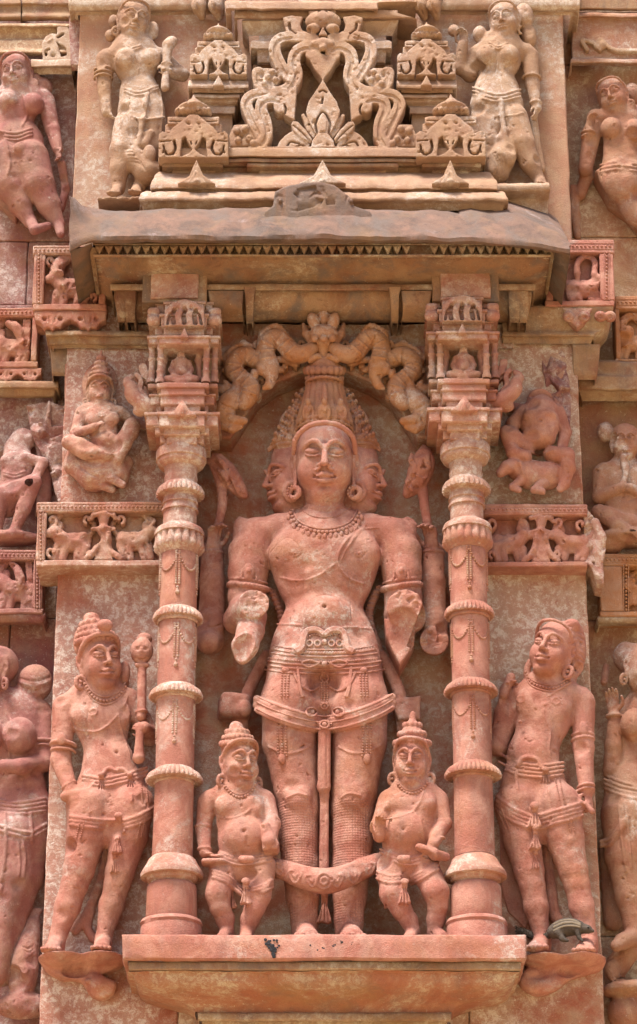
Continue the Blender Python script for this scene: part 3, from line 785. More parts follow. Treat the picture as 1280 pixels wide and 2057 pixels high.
# ------------------------------------------------------------------ the two columns
def build_columns():
    CD = 92
    for side, (ua, ub, va, vb, dv, label) in enumerate((
            (362, 347, 900, 1850, 0, 'carved round column on the left of the tall central statue'),
            (935, 957, 900, 1850, -9, 'carved round column on the right of the tall central statue'))):
        cx = (Xu(ua, va, CD)+Xu(ub, vb, CD))/2
        uc = lambda v: 640+cx/K(v, CD)
        t = thing('column', label, 'column', (cx, CD, Zv(1878, CD)), 'columns framing the niche')
        def lat(name, prof, mat, n=44, flute=None, amp=.5, vv=dv):
            pr = [(Zv(v+vv, CD+hw*.9), hw*K(v, CD)) for v, hw in prof]
            return MB().lathe(cx, CD, pr, n, flute, amp).build(name, mat, t, smooth=50)
        fl = lambda n, a, rows: (lambda i, th: a*(np.abs(np.sin(n*th/2))-.5)*(1 if rows[0] <= i <= rows[1] else 0))
        b0 = 0
        lat('base_drum', [(1834, 44), (1835, 60), (1841, 63), (1847, 60), (1850, 61.5), (1878, 62), (1884, 62), (1886, 50)], 'pink', vv=0, amp=.8)
        lat('base_drum', [(1764, 40), (1767, 49), (1772, 51), (1800, 51), (1834, 52), (1838, 50)], 'pink', vv=0, amp=.8)
        lat('base_ring', [(1712, 41), (1716, 47), (1724, 52), (1734, 60), (1739, 63.5), (1746, 63), (1749, 58), (1750, 52), (1758, 50), (1762, 44), (1768, 42)], 'pinkw', vv=0, amp=1.2)
        shaft = lat('shaft', [(1096, 36), (1100, 37.5), (1215, 37), (1245, 37.5), (1372, 38), (1400, 38.5), (1532, 39), (1566, 39.5), (1640, 40), (1720, 41)], 'pink', amp=.7)
        def rng_(v0, v1, hw, n=30, a=3.0, mat='pinkw'):
            w_ = hw-39; h = v1-v0
            lat('petal_ring', [(v0, 39), (v0+h*.08, 39+w_*.25), (v0+h*.2, 39+w_*.62), (v0+h*.38, 39+w_*.9), (v0+h*.5, hw), (v0+h*.6, hw-.5), (v0+h*.66, hw-w_*.3), (v0+h*.70, 39+w_*.25), (v0+h*.74, 41.5), (v0+h*.86, 42), (v0+h*.92, 40.5), (v0+h, 39)],
                mat, n*6, fl(n, a, (2, 6)), amp=.7)
        rng_(1214, 1242, 49, 34, 4.4); rng_(1369, 1397, 53, 36, 4); rng_(1535, 1566, 56, 34, 4.8)
        lat('lotus_band', [(1046, 34), (1049, 47), (1054, 50), (1060, 50), (1062, 46), (1076, 47.5), (1084, 50), (1090, 47), (1096, 42), (1104, 38)], 'pinkw', 180, fl(18, 4.5, (4, 7)))
        lat('neck', [(988, 33), (996, 35.5), (1002, 37), (1004, 34.5), (1009, 34.5), (1012, 37), (1016, 37), (1018, 33.5), (1040, 33.5), (1050, 34)], 'pinkw')
        lat('petal_ring', [(962, 33), (964, 38), (968, 43), (974, 47), (980, 47), (983, 42), (986, 35), (992, 33)], 'pinkw', 156, fl(26, 4.4, (2, 5)))
        lat('neck', [(928, 34), (934, 33), (946, 32.5), (950, 34), (954, 33), (964, 33)], 'pinkw')
        lat('capital_disc', [(884, 40), (887, 47), (891, 50), (908, 50.5), (911, 47), (914, 47.5), (920, 45), (926, 38), (930, 34)], 'pinkw', amp=.8)
        # bead garlands lying on the shaft
        m = MB()
        def on(ph, v): 
            r = 38*K(v, CD); return (cx+r*sin(ph), CD+r*cos(ph), Zv(v+dv, CD+38))
        for v0 in (1104, 1250, 1404):
            pts = []
            for c in (-1.35, 0, 1.35):
                for a in np.linspace(-.62, .62, 15): pts.append(on(c*.97+a+.68, v0+34*(1-(a/.66)**2)+4))
            for c in (0, -1.32, 1.32):
                for o in (-.09, .09):
                    for k in range(15): pts.append(on(c+o, v0+2+k*4.6))
                pts.append(on(c, v0+74)); pts.append(on(c, v0+79))
            m.balls([p for p in pts if p[1] > CD-5], 2.5)
            for c in (0,):
                m.balls([on(c, v0+84)], 4.5)
        m.build('garland', 'pinkw', shaft)
        # stepped cruciform blocks
        def tier(name, v0, v1, hw, mid, fd=134, md=164, mat='pinkw', cap=3, out=3, du=0):
            m = MB(); vm = (v0+v1)/2; u = uc(vm)+du
            m.pbox(u-hw, v0+dv, u+hw, v1+dv, 20, fd, amp=.9)
            if mid: m.pbox(u-mid, v0+dv-1, u+mid, v1+dv+1, 20, md, amp=.9)
            if cap:
                m.pbox(u-hw-out, v0+dv-cap, u+hw+out, v0+dv+1, 20, fd+out, amp=.7, ch=1.2)
                if mid: m.pbox(u-mid-out, v0+dv-cap-1, u+mid+out, v0+dv, 20, md+out, amp=.7, ch=1.2)
            return m.build(name, mat, t)
        tier('block_course', 872, 890, 44, 30, 128, 140)
        tier('block_course', 856, 872, 54, 36, 132, 148)
        tier('block_course', 832, 855, 72, 46, 136, 160, cap=5, out=4)
        tier('block_course', 812, 828, 52, 36, 126, 150, cap=0)
        tier('block_course', 794, 812, 64, 44, 132, 156)
        tier('block_course', 776, 793, 48, 44, 124, 160, cap=0)
        tier('shrine_floor', 770, 778, 70, 52, 130, 164, cap=0)
        tier('shrine_back', 690, 772, 62, 0, 92, 0, cap=0, mat='ochre')
        for q in (-1, 1):
            for hw_, dd in ((46, 142), (63, 116)):
                u = uc(735)+q*hw_
                x = Xu(u, 735, dd); pr = [(Zv(v+dv, dd), r) for v, r in ((688, 8), (693, 8), (694, 6), (700, 8), (704, 6), (718, 6), (722, 8.5), (726, 6), (742, 6), (746, 8), (750, 6.5), (760, 7), (762, 9), (770, 9.5))]
                MB().lathe(x, dd, pr, 14, None, .5).build('colonette', 'pinkw', t)
        tier('lintel', 678, 690, 70, 50, 140, 164, cap=4, out=4)
        m = tier('roof_tier', 656, 672, 58, 40, 128, 150, cap=4, out=5)
        tier('roof_tier', 634, 650, 70, 46, 134, 152, cap=4, out=4)
        tier('roof_tier', 610, 628, 56, 40, 120, 146, cap=4, out=3)
        # carved horseshoe panel, corner lumps and leaf
        u = uc(632); v0 = 632+dv
        S = Sculpt(u-80, v0-36, u+80, v0+60, 110, 178, 1.7)
        S.poly([(u-40, v0+22), (u-40, v0-12), (u-22, v0-26), (u, v0-32), (u+22, v0-26), (u+40, v0-12), (u+40, v0+22)], 140, 168)
        for c in (-22, 0, 22):
            S.stroke([(u+c, v0+14), (u+c-2, v0), (u+c+1, v0-12)], 4.5, 150, 172, cut=True)
            S.e(u+c+(8 if c < 0 else -8 if c > 0 else 0), v0-14, 168, 3.5, 8, 3.5, cut=True)
        S.stroke([(u-34, v0+16), (u-30, v0-2), (u-24, v0-8)], 2.6, 150, 172, cut=True); S.stroke([(u+34, v0+16), (u+30, v0-2), (u+24, v0-8)], 2.6, 150, 172, cut=True)
        S.poly([(u-9, v0+46), (u, v0+24), (u+9, v0+46)], 150, 174)
        for q in (-1, 1):
            for c in (56, 66):
                S.e(u+q*c, v0+12, 138, 10, 10, 11); S.e(u+q*c, v0-6, 136, 8, 8, 8)
        S.mesh('gable_panel', 'pinkw', t)
        u = uc(822); v0 = 824+dv
        S = Sculpt(u-36, v0-26, u+36, v0+14, 130, 186, 1.6)
        S.poly([(u-30, v0+10), (u-14, v0-2), (u, v0-22), (u+14, v0-2), (u+30, v0+10)], 140, 172); S.e(u, v0, 172, 8, 6, 12)
        S.ln([(u-9, v0+6), (u, v0-14), (u+9, v0+6)], 1.2, cut=True)
        S.mesh('leaf', 'pinkw', t)
        # seated figure in the shrine with two upright attendants
        u = uc(735)+(-4 if side == 0 else 0); v0 = 735+dv
        S = Sculpt(u-60, v0-52, u+60, v0+46, 84, 176, 1.5)
        S.t([(u, v0-4, 122, 13), (u, v0+14, 124, 15)]); S.e(u, v0-8, 124, 17, 10, 7)
        S.e(u, v0-20, 126, 8, 9, 10); S.t([(u, v0-28, 122, 8), (u, v0-40, 118, 3)])
        for q in (-1, 1):
            S.t([(u+q*15, v0-7, 122, 5.5), (u+q*21, v0+8, 124, 5), (u+q*16, v0+20, 136, 4.5), (u+q*4, v0+22, 142, 4)], k=3)
            S.t([(u+q*10, v0+23, 128, 8), (u+q*28, v0+27, 136, 7.5), (u-q*6, v0+32, 144, 6)], k=3)
            S.t([(u+q*36, v0-24, 112, 4), (u+q*34, v0-10, 112, 7), (u+q*35, v0+4, 112, 5), (u+q*36, v0+26, 112, 6)], k=3); S.e(u+q*35, v0-20, 114, 5.5, 6, 7)
        S.b(u-40, v0+32, u+40, v0+44, 84, 150)
        for q in (-1, 1): S.e(u+q*3, v0-21, 135, 1.8, 2, 1, cut=True)
        S.mesh('seated_figure', 'pinkw', t)
        # leaping scroll bracket on the outer side of the capital
        q = -1 if side == 0 else 1; u = uc(790)+q*78; v0 = 790+dv
        S = Sculpt(u-56, v0-64, u+56, v0+48, 60, 150, 1.7)
        S.t([(u-q*40, v0+34, 100, 12), (u-q*8, v0+26, 112, 15), (u+q*22, v0+4, 112, 13), (u+q*26, v0-14, 112, 9)], smooth=4)
        S.t([(u+q*26, v0-14, 112, 9), (u+q*34, v0-24, 108, 6), (u+q*24, v0-34, 108, 4)], smooth=4)
        S.stroke([(u-q*24, v0+8), (u-q*16, v0-18), (u-q*4, v0-34), (u+q*2, v0-54)], 8, 86, 112)
        S.stroke([(u-q*4, v0+6), (u+q*8, v0-10), (u+q*6, v0-28), (u+q*14, v0-38)], 5, 90, 116)
        S.stroke([(u-q*18, v0+6), (u-q*10, v0-16), (u+q*1, v0-32)], 2.4, 104, 118, cut=True)
        S.e(u+q*6, v0+36, 104, 16, 14, 10); S.e(u-q*30, v0+8, 98, 12, 14, 18)
        S.mesh('scroll_bracket', 'pinkw', t)
build_pedestal()
build_eave()
build_columns()

# ------------------------------------------------------------------ the central three-headed standing figure
def flat_cut(S, u, v, d, r):
    """broken-off face of a stump: everything nearer than d is struck off"""
    c = P(u, v, d); f = K(v, d); S.box(c+(0, 40, 0), (r*1.6*f, 40, r*1.6*f), rot3(rng.uniform(-9, 9), rng.uniform(-4, 10), 20), 1, 1.5, cut=True)
    for i in range(16): S.box(c+(rng.uniform(-r, r)*f, rng.uniform(1, 4), rng.uniform(-r, r)*f), (rng.uniform(4, 10), 3.5, rng.uniform(4, 12)), rot3(*rng.uniform(-28, 28, 3)), .5, 1, cut=True)
def build_main():
    t = thing('statue', 'tall central three-headed statue with broken forearms, high crown and boots, in the niche', 'statue', P(652, 1878, 60))
    S = Sculpt(388, 770, 914, 1898, -50, 150, 1.75)
    # trunk
    S.t([(652, 1078, 44, 74), (652, 1120, 48, 108), (652, 1165, 48, 93), (652, 1222, 48, 66), (652, 1262, 48, 84), (652, 1310, 46, 108), (652, 1345, 42, 112)], q=.52, k=16)
    S.t([(512, 1078, 36, 34), (560, 1066, 40, 32), (610, 1056, 42, 30), (652, 1048, 42, 36), (694, 1056, 42, 30), (746, 1066, 40, 32), (796, 1078, 36, 34)], k=10)
    S.t([(600, 1040, 38, 12), (560, 1056, 36, 16), (500, 1062, 34, 17)], k=8); S.t([(704, 1040, 38, 12), (746, 1056, 36, 16), (806, 1062, 34, 17)], k=8)
    for q in (-1, 1):
        S.e(652+q*60, 1106, 74, 52, 25, 40, rot=q*12, k=18)
    S.e(652, 1238, 78, 56, 32, 44, k=16); S.e(652, 1216, 112, 5, 14, 4, cut=True, k=3)
    S.t([(652, 972, 45, 37), (652, 1000, 48, 37), (652, 1040, 46, 40), (652, 1058, 44, 48)], k=5)
    for v in (1003, 1013, 1024): S.ln([(612, v-4), (652, v+4), (692, v-4)], 1.4, cut=True)
    # legs
    for q, pts in ((-1, [(594, 1345, 52, 54), (584, 1410, 54, 60), (582, 1490, 52, 54), (596, 1590, 50, 44), (601, 1625, 50, 40), (601, 1690, 46, 38), (603, 1740, 44, 38), (608, 1800, 42, 33), (612, 1850, 42, 27), (612, 1880, 44, 27)]),
                   (1, [(710, 1345, 52, 54), (720, 1410, 54, 60), (722, 1490, 52, 54), (712, 1590, 50, 45), (708, 1625, 50, 42), (708, 1690, 46, 40), (706, 1740, 44, 39), (703, 1800, 42, 34), (701, 1850, 42, 29), (701, 1880, 44, 28)])):
        S.t(pts[:1], k=12); S.t(pts, k=7, q=.95)
        S.e(pts[4][0]+q*2, 1600, 84, 26, 12, 22, k=10)
        a = pts[-1]; foot(S, (a[0], 1868, 46), (a[0]+q*-6 if q < 0 else a[0]+8, 1880, 112), 26)
        S.ln([(pts[2][0]-42, 1500), (pts[2][0]-14, 1513), (pts[2][0]+16, 1510), (pts[2][0]+44, 1496)], 1.6)
        S.ln([(pts[4][0]-22, 1602), (pts[4][0]-6, 1594), (pts[4][0]+16, 1598)], 2.0)
    # front arms, broken
    for q, u0 in ((-1, 498), (1, 808)):
        S.t([(u0-q*20, 1076, 38, 34), (u0-q*2, 1110, 40, 38), (u0, 1150, 42, 37), (u0+q*2, 1200, 44, 35), (u0-q*4, 1235, 44, 33)], k=14)
        S.t([(u0+q*6, 1074, 36, 26), (u0+q*12, 1056, 34, 17), (u0+q*(16 if q < 0 else 10), 1042, 32, 4)], k=6)
        ring(S, u0-q*1, 1180, 44, 39, 40, 5.5, tilt=q*-8, dv=-12, beads=4.5); ring(S, u0-q*1, 1168, 42, 38, 39, 2.2, tilt=q*-8, dv=-12)
        S.e(u0-q*2, 1150, 82, 11, 6, 16, k=3); S.e(u0-q*2, 1146, 88, 5, 4, 6, k=2)
        S.ln([(u0-q*18, 1164), (u0-q*14, 1146), (u0-q*4, 1134)], 2.2); S.ln([(u0+q*14, 1162), (u0+q*10, 1146), (u0+q*1, 1134)], 2.2)
    S.t([(478, 1246, 34, 30), (492, 1232, 60, 33), (514, 1209, 118, 29)], k=10); flat_cut(S, 516, 1206, 112, 26)
    S.t([(512, 1240, 50, 24), (503, 1268, 78, 27), (492, 1300, 98, 26), (488, 1318, 98, 17)], k=8); S.e(484, 1304, 132, 30, 30, 50, rot=20, cut=True, k=2)
    S.t([(818, 1238, 40, 38), (812, 1214, 108, 36)], k=10); flat_cut(S, 810, 1211, 100, 34)
    S.poly([(772, 1240), (800, 1246), (836, 1236), (833, 1284), (820, 1312), (804, 1337), (788, 1304), (776, 1276)], 5, 74, rnd=6, k=5)
    S.e(808, 1280, 96, 46, 26, 60, cut=True, k=4)
    # rear arms with lotus stalks
    for q, u0 in ((-1, 426), (1, 870)):
        S.t([(u0, 1108, 4, 22), (u0-q*1, 1170, 4, 25), (u0, 1256, 2, 27)], k=6); S.t([(u0+q*2, 1246, 4, 29), (u0+q*2, 1262, 6, 27)], k=3)
        S.ln([(u0-22, 1254), (u0, 1260), (u0+22, 1254)], 1.5, cut=True)
        ring(S, u0, 1112, 4, 21, 22, 3, dv=-3); ring(S, u0, 1104, 4, 20, 21, 2, dv=-3)
    S.t([(422, 1286, 0, 30), (420, 1290, 26, 22)], k=6); S.t([(872, 1288, 0, 30), (873, 1287, 48, 29)], k=6); flat_cut(S, 873, 1285, 44, 27)
    hand(S, (428, 1108, 14), (432, 1038, 44), nrm=(.5, .6, 0), curl=.75, thumb=1, L=72, r=1.1)
    hand(S, (868, 1108, 14), (862, 1038, 44), nrm=(-.5, .6, 0), curl=.75, thumb=-1, L=72, r=1.1)
    S.t([(438, 1058, 22, 8), (447, 1010, 20, 9), (442, 965, 14, 10), (428, 930, 8, 9)], smooth=4, k=4)
    S.t([(420, 926, 6, 8), (436, 924, 12, 12), (458, 948, 20, 17), (476, 978, 24, 16), (492, 996, 24, 7)], smooth=4, k=4)
    S.ln([(430, 928), (452, 952), (470, 985)], 3, cut=True); S.ln([(440, 924), (464, 946), (486, 988)], 3, cut=True); S.ln([(446, 932), (466, 962), (478, 992)], 2); S.e(440, 918, 20, 9, 8, 6, k=3); S.ln([(424, 936), (440, 962), (452, 990)], 1.5, cut=True)
    S.t([(860, 1058, 22, 9), (852, 1010, 22, 9), (848, 975, 20, 11)], smooth=4, k=4)
    S.t([(852, 898, 16, 5), (852, 922, 22, 20), (846, 944, 26, 24), (836, 968, 24, 20), (818, 992, 16, 10)], smooth=4, k=4)
    S.e(854, 935, 46, 5, 8, 5, cut=True)
    for c in ((834, 926), (866, 930), (848, 956), (828, 972)): S.t([(c[0]-6, c[1]-14, 34, 4), (c[0]-8, c[1], 42, 6), (c[0], c[1]+12, 40, 4)], smooth=3, k=2)
    for c in ((446, 926), (462, 944), (474, 970), (450, 952)): S.t([(c[0]-10, c[1]-8, 26, 4), (c[0], c[1]+2, 36, 6), (c[0]+8, c[1]+16, 36, 3)], smooth=3, k=2)
    for i in range(26):
        a, b = ((rng.uniform(424, 494), rng.uniform(918, 1000)), (rng.uniform(814, 870), rng.uniform(900, 996)))[i % 2]
        d_ = S.surf(a, b)
        if d_ == d_ and d_ > -20: S.box(P(a, b, d_+1.5), (rng.uniform(3, 7), 3, rng.uniform(3, 7)), rot3(*rng.uniform(-40, 40, 3)), .5, 1, cut=True)
    S.ln([(832, 950), (850, 962), (866, 950)], 2.0); S.ln([(830, 918), (840, 935), (832, 960), (818, 980)], 2, cut=True); S.ln([(866, 912), (868, 940), (858, 966)], 2, cut=True)
    # heads: the two side faces in profile, then the front face
    for q in (-1, 1):
        S.e(652+q*58, 930, 4, 50, 40, 66, k=8)
        Head(S, 652+q*63, 968, 10, 116, yaw=q*66, pitch=6, wide=.88, ring=(0, 0), ears=(0, 0))
        S.t([(652+q*56, 1036, 8, 34), (652+q*62, 1000, 8, 40)], k=8)
    H = Head(S, 652, 930, 66, 143, yaw=0, pitch=13, wide=.93, smile=.01)
    H.path([(-.06, .47, -.165), (-.10, .44, -.185), (-.16, .37, -.165), (-.19, .33, -.145)], .017, .012); H.path([(.06, .47, -.165), (.10, .44, -.185), (.16, .37, -.165), (.19, .33, -.145)], .017, .012)
    H.path([(-.42, .1, .12), (-.38, .28, .30), (-.20, .41, .43), (0, .44, .46), (.20, .41, .43), (.38, .28, .30), (.42, .1, .12)], .034, .02)
    S.e(652, 1372, 92, 30, 34, 34, cut=True, k=14); S.e(652, 1388, 62, 22, 12, 22, k=8)
    # skirt cloth: hip band and drapery hanging in front of the thighs
    hem = [(516, 1412), (545, 1426), (585, 1440), (620, 1449), (652, 1453), (690, 1448), (722, 1439), (760, 1424), (789, 1408)]
    for o, r in ((-8, 7), (4, 8), (14, 5)):
        g = S.snap([(a, b+o) for a, b in hem], 5, step=6, h=3)
        for a, b in zip(g[:-1], g[1:]): S.cone(a, b, r, r, 4, .8)
    S.t([(652, 1458, 84, 13), (651, 1580, 78, 13), (652, 1600, 72, 9), (651, 1745, 66, 10)], q=.6, k=4)
    S.ln([(646, 1470), (646, 1580)], 1.3, cut=True); S.ln([(657, 1470), (657, 1580)], 1.3, cut=True); S.ln([(652, 1610), (652, 1735)], 1.3, cut=True)
    tassel(S, 652, 1794, 1852, 62, 7, 15)
    # garland lying across the shins
    S.t([(540, 1742, 50, 17), (570, 1748, 80, 20), (610, 1762, 96, 23), (652, 1770, 100, 25), (695, 1760, 96, 23), (732, 1744, 80, 20), (762, 1730, 50, 17)], smooth=4, q=.8, k=4)
    for q in (-1, 1):
        for j, (a, b) in enumerate(((24, 1776), (58, 1768), (88, 1752))):
            S.ln([(652+q*(a-14), b-18), (652+q*(a-4), b+4), (652+q*(a+6), b+2), (652+q*(a+14), b-16), (652+q*(a+4), b-18)], 1.8)
            S.ln([(652+q*(a-4), b-12), (652+q*a, b-4), (652+q*(a+5), b-10)], 1.6)
    for r in (15, 7): S.ln([(652+r*cos(a), 1770+r*sin(a)) for a in np.linspace(0, 6.2, 12)], 2.2, closed=True)
    # scarves falling beside the hips, struck-off hands on them
    S.t([(538, 1318, 0, 14), (512, 1362, 0, 12), (490, 1420, 4, 13), (488, 1470, 0, 10)], smooth=4, k=4); S.box(P(470, 1422, 0), (30, 34, 25), rot3(8, 6, 3), 13, 4); S.e(492, 1424, 30, 14, 14, 16)
    S.t([(764, 1318, 0, 14), (790, 1362, 0, 12), (806, 1410, 4, 12), (806, 1466, 0, 9)], smooth=4, k=4); S.poly([(786, 1404), (845, 1396), (846, 1444), (800, 1446)], -30, 18, rnd=5)
    S.t([(548, 1190, 20, 7), (563, 1222, 14, 7), (566, 1250, 10, 7), (552, 1300, 4, 7)], smooth=4, k=3); S.t([(756, 1190, 20, 8), (744, 1220, 14, 8), (741, 1246, 12, 8), (760, 1300, 4, 8)], smooth=4, k=3)
    for i in range(9):
        S.e(762-20*sin(i*.24), 1180+i*9, 24-i*1.5, 9, 9, 5, k=2); S.e(542+24*sin(i*.22), 1186+i*9, 24-i*1.5, 8, 8, 5, k=2)
    # lines cut and raised on the chest
    S.ln([(724, 1046), (706, 1074), (686, 1100), (678, 1126), (688, 1150), (708, 1166), (730, 1172)], 2.3); S.ln([(736, 1052), (712, 1082), (694, 1106), (684, 1128)], 1.5)
    S.ln([(563, 1160), (590, 1166), (620, 1164), (648, 1152), (672, 1134)], 1.7); S.ln([(541, 1112), (560, 1090), (582, 1080), (604, 1104), (611, 1140), (607, 1230)], 1.1, cut=True)
    S.ln([(692, 1120), (702, 1160), (707, 1250)], 1.1, cut=True); S.ln([(700, 1100), (722, 1066), (762, 1060)], 1.3)
    for u in (594, 722): S.ln([(u-12, 1112), (u-6, 1119), (u+4, 1120), (u+12, 1112)], 1.4, cut=True); S.e(u, 1111, 106, 3.5, 4, 3, k=2)
    S.ln([(614, 1230), (625, 1204), (652, 1194), (680, 1204), (692, 1232)], 1.2, cut=True)
    S.ln([(556, 1254), (600, 1256), (652, 1264), (704, 1260), (752, 1264)], 1.7)
    S.chips(200, dents=26)
    o = S.mesh('body', 'pink', t)
    me = o.data; me.materials.append(M['boot'])                   # mail boots: polygons of the lower legs
    zc_ = Zv(1604, 90); ctr = np.zeros(len(me.polygons)*3, np.float32); me.polygons.foreach_get('center', ctr); ctr = ctr.reshape(-1, 3)
    wz = (ctr[:, 2]+origin(o)[2])/SC; wx = ctr[:, 0]/SC+origin(o)[0]/SC; wd = -(ctr[:, 1]+origin(o)[1])/SC
    mi = ((wz < zc_) & (wz > Zv(1848, 90)) & (wd > -15) & (np.abs(wx-8) > 13) & (np.abs(wx-8) < 85) & ~((wz < Zv(1728, 100)) & (wz > Zv(1798, 100)))).astype(np.int32)
    me.polygons.foreach_set('material_index', mi)
    # crown of the front head
    C = Sculpt(526, 715, 778, 930, -20, 165, 1.5)
    C.t([(652, 862, 52, 48), (652, 800, 46, 34), (652, 750, 40, 25)], k=4); C.t([(652, 757, 40, 31), (652, 742, 40, 34)], k=2); C.box(P(652, 727, 40)+(0, 0, 40), (80, 90, 40), rot3(0, 4, 3), 2, 3, cut=True)
    for i in range(9):
        a = pi*(i+.5)/9
        C.t([(652-49*cos(a), 848, 46+49*sin(a), 9.4), (652-37*cos(a), 800, 42+37*sin(a), 7.6), (652-28*cos(a), 758, 38+28*sin(a), 6.4)], k=1)
        C.e(652-36*cos(a), 744, 40+36*sin(a), 8, 8, 10, k=1.5); C.e(652-35*cos(a), 760, 38+35*sin(a), 5.4, 6, 5, k=1.5)
    for v, hw in ((770, 36), (866, 56), (857, 55)): ring(C, 652, v, 46, hw, hw, 3.0, dv=-4, beads=3.0)
    for c in (-32, 0, 32):
        d = 108-abs(c)*.45
        C.e(652+c, 828, d-8, 15, 10, 20, k=2)
        for e_ in (-8, 8): C.ln([(652+c+e_, 840), (652+c+e_*1.3, 828), (652+c+e_*.6, 816), (652+c+e_*.2, 826)], 3, k=1.5)
        C.e(652+c, 808, d+2, 6, 6, 8, k=2); C.e(652+c-7, 822, d+10, 3, 9, 3, cut=True, k=1); C.e(652+c+7, 822, d+10, 3, 9, 3, cut=True, k=1); C.e(652+c, 838, d+8, 2.5, 9, 3, cut=True, k=1)
    C.t([(652, 800, 92, 7), (652, 775, 82, 5)], k=3)
    # side crowns seen beside it
    for q in (-1, 1):
        C.t([(652+q*66, 898, 8, 38), (652+q*50, 840, 4, 28), (652+q*33, 788, 0, 14)], k=5)
        for k_ in range(3):
            o_ = [(652+q*(112-k_*4), 902-k_*9), (652+q*(92-k_*4), 884-k_*9), (652+q*(66), 882-k_*8)]
            C.ln(o_, 3.4-k_*.4, k=1.5)
        C.ln([(652+q*a, b) for a, b in ((66, 878), (84, 872), (86, 846), (74, 826), (64, 836), (64, 868))], 3.6, k=2); C.ln([(652+q*a, b) for a, b in ((70, 868), (77, 862), (77, 848), (71, 840))], 3, cut=True)
        for i in range(11): C.e(652+q*(96-i*5.2), 893-i*10.5, 12, 7.5, 14, 6.5, k=2)
        for i in range(7):
            for j in range(3): C.e(652+q*(98-i*7-j*7), 872-i*13+j*4, 36-i*3+j*4, 4.5, 9, 5, k=2); C.e(652+q*(93-i*7-j*7), 866-i*13+j*4, 44-i*3+j*4, 2.6, 7, 2.6, k=1, cut=True)
        C.ln([(652+q*112, 906), (652+q*92, 892), (652+q*62, 890)], 2.6, k=1.5)
    C.chips(50, (.8, 1.8))
    C.mesh('crown', 'pinkc', t)
    # earrings, necklace, belts, tassels: each a piece of its own
    for q in (-1, 1):
        m = MB(); c = P(652+q*61, 990, 78); f = K(990, 78)
        th = np.linspace(0, 2*pi, 20, endpoint=False)
        m.tube(np.stack([c[0]+11*cos(.4)*np.cos(th), c[1]+np.cos(th)*5, c[2]+11*np.sin(th)], 1), 5.2, 8, True)
        m.balls([c+(14*cos(a), 3, 14*sin(a)) for a in np.linspace(0, 6.28, 14)], 2.4)
        m.tube(P([652+q*58, 652+q*58, 652+q*59], [930, 955, 980], [66, 68, 74]), 4, 6); m.build('earring', 'pink', t)
    nk = [(588, 1024), (600, 1046), (624, 1058), (652, 1062), (681, 1058), (705, 1046), (718, 1024)]
    m = Orn(S); m.line(nk, 2.4, .5); m.beads([(a+(a-652)*.06, b+7) for a, b in nk], 4.2, 1.9, 1)
    m.beads([(a+(a-652)*.13, b+15) for a, b in nk], 4.6, 2.3, .5, sq=(.9, .7, 1.5)); m.beads([(602, 1022), (625, 1036), (652, 1040), (680, 1036), (702, 1022)], 1.6, 2.1)
    m.build('necklace', 'pink', t)
    m = Orn(S)
    for v, dv, r in ((1297, 6, 2.2), (1304, 6, 3), (1312, 5, 2.2), (1328, 6, 2.4), (1336, 6, 2.4), (1345, 6, 2.0)):
        wv = 100+(v-1297)*.42; m.line([(652-wv, v), (652-wv*.6, v+dv), (652, v+dv+2), (652+wv*.6, v+dv), (652+wv, v)], r, .5)
    m.beads([(552, 1301), (590, 1309), (652, 1311), (712, 1309), (752, 1301)], 2.6, 2.1, 1.5); m.beads([(540, 1322), (590, 1327), (652, 1330), (712, 1327), (766, 1322)], 2.2, 2.1, 1)
    for q in (-1, 1):                                             # looped clasp
        m.line([(652, 1276), (652+q*14, 1266), (652+q*34, 1268), (652+q*42, 1284), (652+q*46, 1302), (652+q*58, 1310)], 6.5, 3, taper=9)
        for c in (14, 30):
            m.tube(S.snap([(652+q*c+6*cos(a), 1292+6*sin(a)) for a in np.linspace(0, 2*pi, 11)], 2, h=2, step=2), 2.0, 6)
        m.beads([(652+q*6, 1278), (652+q*20, 1274), (652+q*34, 1280)], 2.2, 2, 2); m.line([(652+q*10, 1332), (652+q*30, 1326), (652+q*46, 1332), (652+q*30, 1340), (652+q*10, 1332)], 2.4, 2)
    m.balls([P(652, 1290, S.surf(652, 1290)+2), P(652, 1334, S.surf(652, 1334)+2)], 6); m.build('belt', 'pink', t)
    for q in (-1, 1):
        m = Orn(S)
        for c in (-8, 0, 8):
            u = 652+q*86+c; m.beads([(u, 1456), (u-q*1, 1500), (u-q*2, 1518)], 2.7, 2.0, 0)
        m.balls([P(652+q*85, 1524, S.surf(652+q*85, 1524)+1)], 9, (.9, .6, 1.3)); m.build('tassel', 'pink', t)
        m = Orn(S)
        for c in (-6.4, 0, 6.4): m.beads([(652+q*78+c, 1352), (652+q*80+c, 1398)], 2.4, 2.0, 0)
        m.balls([P(652+q*78, 1346, S.surf(652+q*78, 1346)+1)], 7, (1.2, .6, .9)); m.build('tassel', 'pink', t)
        m = Orn(S); m.line([(652+q*62, 1350), (652+q*52, 1372), (652+q*30, 1388), (652+q*10, 1380)], 2.6, 1); m.build('cord', 'pink', t)
        m = Orn(S); m.line([(652+q*54, 1340), (652+q*50, 1380), (652+q*44, 1400)], 3.5, 0, taper=5); m.build('ribbon', 'pink', t)
    m = Orn(S)
    for c in (-6, 0, 6): m.beads([(652+c, 1372), (652+c, 1412)], 2.4, 2.0, 1)
    m.line([(644, 1362), (652, 1350), (660, 1362), (652, 1372), (644, 1362)], 2.6, 2)
    m.build('tassel', 'pink', t)
    m = Orn(S); m.line([(a, b-14) for a, b in hem], 2.2, 0); m.line([(a, b-2) for a, b in hem], 1.8, .5); m.line([(a, b+12) for a, b in hem], 2.2, 0)
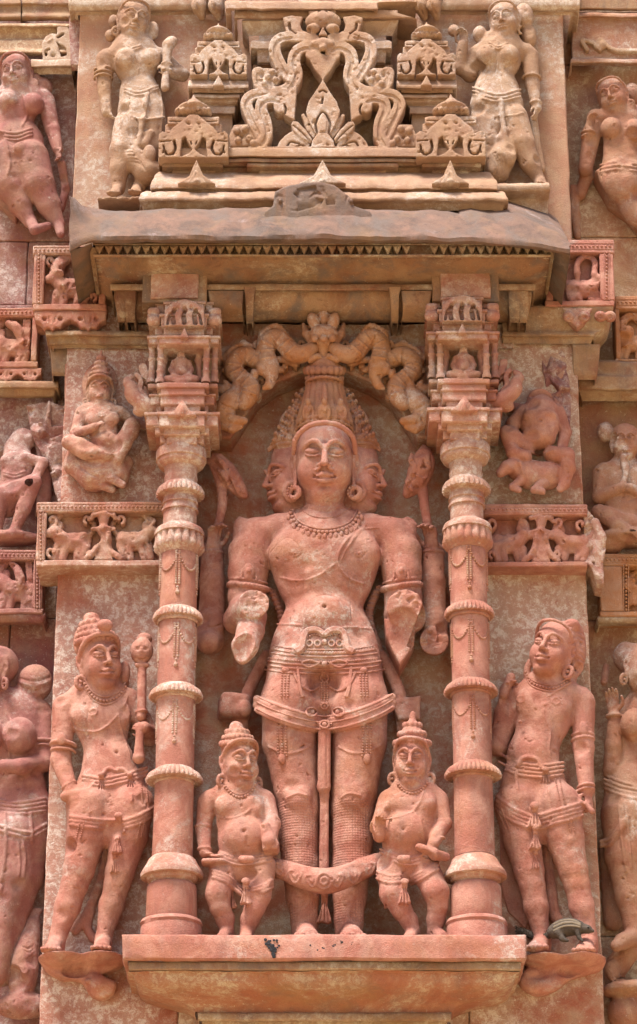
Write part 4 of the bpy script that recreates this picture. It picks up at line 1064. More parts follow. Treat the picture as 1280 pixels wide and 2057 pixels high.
    for u, v, r in ((626, 1430, 11), (680, 1430, 11), (652, 1418, 7), (652, 1455, 9)):
        g = S.snap([(u+r*cos(a), v+r*.8*sin(a)) for a in np.linspace(0, 2*pi, 13)], 2, h=2, step=2); m.tube(g, 2.2, 6)
        m.balls([P(u, v, np.nan_to_num(S.surf(u, v), nan=80)+1)], r*.55, (1, .6, 1))
    m.build('hip_sash', 'pink', t)
build_main()

# ------------------------------------------------------------------ carved attendants and relief figures
def limb(S, pts, r0, r1, k=5, q=1.0, rm=None):
    n = len(pts); rs = np.linspace(r0, r1, n)
    if rm is not None: rs[n//2] = rm
    S.t([(*p, r) for p, r in zip(pts, rs)], k=k, q=q)
def swag(S, pts, r=2.2, gap=6.0, n=2, k=2):
    for i in range(n): S.ln([(a, b+i*gap) for a, b in pts], r, k=k)
def build_small_attendants():
    for who in (0, 1):
        lab = ('pot bellied dwarf attendant with low crown and broken hand, left of the tall statue', 'pot bellied dwarf attendant with pointed crown and bag, right of the tall statue')[who]
        if who == 0:
            t = thing('dwarf_statue', lab, 'statue', P(490, 1878, 90))
            S = Sculpt(394, 1448, 570, 1890, 10, 160, 1.75)
            S.t([(478, 1600, 84, 48), (486, 1640, 86, 50), (490, 1690, 88, 50), (492, 1728, 84, 48)], q=.62, k=8); S.e(492, 1676, 112, 40, 22, 34, k=12); S.e(490, 1668, 136, 3.5, 10, 3, cut=True)
            S.t([(424, 1606, 80, 20), (480, 1592, 80, 24), (530, 1606, 80, 20)], k=10); S.e(455, 1618, 106, 24, 14, 20, k=10); S.e(508, 1618, 106, 22, 14, 20, k=10)
            S.t([(481, 1560, 86, 19), (480, 1596, 84, 22)], k=5)
            limb(S, [(417, 1612, 80), (408, 1665, 82), (412, 1712, 96)], 21, 12, rm=16); hand(S, (412, 1714, 98), (452, 1726, 112), nrm=(0, .3, 1), curl=.25, thumb=1, L=40)
            S.b(404, 1722, 452, 1732, 84, 122, rnd=5, k=4)
            limb(S, [(534, 1612, 80), (546, 1655, 96), (541, 1690, 124)], 20, 14, rm=17); S.poly([(524, 1652), (540, 1650), (562, 1694), (558, 1704), (528, 1706)], 80, 128, rnd=5)
            ring(S, 408, 1662, 82, 16.5, 16.5, 2.2, beads=2); ring(S, 411, 1706, 94, 12.5, 12.5, 2.2)
            S.t([(452, 1742, 84, 30), (438, 1796, 100, 25), (442, 1822, 98, 20), (452, 1846, 88, 18), (456, 1874, 86, 14)], k=7); foot(S, (456, 1868, 84), (446, 1884, 118), 15)
            S.t([(526, 1742, 84, 30), (520, 1800, 98, 24), (512, 1824, 96, 20), (502, 1848, 88, 18), (496, 1874, 86, 14)], k=7); foot(S, (496, 1868, 84), (494, 1884, 116), 15)
            H = Head(S, 481, 1534, 92, 91, yaw=24, pitch=10, roll=-4, wide=.86)
            cx = 8
            s1 = [(428, 1748), (456, 1760), (486, 1784)]; s2 = [(500, 1786), (524, 1780), (548, 1768)]; kn = 494
            bl = [(440, 1712), (470, 1722), (500, 1724), (545, 1714)]; nk = [(452, 1580), (466, 1596), (484, 1602), (504, 1592), (512, 1576)]
            th = [(436, 1640), (462, 1644), (490, 1636), (506, 1620), (508, 1600)]
        else:
            t = thing('dwarf_statue', lab, 'statue', P(825, 1878, 90))
            S = Sculpt(732, 1440, 912, 1890, 10, 160, 1.75)
            S.t([(832, 1596, 84, 48), (826, 1640, 86, 50), (820, 1690, 88, 50), (816, 1728, 84, 48)], q=.62, k=8); S.e(814, 1668, 112, 42, 24, 34, k=12); S.e(811, 1664, 137, 3.5, 10, 3, cut=True)
            S.t([(784, 1604, 80, 20), (830, 1590, 80, 24), (876, 1602, 80, 20)], k=10); S.e(806, 1614, 106, 24, 14, 20, k=10); S.e(854, 1614, 104, 22, 14, 20, k=10)
            S.t([(828, 1556, 86, 19), (830, 1592, 84, 22)], k=5)
            limb(S, [(780, 1610, 80), (762, 1660, 96), (762, 1680, 112)], 21, 13, rm=17); hand(S, (762, 1684, 118), (766, 1632, 132), nrm=(0, 1, .1), curl=.55, thumb=-1, L=52)
            S.t([(790, 1600, 100, 9), (778, 1622, 104, 7)], k=4)
            limb(S, [(882, 1610, 80), (891, 1655, 88), (870, 1696, 120)], 20, 12, rm=16); hand(S, (874, 1690, 118), (846, 1716, 132), nrm=(0, -.4, -1), curl=.55, thumb=-1, L=40)
            S.t([(842, 1702, 126, 8), (872, 1716, 126, 12), (896, 1722, 110, 9)], k=4)
            ring(S, 889, 1652, 86, 17, 17, 2.2, beads=2); ring(S, 880, 1684, 110, 13, 13, 2.2)
            S.t([(786, 1742, 84, 30), (790, 1796, 96, 26), (806, 1826, 94, 20), (822, 1850, 88, 17), (830, 1874, 86, 14)], k=7); foot(S, (830, 1868, 84), (822, 1884, 116), 15)
            S.t([(850, 1738, 84, 32), (876, 1792, 104, 26), (880, 1820, 98, 20), (876, 1848, 90, 18), (872, 1874, 86, 14)], k=7); foot(S, (872, 1868, 84), (892, 1884, 114), 15)
            H = Head(S, 827, 1529, 94, 88, yaw=-6, pitch=10, roll=2, wide=.86)
            s1 = [(758, 1750), (782, 1760), (804, 1758)]; s2 = [(826, 1762), (852, 1750), (880, 1732)]; kn = 813
            bl = [(764, 1706), (794, 1718), (826, 1724), (862, 1714)]; nk = [(800, 1576), (812, 1590), (828, 1594), (846, 1588), (858, 1574)]
            th = [(776, 1646), (806, 1640), (830, 1630), (846, 1606), (852, 1584)]; 
            S.ln([(830, 1630), (846, 1650), (852, 1690)], 1.4)
        H.hairband(.04); H.crown(3, h=.42 if who == 0 else .62, r0=.40, r1=.16 if who == 0 else .08, lean=.1)
        S.ln(th, 1.6); swag(S, bl, 2.4, 7, 3); swag(S, s1, 3.2, 7, 3); swag(S, s2, 3.2, 7, 3)
        tassel(S, kn, 1770, 1814, 124, 7, 13); tassel(S, kn-30, 1782, 1822, 96, 6, 12)
        S.t([(kn-8, 1726, 130, 8), (kn+10, 1726, 130, 8)], k=3); S.e(kn, 1727, 132, 10, 9, 8, k=2)
        S.chips(50, dents=6)
        S.mesh('body', 'pink', t)
        m = Orn(S); m.beads(nk, 3.0, 2.0, .5); m.line([(a, b-6) for a, b in nk], 1.8); m.build('necklace', 'pink', t)
def build_mace_bearer():
    t = thing('attendant_statue', 'standing crowned man holding a skull headed mace, left of the left column', 'statue', P(170, 1905, 40))
    S = Sculpt(78, 1212, 326, 1912, -14, 118, 1.8)
    S.t([(196, 1412, 34, 62), (205, 1450, 36, 55), (212, 1500, 36, 42), (216, 1540, 36, 48), (222, 1590, 36, 70), (225, 1630, 36, 78)], q=.48, k=12)
    S.t([(132, 1418, 30, 24), (195, 1396, 32, 26), (258, 1404, 28, 22)], k=10); S.e(176, 1434, 54, 34, 13, 28, k=12); S.e(236, 1434, 52, 26, 13, 28, k=12); S.e(226, 1525, 44, 40, 22, 34, k=18); S.e(234, 1510, 66, 3, 9, 2.5, cut=True)
    S.t([(203, 1350, 36, 25), (200, 1398, 32, 28)], k=6)
    for v in (1372, 1379): S.ln([(182, v-3), (204, v+2), (226, v-4)], 1.2, cut=True)
    limb(S, [(130, 1424, 28), (122, 1528, 34), (142, 1588, 56)], 25, 14, rm=20, k=6); hand(S, (140, 1584, 56), (186, 1602, 70), nrm=(.2, -.6, -.6), curl=.5, thumb=1, L=54)
    S.t([(132, 1600, 58, 11), (168, 1590, 72, 9), (184, 1576, 70, 6)], k=4); S.t([(150, 1606, 60, 12), (190, 1618, 66, 9), (206, 1632, 60, 7)], k=4)
    ring(S, 127, 1497, 33, 24, 24, 4, tilt=4, beads=3.4); ring(S, 127, 1510, 34, 24, 24, 2.4, tilt=4); S.e(124, 1484, 58, 9, 5, 13, k=3); ring(S, 139, 1578, 52, 15, 15, 2.4, tilt=-30)
    limb(S, [(264, 1412, 26), (302, 1478, 22), (290, 1462, 60)], 22, 13, rm=20)
    # mace
    S.t([(286, 1330, 48, 9), (284, 1440, 56, 10)], k=2); S.e(285, 1308, 50, 23, 20, 26, k=3); S.e(290, 1284, 40, 16, 14, 12, k=4)
    for q in (-1, 1): S.e(285+q*9, 1302, 70, 6, 6, 5, cut=True, k=2)
    S.e(285, 1314, 72, 3, 5, 4, cut=True); S.ln([(274, 1322), (285, 1325), (296, 1322)], 1.5, cut=True); S.t([(276, 1336, 54, 5), (296, 1336, 54, 5)], k=2)
    hand(S, (298, 1478, 44), (268, 1448, 72), nrm=(-.6, -.3, .3), curl=.85, thumb=1, L=46); S.t([(282, 1460, 60, 9), (280, 1505, 62, 9), (279, 1522, 62, 13)], k=3); ring(S, 284, 1430, 56, 11, 11, 2.5)
    # legs, one bent outward
    S.t([(182, 1620, 36, 50), (174, 1680, 38, 40), (158, 1750, 40, 31), (150, 1778, 40, 27), (136, 1820, 36, 26), (117, 1880, 34, 17), (113, 1904, 34, 18)], k=6); foot(S, (113, 1890, 34), (104, 1906, 72), 20)
    S.t([(264, 1620, 36, 48), (259, 1680, 38, 38), (241, 1752, 40, 29), (235, 1778, 40, 26), (224, 1820, 36, 25), (209, 1880, 34, 16), (207, 1904, 34, 17)], k=6); foot(S, (207, 1890, 34), (204, 1904, 74), 20)
    S.t([(222, 1680, 8, 9), (206, 1760, 2, 9), (178, 1830, 2, 9), (152, 1868, 4, 10)], smooth=4, k=4); S.t([(184, 1830, 2, 8), (176, 1862, 2, 8), (190, 1888, 6, 8)], smooth=4, k=4)
    H = Head(S, 200, 1331, 46, 102, yaw=24, pitch=8, roll=-9, wide=.88); H.hairband(.045)
    H.crown(4, h=.52, r0=.42, r1=.17, lean=.15); H.path([(-.05, .44, .62), (.05, .44, .62)], .10, .04)
    S.e(158, 1290, 30, 10, 12, 26, k=4); S.e(250, 1352, 30, 12, 12, 24, k=4)
    nk = [(170, 1374), (186, 1398), (210, 1408), (236, 1400), (252, 1380)]
    S.ln([(150, 1462), (168, 1468), (200, 1468), (228, 1446), (248, 1420), (256, 1396)], 2.0); S.ln([(238, 1436), (246, 1470), (262, 1520)], 1.3); S.ln([(180, 1428), (186, 1424), (194, 1426), (194, 1434), (184, 1437)], 1.2); S.ln([(252, 1440), (262, 1436), (266, 1446)], 1.5)
    S.ln([(178, 1425), (172, 1500), (170, 1560)], .9, cut=True)
    swag(S, [(166, 1558), (206, 1564), (250, 1556), (296, 1542)], 2.6, 7.5, 3)
    tassel(S, 204, 1556, 1584, 70, 5, 9); S.ln([(206, 1554), (218, 1544), (230, 1548), (246, 1546), (258, 1554)], 3.4, k=2); tassel(S, 262, 1556, 1580, 66, 5, 9)
    swag(S, [(142, 1640), (180, 1646), (234, 1650)], 3.6, 8, 3); swag(S, [(238, 1652), (276, 1640), (308, 1622)], 3.6, 8, 3)
    tassel(S, 238, 1638, 1672, 86, 7, 14); tassel(S, 235, 1674, 1712, 80, 6, 11); tassel(S, 230, 1712, 1752, 72, 5, 9)
    S.ln([(266, 1584), (264, 1610)], 3, k=2)
    S.ln([(138, 1700), (134, 1740), (144, 1780), (158, 1786)], 1.0, cut=True)
    S.chips(50, dents=10)
    S.mesh('body', 'pink', t)
    m = Orn(S); m.beads(nk, 3.4, 1.9, .5); m.line([(a, b-8) for a, b in nk], 2.0); m.line([(a, b+7) for a, b in nk], 1.6); m.build('necklace', 'pink', t)
    for u0, v0, u1, v1 in ((284, 1572, 286, 1612), (294, 1570, 297, 1610), (160, 1656, 154, 1682), (168, 1656, 162, 1682), (282, 1654, 276, 1682), (290, 1652, 284, 1680)): m = Orn(S); m.beads([(u0, v0), (u1, v1)], 2.0, 2.0); m.build('bead_string', 'pink', t)
def build_scarf_bearer():
    t = thing('attendant_statue', 'standing bareheaded man grasping his sash end, right of the right column', 'statue', P(1125, 1905, 40))
    S = Sculpt(986, 1226, 1222, 1916, -14, 118, 1.8)
    S.t([(1102, 1400, 34, 62), (1092, 1440, 36, 55), (1079, 1490, 36, 44), (1071, 1530, 36, 50), (1072, 1580, 36, 64), (1082, 1625, 36, 74)], q=.48, k=12)
    S.t([(1046, 1396, 28, 22), (1110, 1382, 32, 24), (1166, 1402, 30, 23)], k=10); S.e(1064, 1412, 53, 28, 13, 28, k=12); S.e(1118, 1416, 54, 32, 13, 28, k=12); S.e(1066, 1506, 44, 40, 22, 34, k=18)
    S.ln([(1056, 1486), (1064, 1490), (1074, 1485)], 1.8, cut=True); S.e(1046, 1450, 64, 5, 4, 3, k=3)
    S.t([(1112, 1330, 36, 26), (1110, 1384, 32, 28)], k=6)
    limb(S, [(1172, 1412, 28), (1172, 1500, 32), (1178, 1588, 40)], 24, 15, rm=21, k=6); hand(S, (1180, 1590, 40), (1188, 1642, 56), nrm=(-.5, -.5, 0), curl=.7, thumb=-1, L=54)
    ring(S, 1171, 1487, 31, 22, 22, 3, tilt=-4, beads=2.6); ring(S, 1171, 1478, 31, 22, 22, 2); S.e(1172, 1464, 52, 9, 5, 13, k=3)
    for v in (1580, 1588): ring(S, 1177, v, 40, 16.5, 16.5, 2.2, tilt=-6)
    limb(S, [(1040, 1398, 22), (1000, 1500, 20), (1008, 1430, 26)], 20, 15, rm=19); hand(S, (1008, 1428, 26), (1022, 1352, 40), nrm=(.5, .6, 0), curl=.6, thumb=1, L=76, r=.85)
    S.t([(1012, 1395, 40, 10), (1026, 1360, 44, 9)], k=3)
    S.t([(1040, 1620, 36, 48), (1048, 1680, 38, 38), (1063, 1750, 40, 30), (1069, 1778, 40, 26), (1077, 1822, 36, 25), (1088, 1880, 34, 16), (1090, 1904, 34, 17)], k=6); foot(S, (1089, 1890, 34), (1080, 1902, 72), 22)
    S.t([(1118, 1620, 36, 50), (1133, 1680, 38, 40), (1152, 1750, 40, 29), (1159, 1778, 40, 26), (1169, 1822, 36, 25), (1182, 1880, 34, 17), (1184, 1906, 34, 18)], k=6); foot(S, (1183, 1892, 34), (1174, 1908, 74), 22)
    S.t([(1092, 1680, 6, 10), (1104, 1760, 2, 10), (1112, 1832, 6, 12), (1122, 1850, 10, 10)], smooth=4, k=4); S.ln([(1098, 1690), (1106, 1770), (1112, 1830)], 1.8, cut=True)
    S.poly([(1004, 1640), (1030, 1700), (1050, 1780), (1062, 1850), (1056, 1866), (1020, 1830), (1006, 1780)], -14, 6, rnd=3)
    H = Head(S, 1110, 1309, 48, 100, yaw=-24, pitch=4, roll=16, wide=.9, ears=(0, 1), ring=(0, 1)); H.hair(); H.hairband(.03, z=.40)
    H.e((.25, -.1, .62), (.14, .18, .12), k=.12)
    S.e(1160, 1300, 30, 18, 24, 50, k=8)
    for i in range(9): S.ln([(1120+i*6, 1246+i*2+i*i*.5), (1132+i*5.5, 1236+i*6+i*i*.5)], 1.4, cut=True)
    for i in range(7): S.ln([(1150, 1272+i*11), (1162, 1268+i*11), (1176, 1276+i*11)], 1.5, cut=True)
    for i in range(4): S.t([(1148+i*6, 1322+i*4, 44-i*5, 4), (1152+i*5, 1344, 44-i*5, 4), (1140+i*5, 1362, 44-i*5, 4), (1146+i*3, 1376, 40-i*5, 3)], k=2, smooth=3)
    S.t([(1064, 1330, 40, 6), (1058, 1352, 38, 6), (1062, 1370, 42, 5)], smooth=3, k=3)
    S.ln([(1148, 1368), (1124, 1384), (1100, 1400)], 1.6); S.ln([(1100, 1400), (1092, 1430), (1106, 1470), (1104, 1510), (1120, 1546)], 1.3)
    for u, v in ((1046, 1405), (1117, 1408)): S.ln([(u+8*cos(a), v+7*sin(a)) for a in np.linspace(0, 6.2, 9)], 1.2, closed=True)
    swag(S, [(1002, 1514), (1040, 1532), (1090, 1538), (1132, 1532)], 2.8, 8, 4)
    S.ln([(1040, 1538), (1050, 1524), (1066, 1522), (1080, 1528), (1090, 1544)], 4.2, k=2); tassel(S, 1096, 1546, 1572, 68, 6, 11)
    swag(S, [(998, 1600), (1030, 1624), (1066, 1640)], 3.6, 8.5, 4); swag(S, [(1078, 1640), (1120, 1628), (1170, 1612)], 3.6, 8.5, 4)
    tassel(S, 1074, 1618, 1660, 88, 8, 15); tassel(S, 1076, 1662, 1704, 82, 6, 12); tassel(S, 1076, 1704, 1744, 72, 5, 9)
    S.t([(1152, 1606, 56, 5), (1176, 1614, 60, 4), (1190, 1630, 60, 6)], k=3)
    S.ln([(1036, 1552), (1040, 1586)], 3.2, k=2); S.ln([(1102, 1580), (1104, 1596)], 2.6, k=2)
    S.chips(50, dents=10)
    S.mesh('body', 'pink', t)
    nk = [(1056, 1350), (1066, 1370), (1090, 1380), (1116, 1382), (1144, 1366)]
    m = Orn(S); m.beads(nk, 3.0, 2.0, .4); m.line([(a, b+6) for a, b in nk], 1.8); m.line([(a, b-6) for a, b in nk], 1.6); m.build('necklace', 'pink', t)
    for u0, v0, u1, v1 in ((1000, 1630, 1016, 1664), (1008, 1626, 1024, 1668), (1142, 1648, 1146, 1670), (1150, 1646, 1154, 1668), (1116, 1566, 1124, 1606), (1124, 1564, 1132, 1604)): m = Orn(S); m.beads([(u0, v0), (u1, v1)], 2.0, 2.0); m.build('bead_string', 'pink', t)
def build_ledges():
    for q, lab in ((0, 'lobed ledge with a curled shell underside below the man with the mace'), (1, 'lobed ledge with a curled shell underside below the sash grasping man')):
        t = thing('ledge', lab, 'ledge', P(160 if q == 0 else 1130, 1960, 20), 'ledges carrying the side attendants')
        if q == 0:
            S = Sculpt(74, 1880, 262, 2012, -12, 118, 1.9)
            S.poly([(80, 1924), (84, 1904), (150, 1896), (250, 1902), (250, 1930), (200, 1960), (226, 1972), (228, 1990), (205, 2004), (180, 1994), (160, 1968), (118, 1962), (90, 1944)], -12, 30, rnd=8, smooth=4)
            S.e(128, 1922, 30, 52, 66, 22, k=8); S.e(206, 1924, 30, 48, 66, 20, k=8); S.t([(168, 1958, 20, 12), (196, 1976, 26, 17), (222, 1980, 20, 12)], k=5); S.e(178, 1972, 34, 8, 10, 6, k=3); S.e(150, 1950, 40, 30, 30, 12, k=4, cut=True); S.e(232, 1950, 46, 22, 26, 16, k=4, cut=True)
            v0 = 1903
        else:
            S = Sculpt(1034, 1882, 1224, 2012, -12, 118, 1.9)
            S.poly([(1046, 1902), (1120, 1896), (1210, 1910), (1216, 1928), (1206, 1944), (1150, 1962), (1120, 1984), (1086, 1996), (1056, 1984), (1044, 1966), (1060, 1938)], -12, 30, rnd=8, smooth=4)
            S.e(1092, 1922, 30, 50, 66, 20, k=8); S.e(1168, 1924, 30, 50, 66, 22, k=8); S.t([(1122, 1966, 20, 12), (1092, 1982, 26, 15), (1062, 1976, 20, 12), (1060, 1956, 24, 8), (1076, 1952, 30, 7)], k=4, smooth=3); S.e(1150, 1950, 40, 32, 30, 12, k=4, cut=True)
            v0 = 1905
        S.box(P(640, v0, 110)+(0, -60, 60), (700, 200, 60), None, 1, 2, cut=True)
        S.mesh('shell', 'pink', t)

# ------------------------------------------------------------------ relief figures around the niche
def build_goose_rider():
    t = thing('seated_statue', 'pointed crowned figure seated on a goose, carved left of the left capital', 'statue', P(205, 990, 10))
    S = Sculpt(124, 722, 292, 996, -16, 74, 1.9)
    S.poly([(130, 730), (160, 722), (150, 900), (270, 930), (250, 985), (130, 990)], -16, -4, rnd=3)
    H = Head(S, 201, 786, 26, 56, yaw=4, pitch=8, ears=(1, 1)); H.hairband(.05); H.crown(5, h=1.05, r0=.44, r1=.05); S.e(201, 772, 0, 36, 8, 48, k=5)
    S.t([(200, 818, 24, 15), (204, 838, 26, 34), (208, 868, 28, 27), (212, 900, 28, 32)], q=.6, k=8)
    S.t([(168, 828, 24, 14), (204, 822, 24, 16), (240, 830, 24, 14)], k=8); S.e(190, 842, 42, 17, 10, 14, k=6); S.e(224, 842, 42, 17, 10, 14, k=6); S.e(214, 884, 42, 22, 12, 18, k=6)
    limb(S, [(164, 832, 24), (152, 872, 34), (190, 858, 54)], 14, 9); hand(S, (188, 858, 54), (212, 844, 58), nrm=(.3, -.6, -.3), curl=.6, L=28)
    limb(S, [(246, 832, 20), (270, 850, 14), (292, 856, 10)], 14, 9)
    S.t([(228, 910, 30, 18), (262, 868, 46, 17), (266, 856, 46, 16), (250, 890, 52, 15), (236, 924, 50, 12)], k=5)
    S.t([(206, 920, 40, 18), (160, 896, 50, 16), (140, 888, 44, 15), (168, 908, 56, 14), (214, 912, 60, 11), (226, 906, 60, 9)], k=5)
    S.t([(150, 900, 14, 14), (150, 935, 16, 20), (190, 958, 22, 30), (232, 952, 24, 28), (250, 930, 18, 18)], k=8); S.t([(222, 926, 44, 9), (224, 962, 46, 8), (246, 974, 44, 8)], k=4); S.t([(196, 972, 32, 10), (226, 984, 30, 8)], k=4)
    for i in range(4): S.ln([(150+i*6, 926+i*6), (180+i*7, 944+i*6), (212+i*4, 940+i*8)], 1.4, cut=True)
    S.ln([(160, 868), (176, 880), (204, 878)], 1.4); swag(S, [(186, 822), (204, 832), (222, 822)], 1.8, 5, 2)
    S.chips(50, dents=10)
    S.mesh('body', 'pinkw', t)
def build_bull_rider():
    t = thing('seated_statue', 'headless pot bellied figure seated on a bull, carved right of the right capital', 'statue', P(1080, 990, 10))
    S = Sculpt(996, 758, 1160, 1000, -16, 86, 1.9)
    S.poly([(1040, 770), (1090, 760), (1140, 800), (1150, 980), (1120, 990), (1060, 940)], -16, -2, rnd=3)
    S.t([(1084, 806, 14, 26), (1086, 826, 22, 36)], k=8); S.poly([(1066, 806), (1080, 782), (1104, 786), (1124, 806), (1126, 824), (1064, 824)], -10, 24, rnd=4, k=4); S.box(P(1092, 790, 34), (26, 10, 16), rot3(20, 30, 10), 1, 1, cut=True)
    S.e(1084, 852, 32, 40, 34, 44, k=6); S.e(1068, 834, 56, 17, 9, 14, k=5); S.e(1100, 836, 54, 17, 9, 14, k=5); S.e(1084, 880, 70, 3, 8, 3, cut=True); S.e(1082, 880, 36, 34, 30, 22, k=8)
    limb(S, [(1052, 826, 26), (1030, 852, 32), (1030, 884, 54)], 15, 10, rm=13); S.t([(1050, 824, 10, 12), (1022, 816, 8, 10), (1008, 806, 6, 8)], k=3); limb(S, [(1122, 826, 20), (1136, 868, 20), (1124, 916, 34)], 14, 10)
    S.t([(1058, 902, 34, 18), (1028, 876, 48, 17), (1018, 870, 46, 15), (1030, 908, 52, 13), (1058, 916, 54, 11)], k=5)
    S.t([(1108, 912, 38, 17), (1138, 914, 48, 16), (1142, 940, 46, 14), (1134, 972, 44, 11), (1126, 982, 48, 8)], k=5)
    S.t([(1040, 944, 34, 22), (1066, 954, 34, 29), (1100, 956, 32, 28), (1122, 952, 26, 20)], k=6); S.t([(1032, 934, 44, 17), (1018, 940, 54, 14), (1006, 950, 56, 10)], k=4)
    for q in (0, 1): S.e(1030+q*12, 916+q*2, 50, 4, 5, 9, rot=-20+q*40, k=2); S.e(1042, 930, 58, 9, 5, 5, rot=30, k=2)
    S.e(1020, 934, 67, 3, 3, 3, k=1); S.e(1003, 950, 65, 2, 3, 2, cut=True, k=1); S.ln([(1000, 956), (1010, 957), (1018, 952)], 1.3, cut=True); S.ln([(1044, 928), (1050, 950), (1046, 968)], 2)
    S.t([(1046, 966, 46, 10), (1030, 978, 52, 8), (1042, 984, 54, 7)], k=3); S.t([(1092, 972, 46, 12), (1074, 984, 52, 8), (1090, 988, 54, 7)], k=3)
    S.ln([(1062, 906), (1084, 914), (1112, 904)], 2.4); S.ln([(1104, 838), (1114, 862), (1108, 890)], 1.4)
    S.chips(50, dents=10)
    S.mesh('body', 'pink', t)
def build_bearded_man():
    t = thing('seated_statue', 'bearded ascetic with folded hands and a side bun, seated at the right edge', 'statue', P(1250, 1090, -80))
    S = Sculpt(1176, 846, 1300, 1100, -124, -30, 1.9)
    H = Head(S, 1256, 890, -70, 62, yaw=-4, pitch=10, ears=(1, 0), ring=(0, 0)); H.hair(); S.e(1216, 868, -84, 17, 18, 20, k=4)
    S.t([(1256, 922, -52, 11), (1257, 950, -44, 6)], k=4); S.ln([(1256, 918), (1257, 948)], 1, cut=True)
    S.t([(1254, 944, -82, 34), (1252, 970, -78, 42), (1256, 1020, -74, 40), (1258, 1050, -78, 50)], q=.55, k=8)
    S.t([(1216, 950, -82, 22), (1290, 950, -82, 22)], k=8)
    limb(S, [(1208, 952, -80), (1204, 1000, -70), (1250, 978, -44)], 18, 10, rm=14); S.t([(1250, 980, -44, 8), (1258, 950, -44, 5)], k=3); limb(S, [(1302, 952, -80), (1306, 1000, -70), (1266, 980, -44)], 18, 10)
    S.t([(1290, 1060, -60, 20), (1222, 1036, -58, 18), (1204, 1030, -62, 16), (1240, 1056, -46, 14), (1278, 1074, -40, 10)], k=5)
    S.e(1262, 1082, -70, 70, 40, 16, k=5); S.e(1220, 1092, -76, 34, 28, 22, k=5)
    S.ln([(1240, 996), (1256, 1006), (1276, 1000)], 1.4, cut=True)
    S.chips(50, dents=10)
    S.mesh('body', 'bayrf', t)
def build_left_croucher():
    t = thing('relief_figure', 'worn crouching figure in wine red stone at the left edge, beside the goose rider', 'statue', P(40, 1080, -80))
    S = Sculpt(-24, 862, 112, 1092, -124, -40, 2.0)
    S.t([(34, 900, -92, 26), (36, 936, -84, 32), (30, 980, -84, 30), (14, 1010, -84, 32)], q=.6, k=8); S.e(46, 884, -92, 26, 18, 24, k=8)
    S.t([(12, 926, -78, 12), (50, 920, -74, 12), (86, 930, -74, 11), (70, 962, -62, 10), (56, 984, -60, 9)], k=5)
    S.t([(20, 996, -76, 26), (60, 976, -60, 20), (66, 972, -60, 17), (48, 1020, -60, 15), (30, 1066, -62, 10), (22, 1076, -60, 8)], k=6); S.t([(-4, 1000, -70, 24), (-10, 1060, -70, 16)], k=6)
    S.t([(84, 900, -100, 12), (92, 960, -104, 14), (86, 1030, -104, 16)], k=8); swag(S, [(8, 948), (30, 954), (52, 946)], 2.2, 6, 2)
    S.e(16, 1082, -84, 70, 34, 12, k=5)
    S.chips(50, dents=10)
    S.mesh('body', 'bayf', t)
def woman(S, hd, yaw, roll, H, sh, br, torso, arms, legs, d, crown=None):
    h = Head(S, hd[0], hd[1], d+10, H, yaw=yaw, pitch=10, roll=roll); h.hair(); h.hairband(.035, z=.42)
    S.t([(hd[0]+roll*.2, hd[1]+H*.45, d+2, H*.24), (torso[0][0], torso[0][1]-H*.1, d, H*.27)], k=5)
    S.t([(u, v, d, r) for u, v, r in torso], q=.58, k=9)
    S.t([(sh[0], sh[1], d-4, H*.27), (torso[0][0], torso[0][1], d-2, H*.3), (sh[2], sh[3], d-4, H*.27)], k=8)
    for u, v, r in br: S.e(u, v, d+r*.8, r*.94, r*.92, r*.94, k=6)
    for a, r0, r1 in arms: limb(S, a, r0, r1, k=5)
    for a, r0, r1 in legs: S.t([(*p, r) for p, r in zip(a, np.interp(np.arange(len(a)), [0, (len(a)-1)*.5, len(a)-1], [r0, (r0*1.1+r1)*.5, r1]))], k=7)
    return h
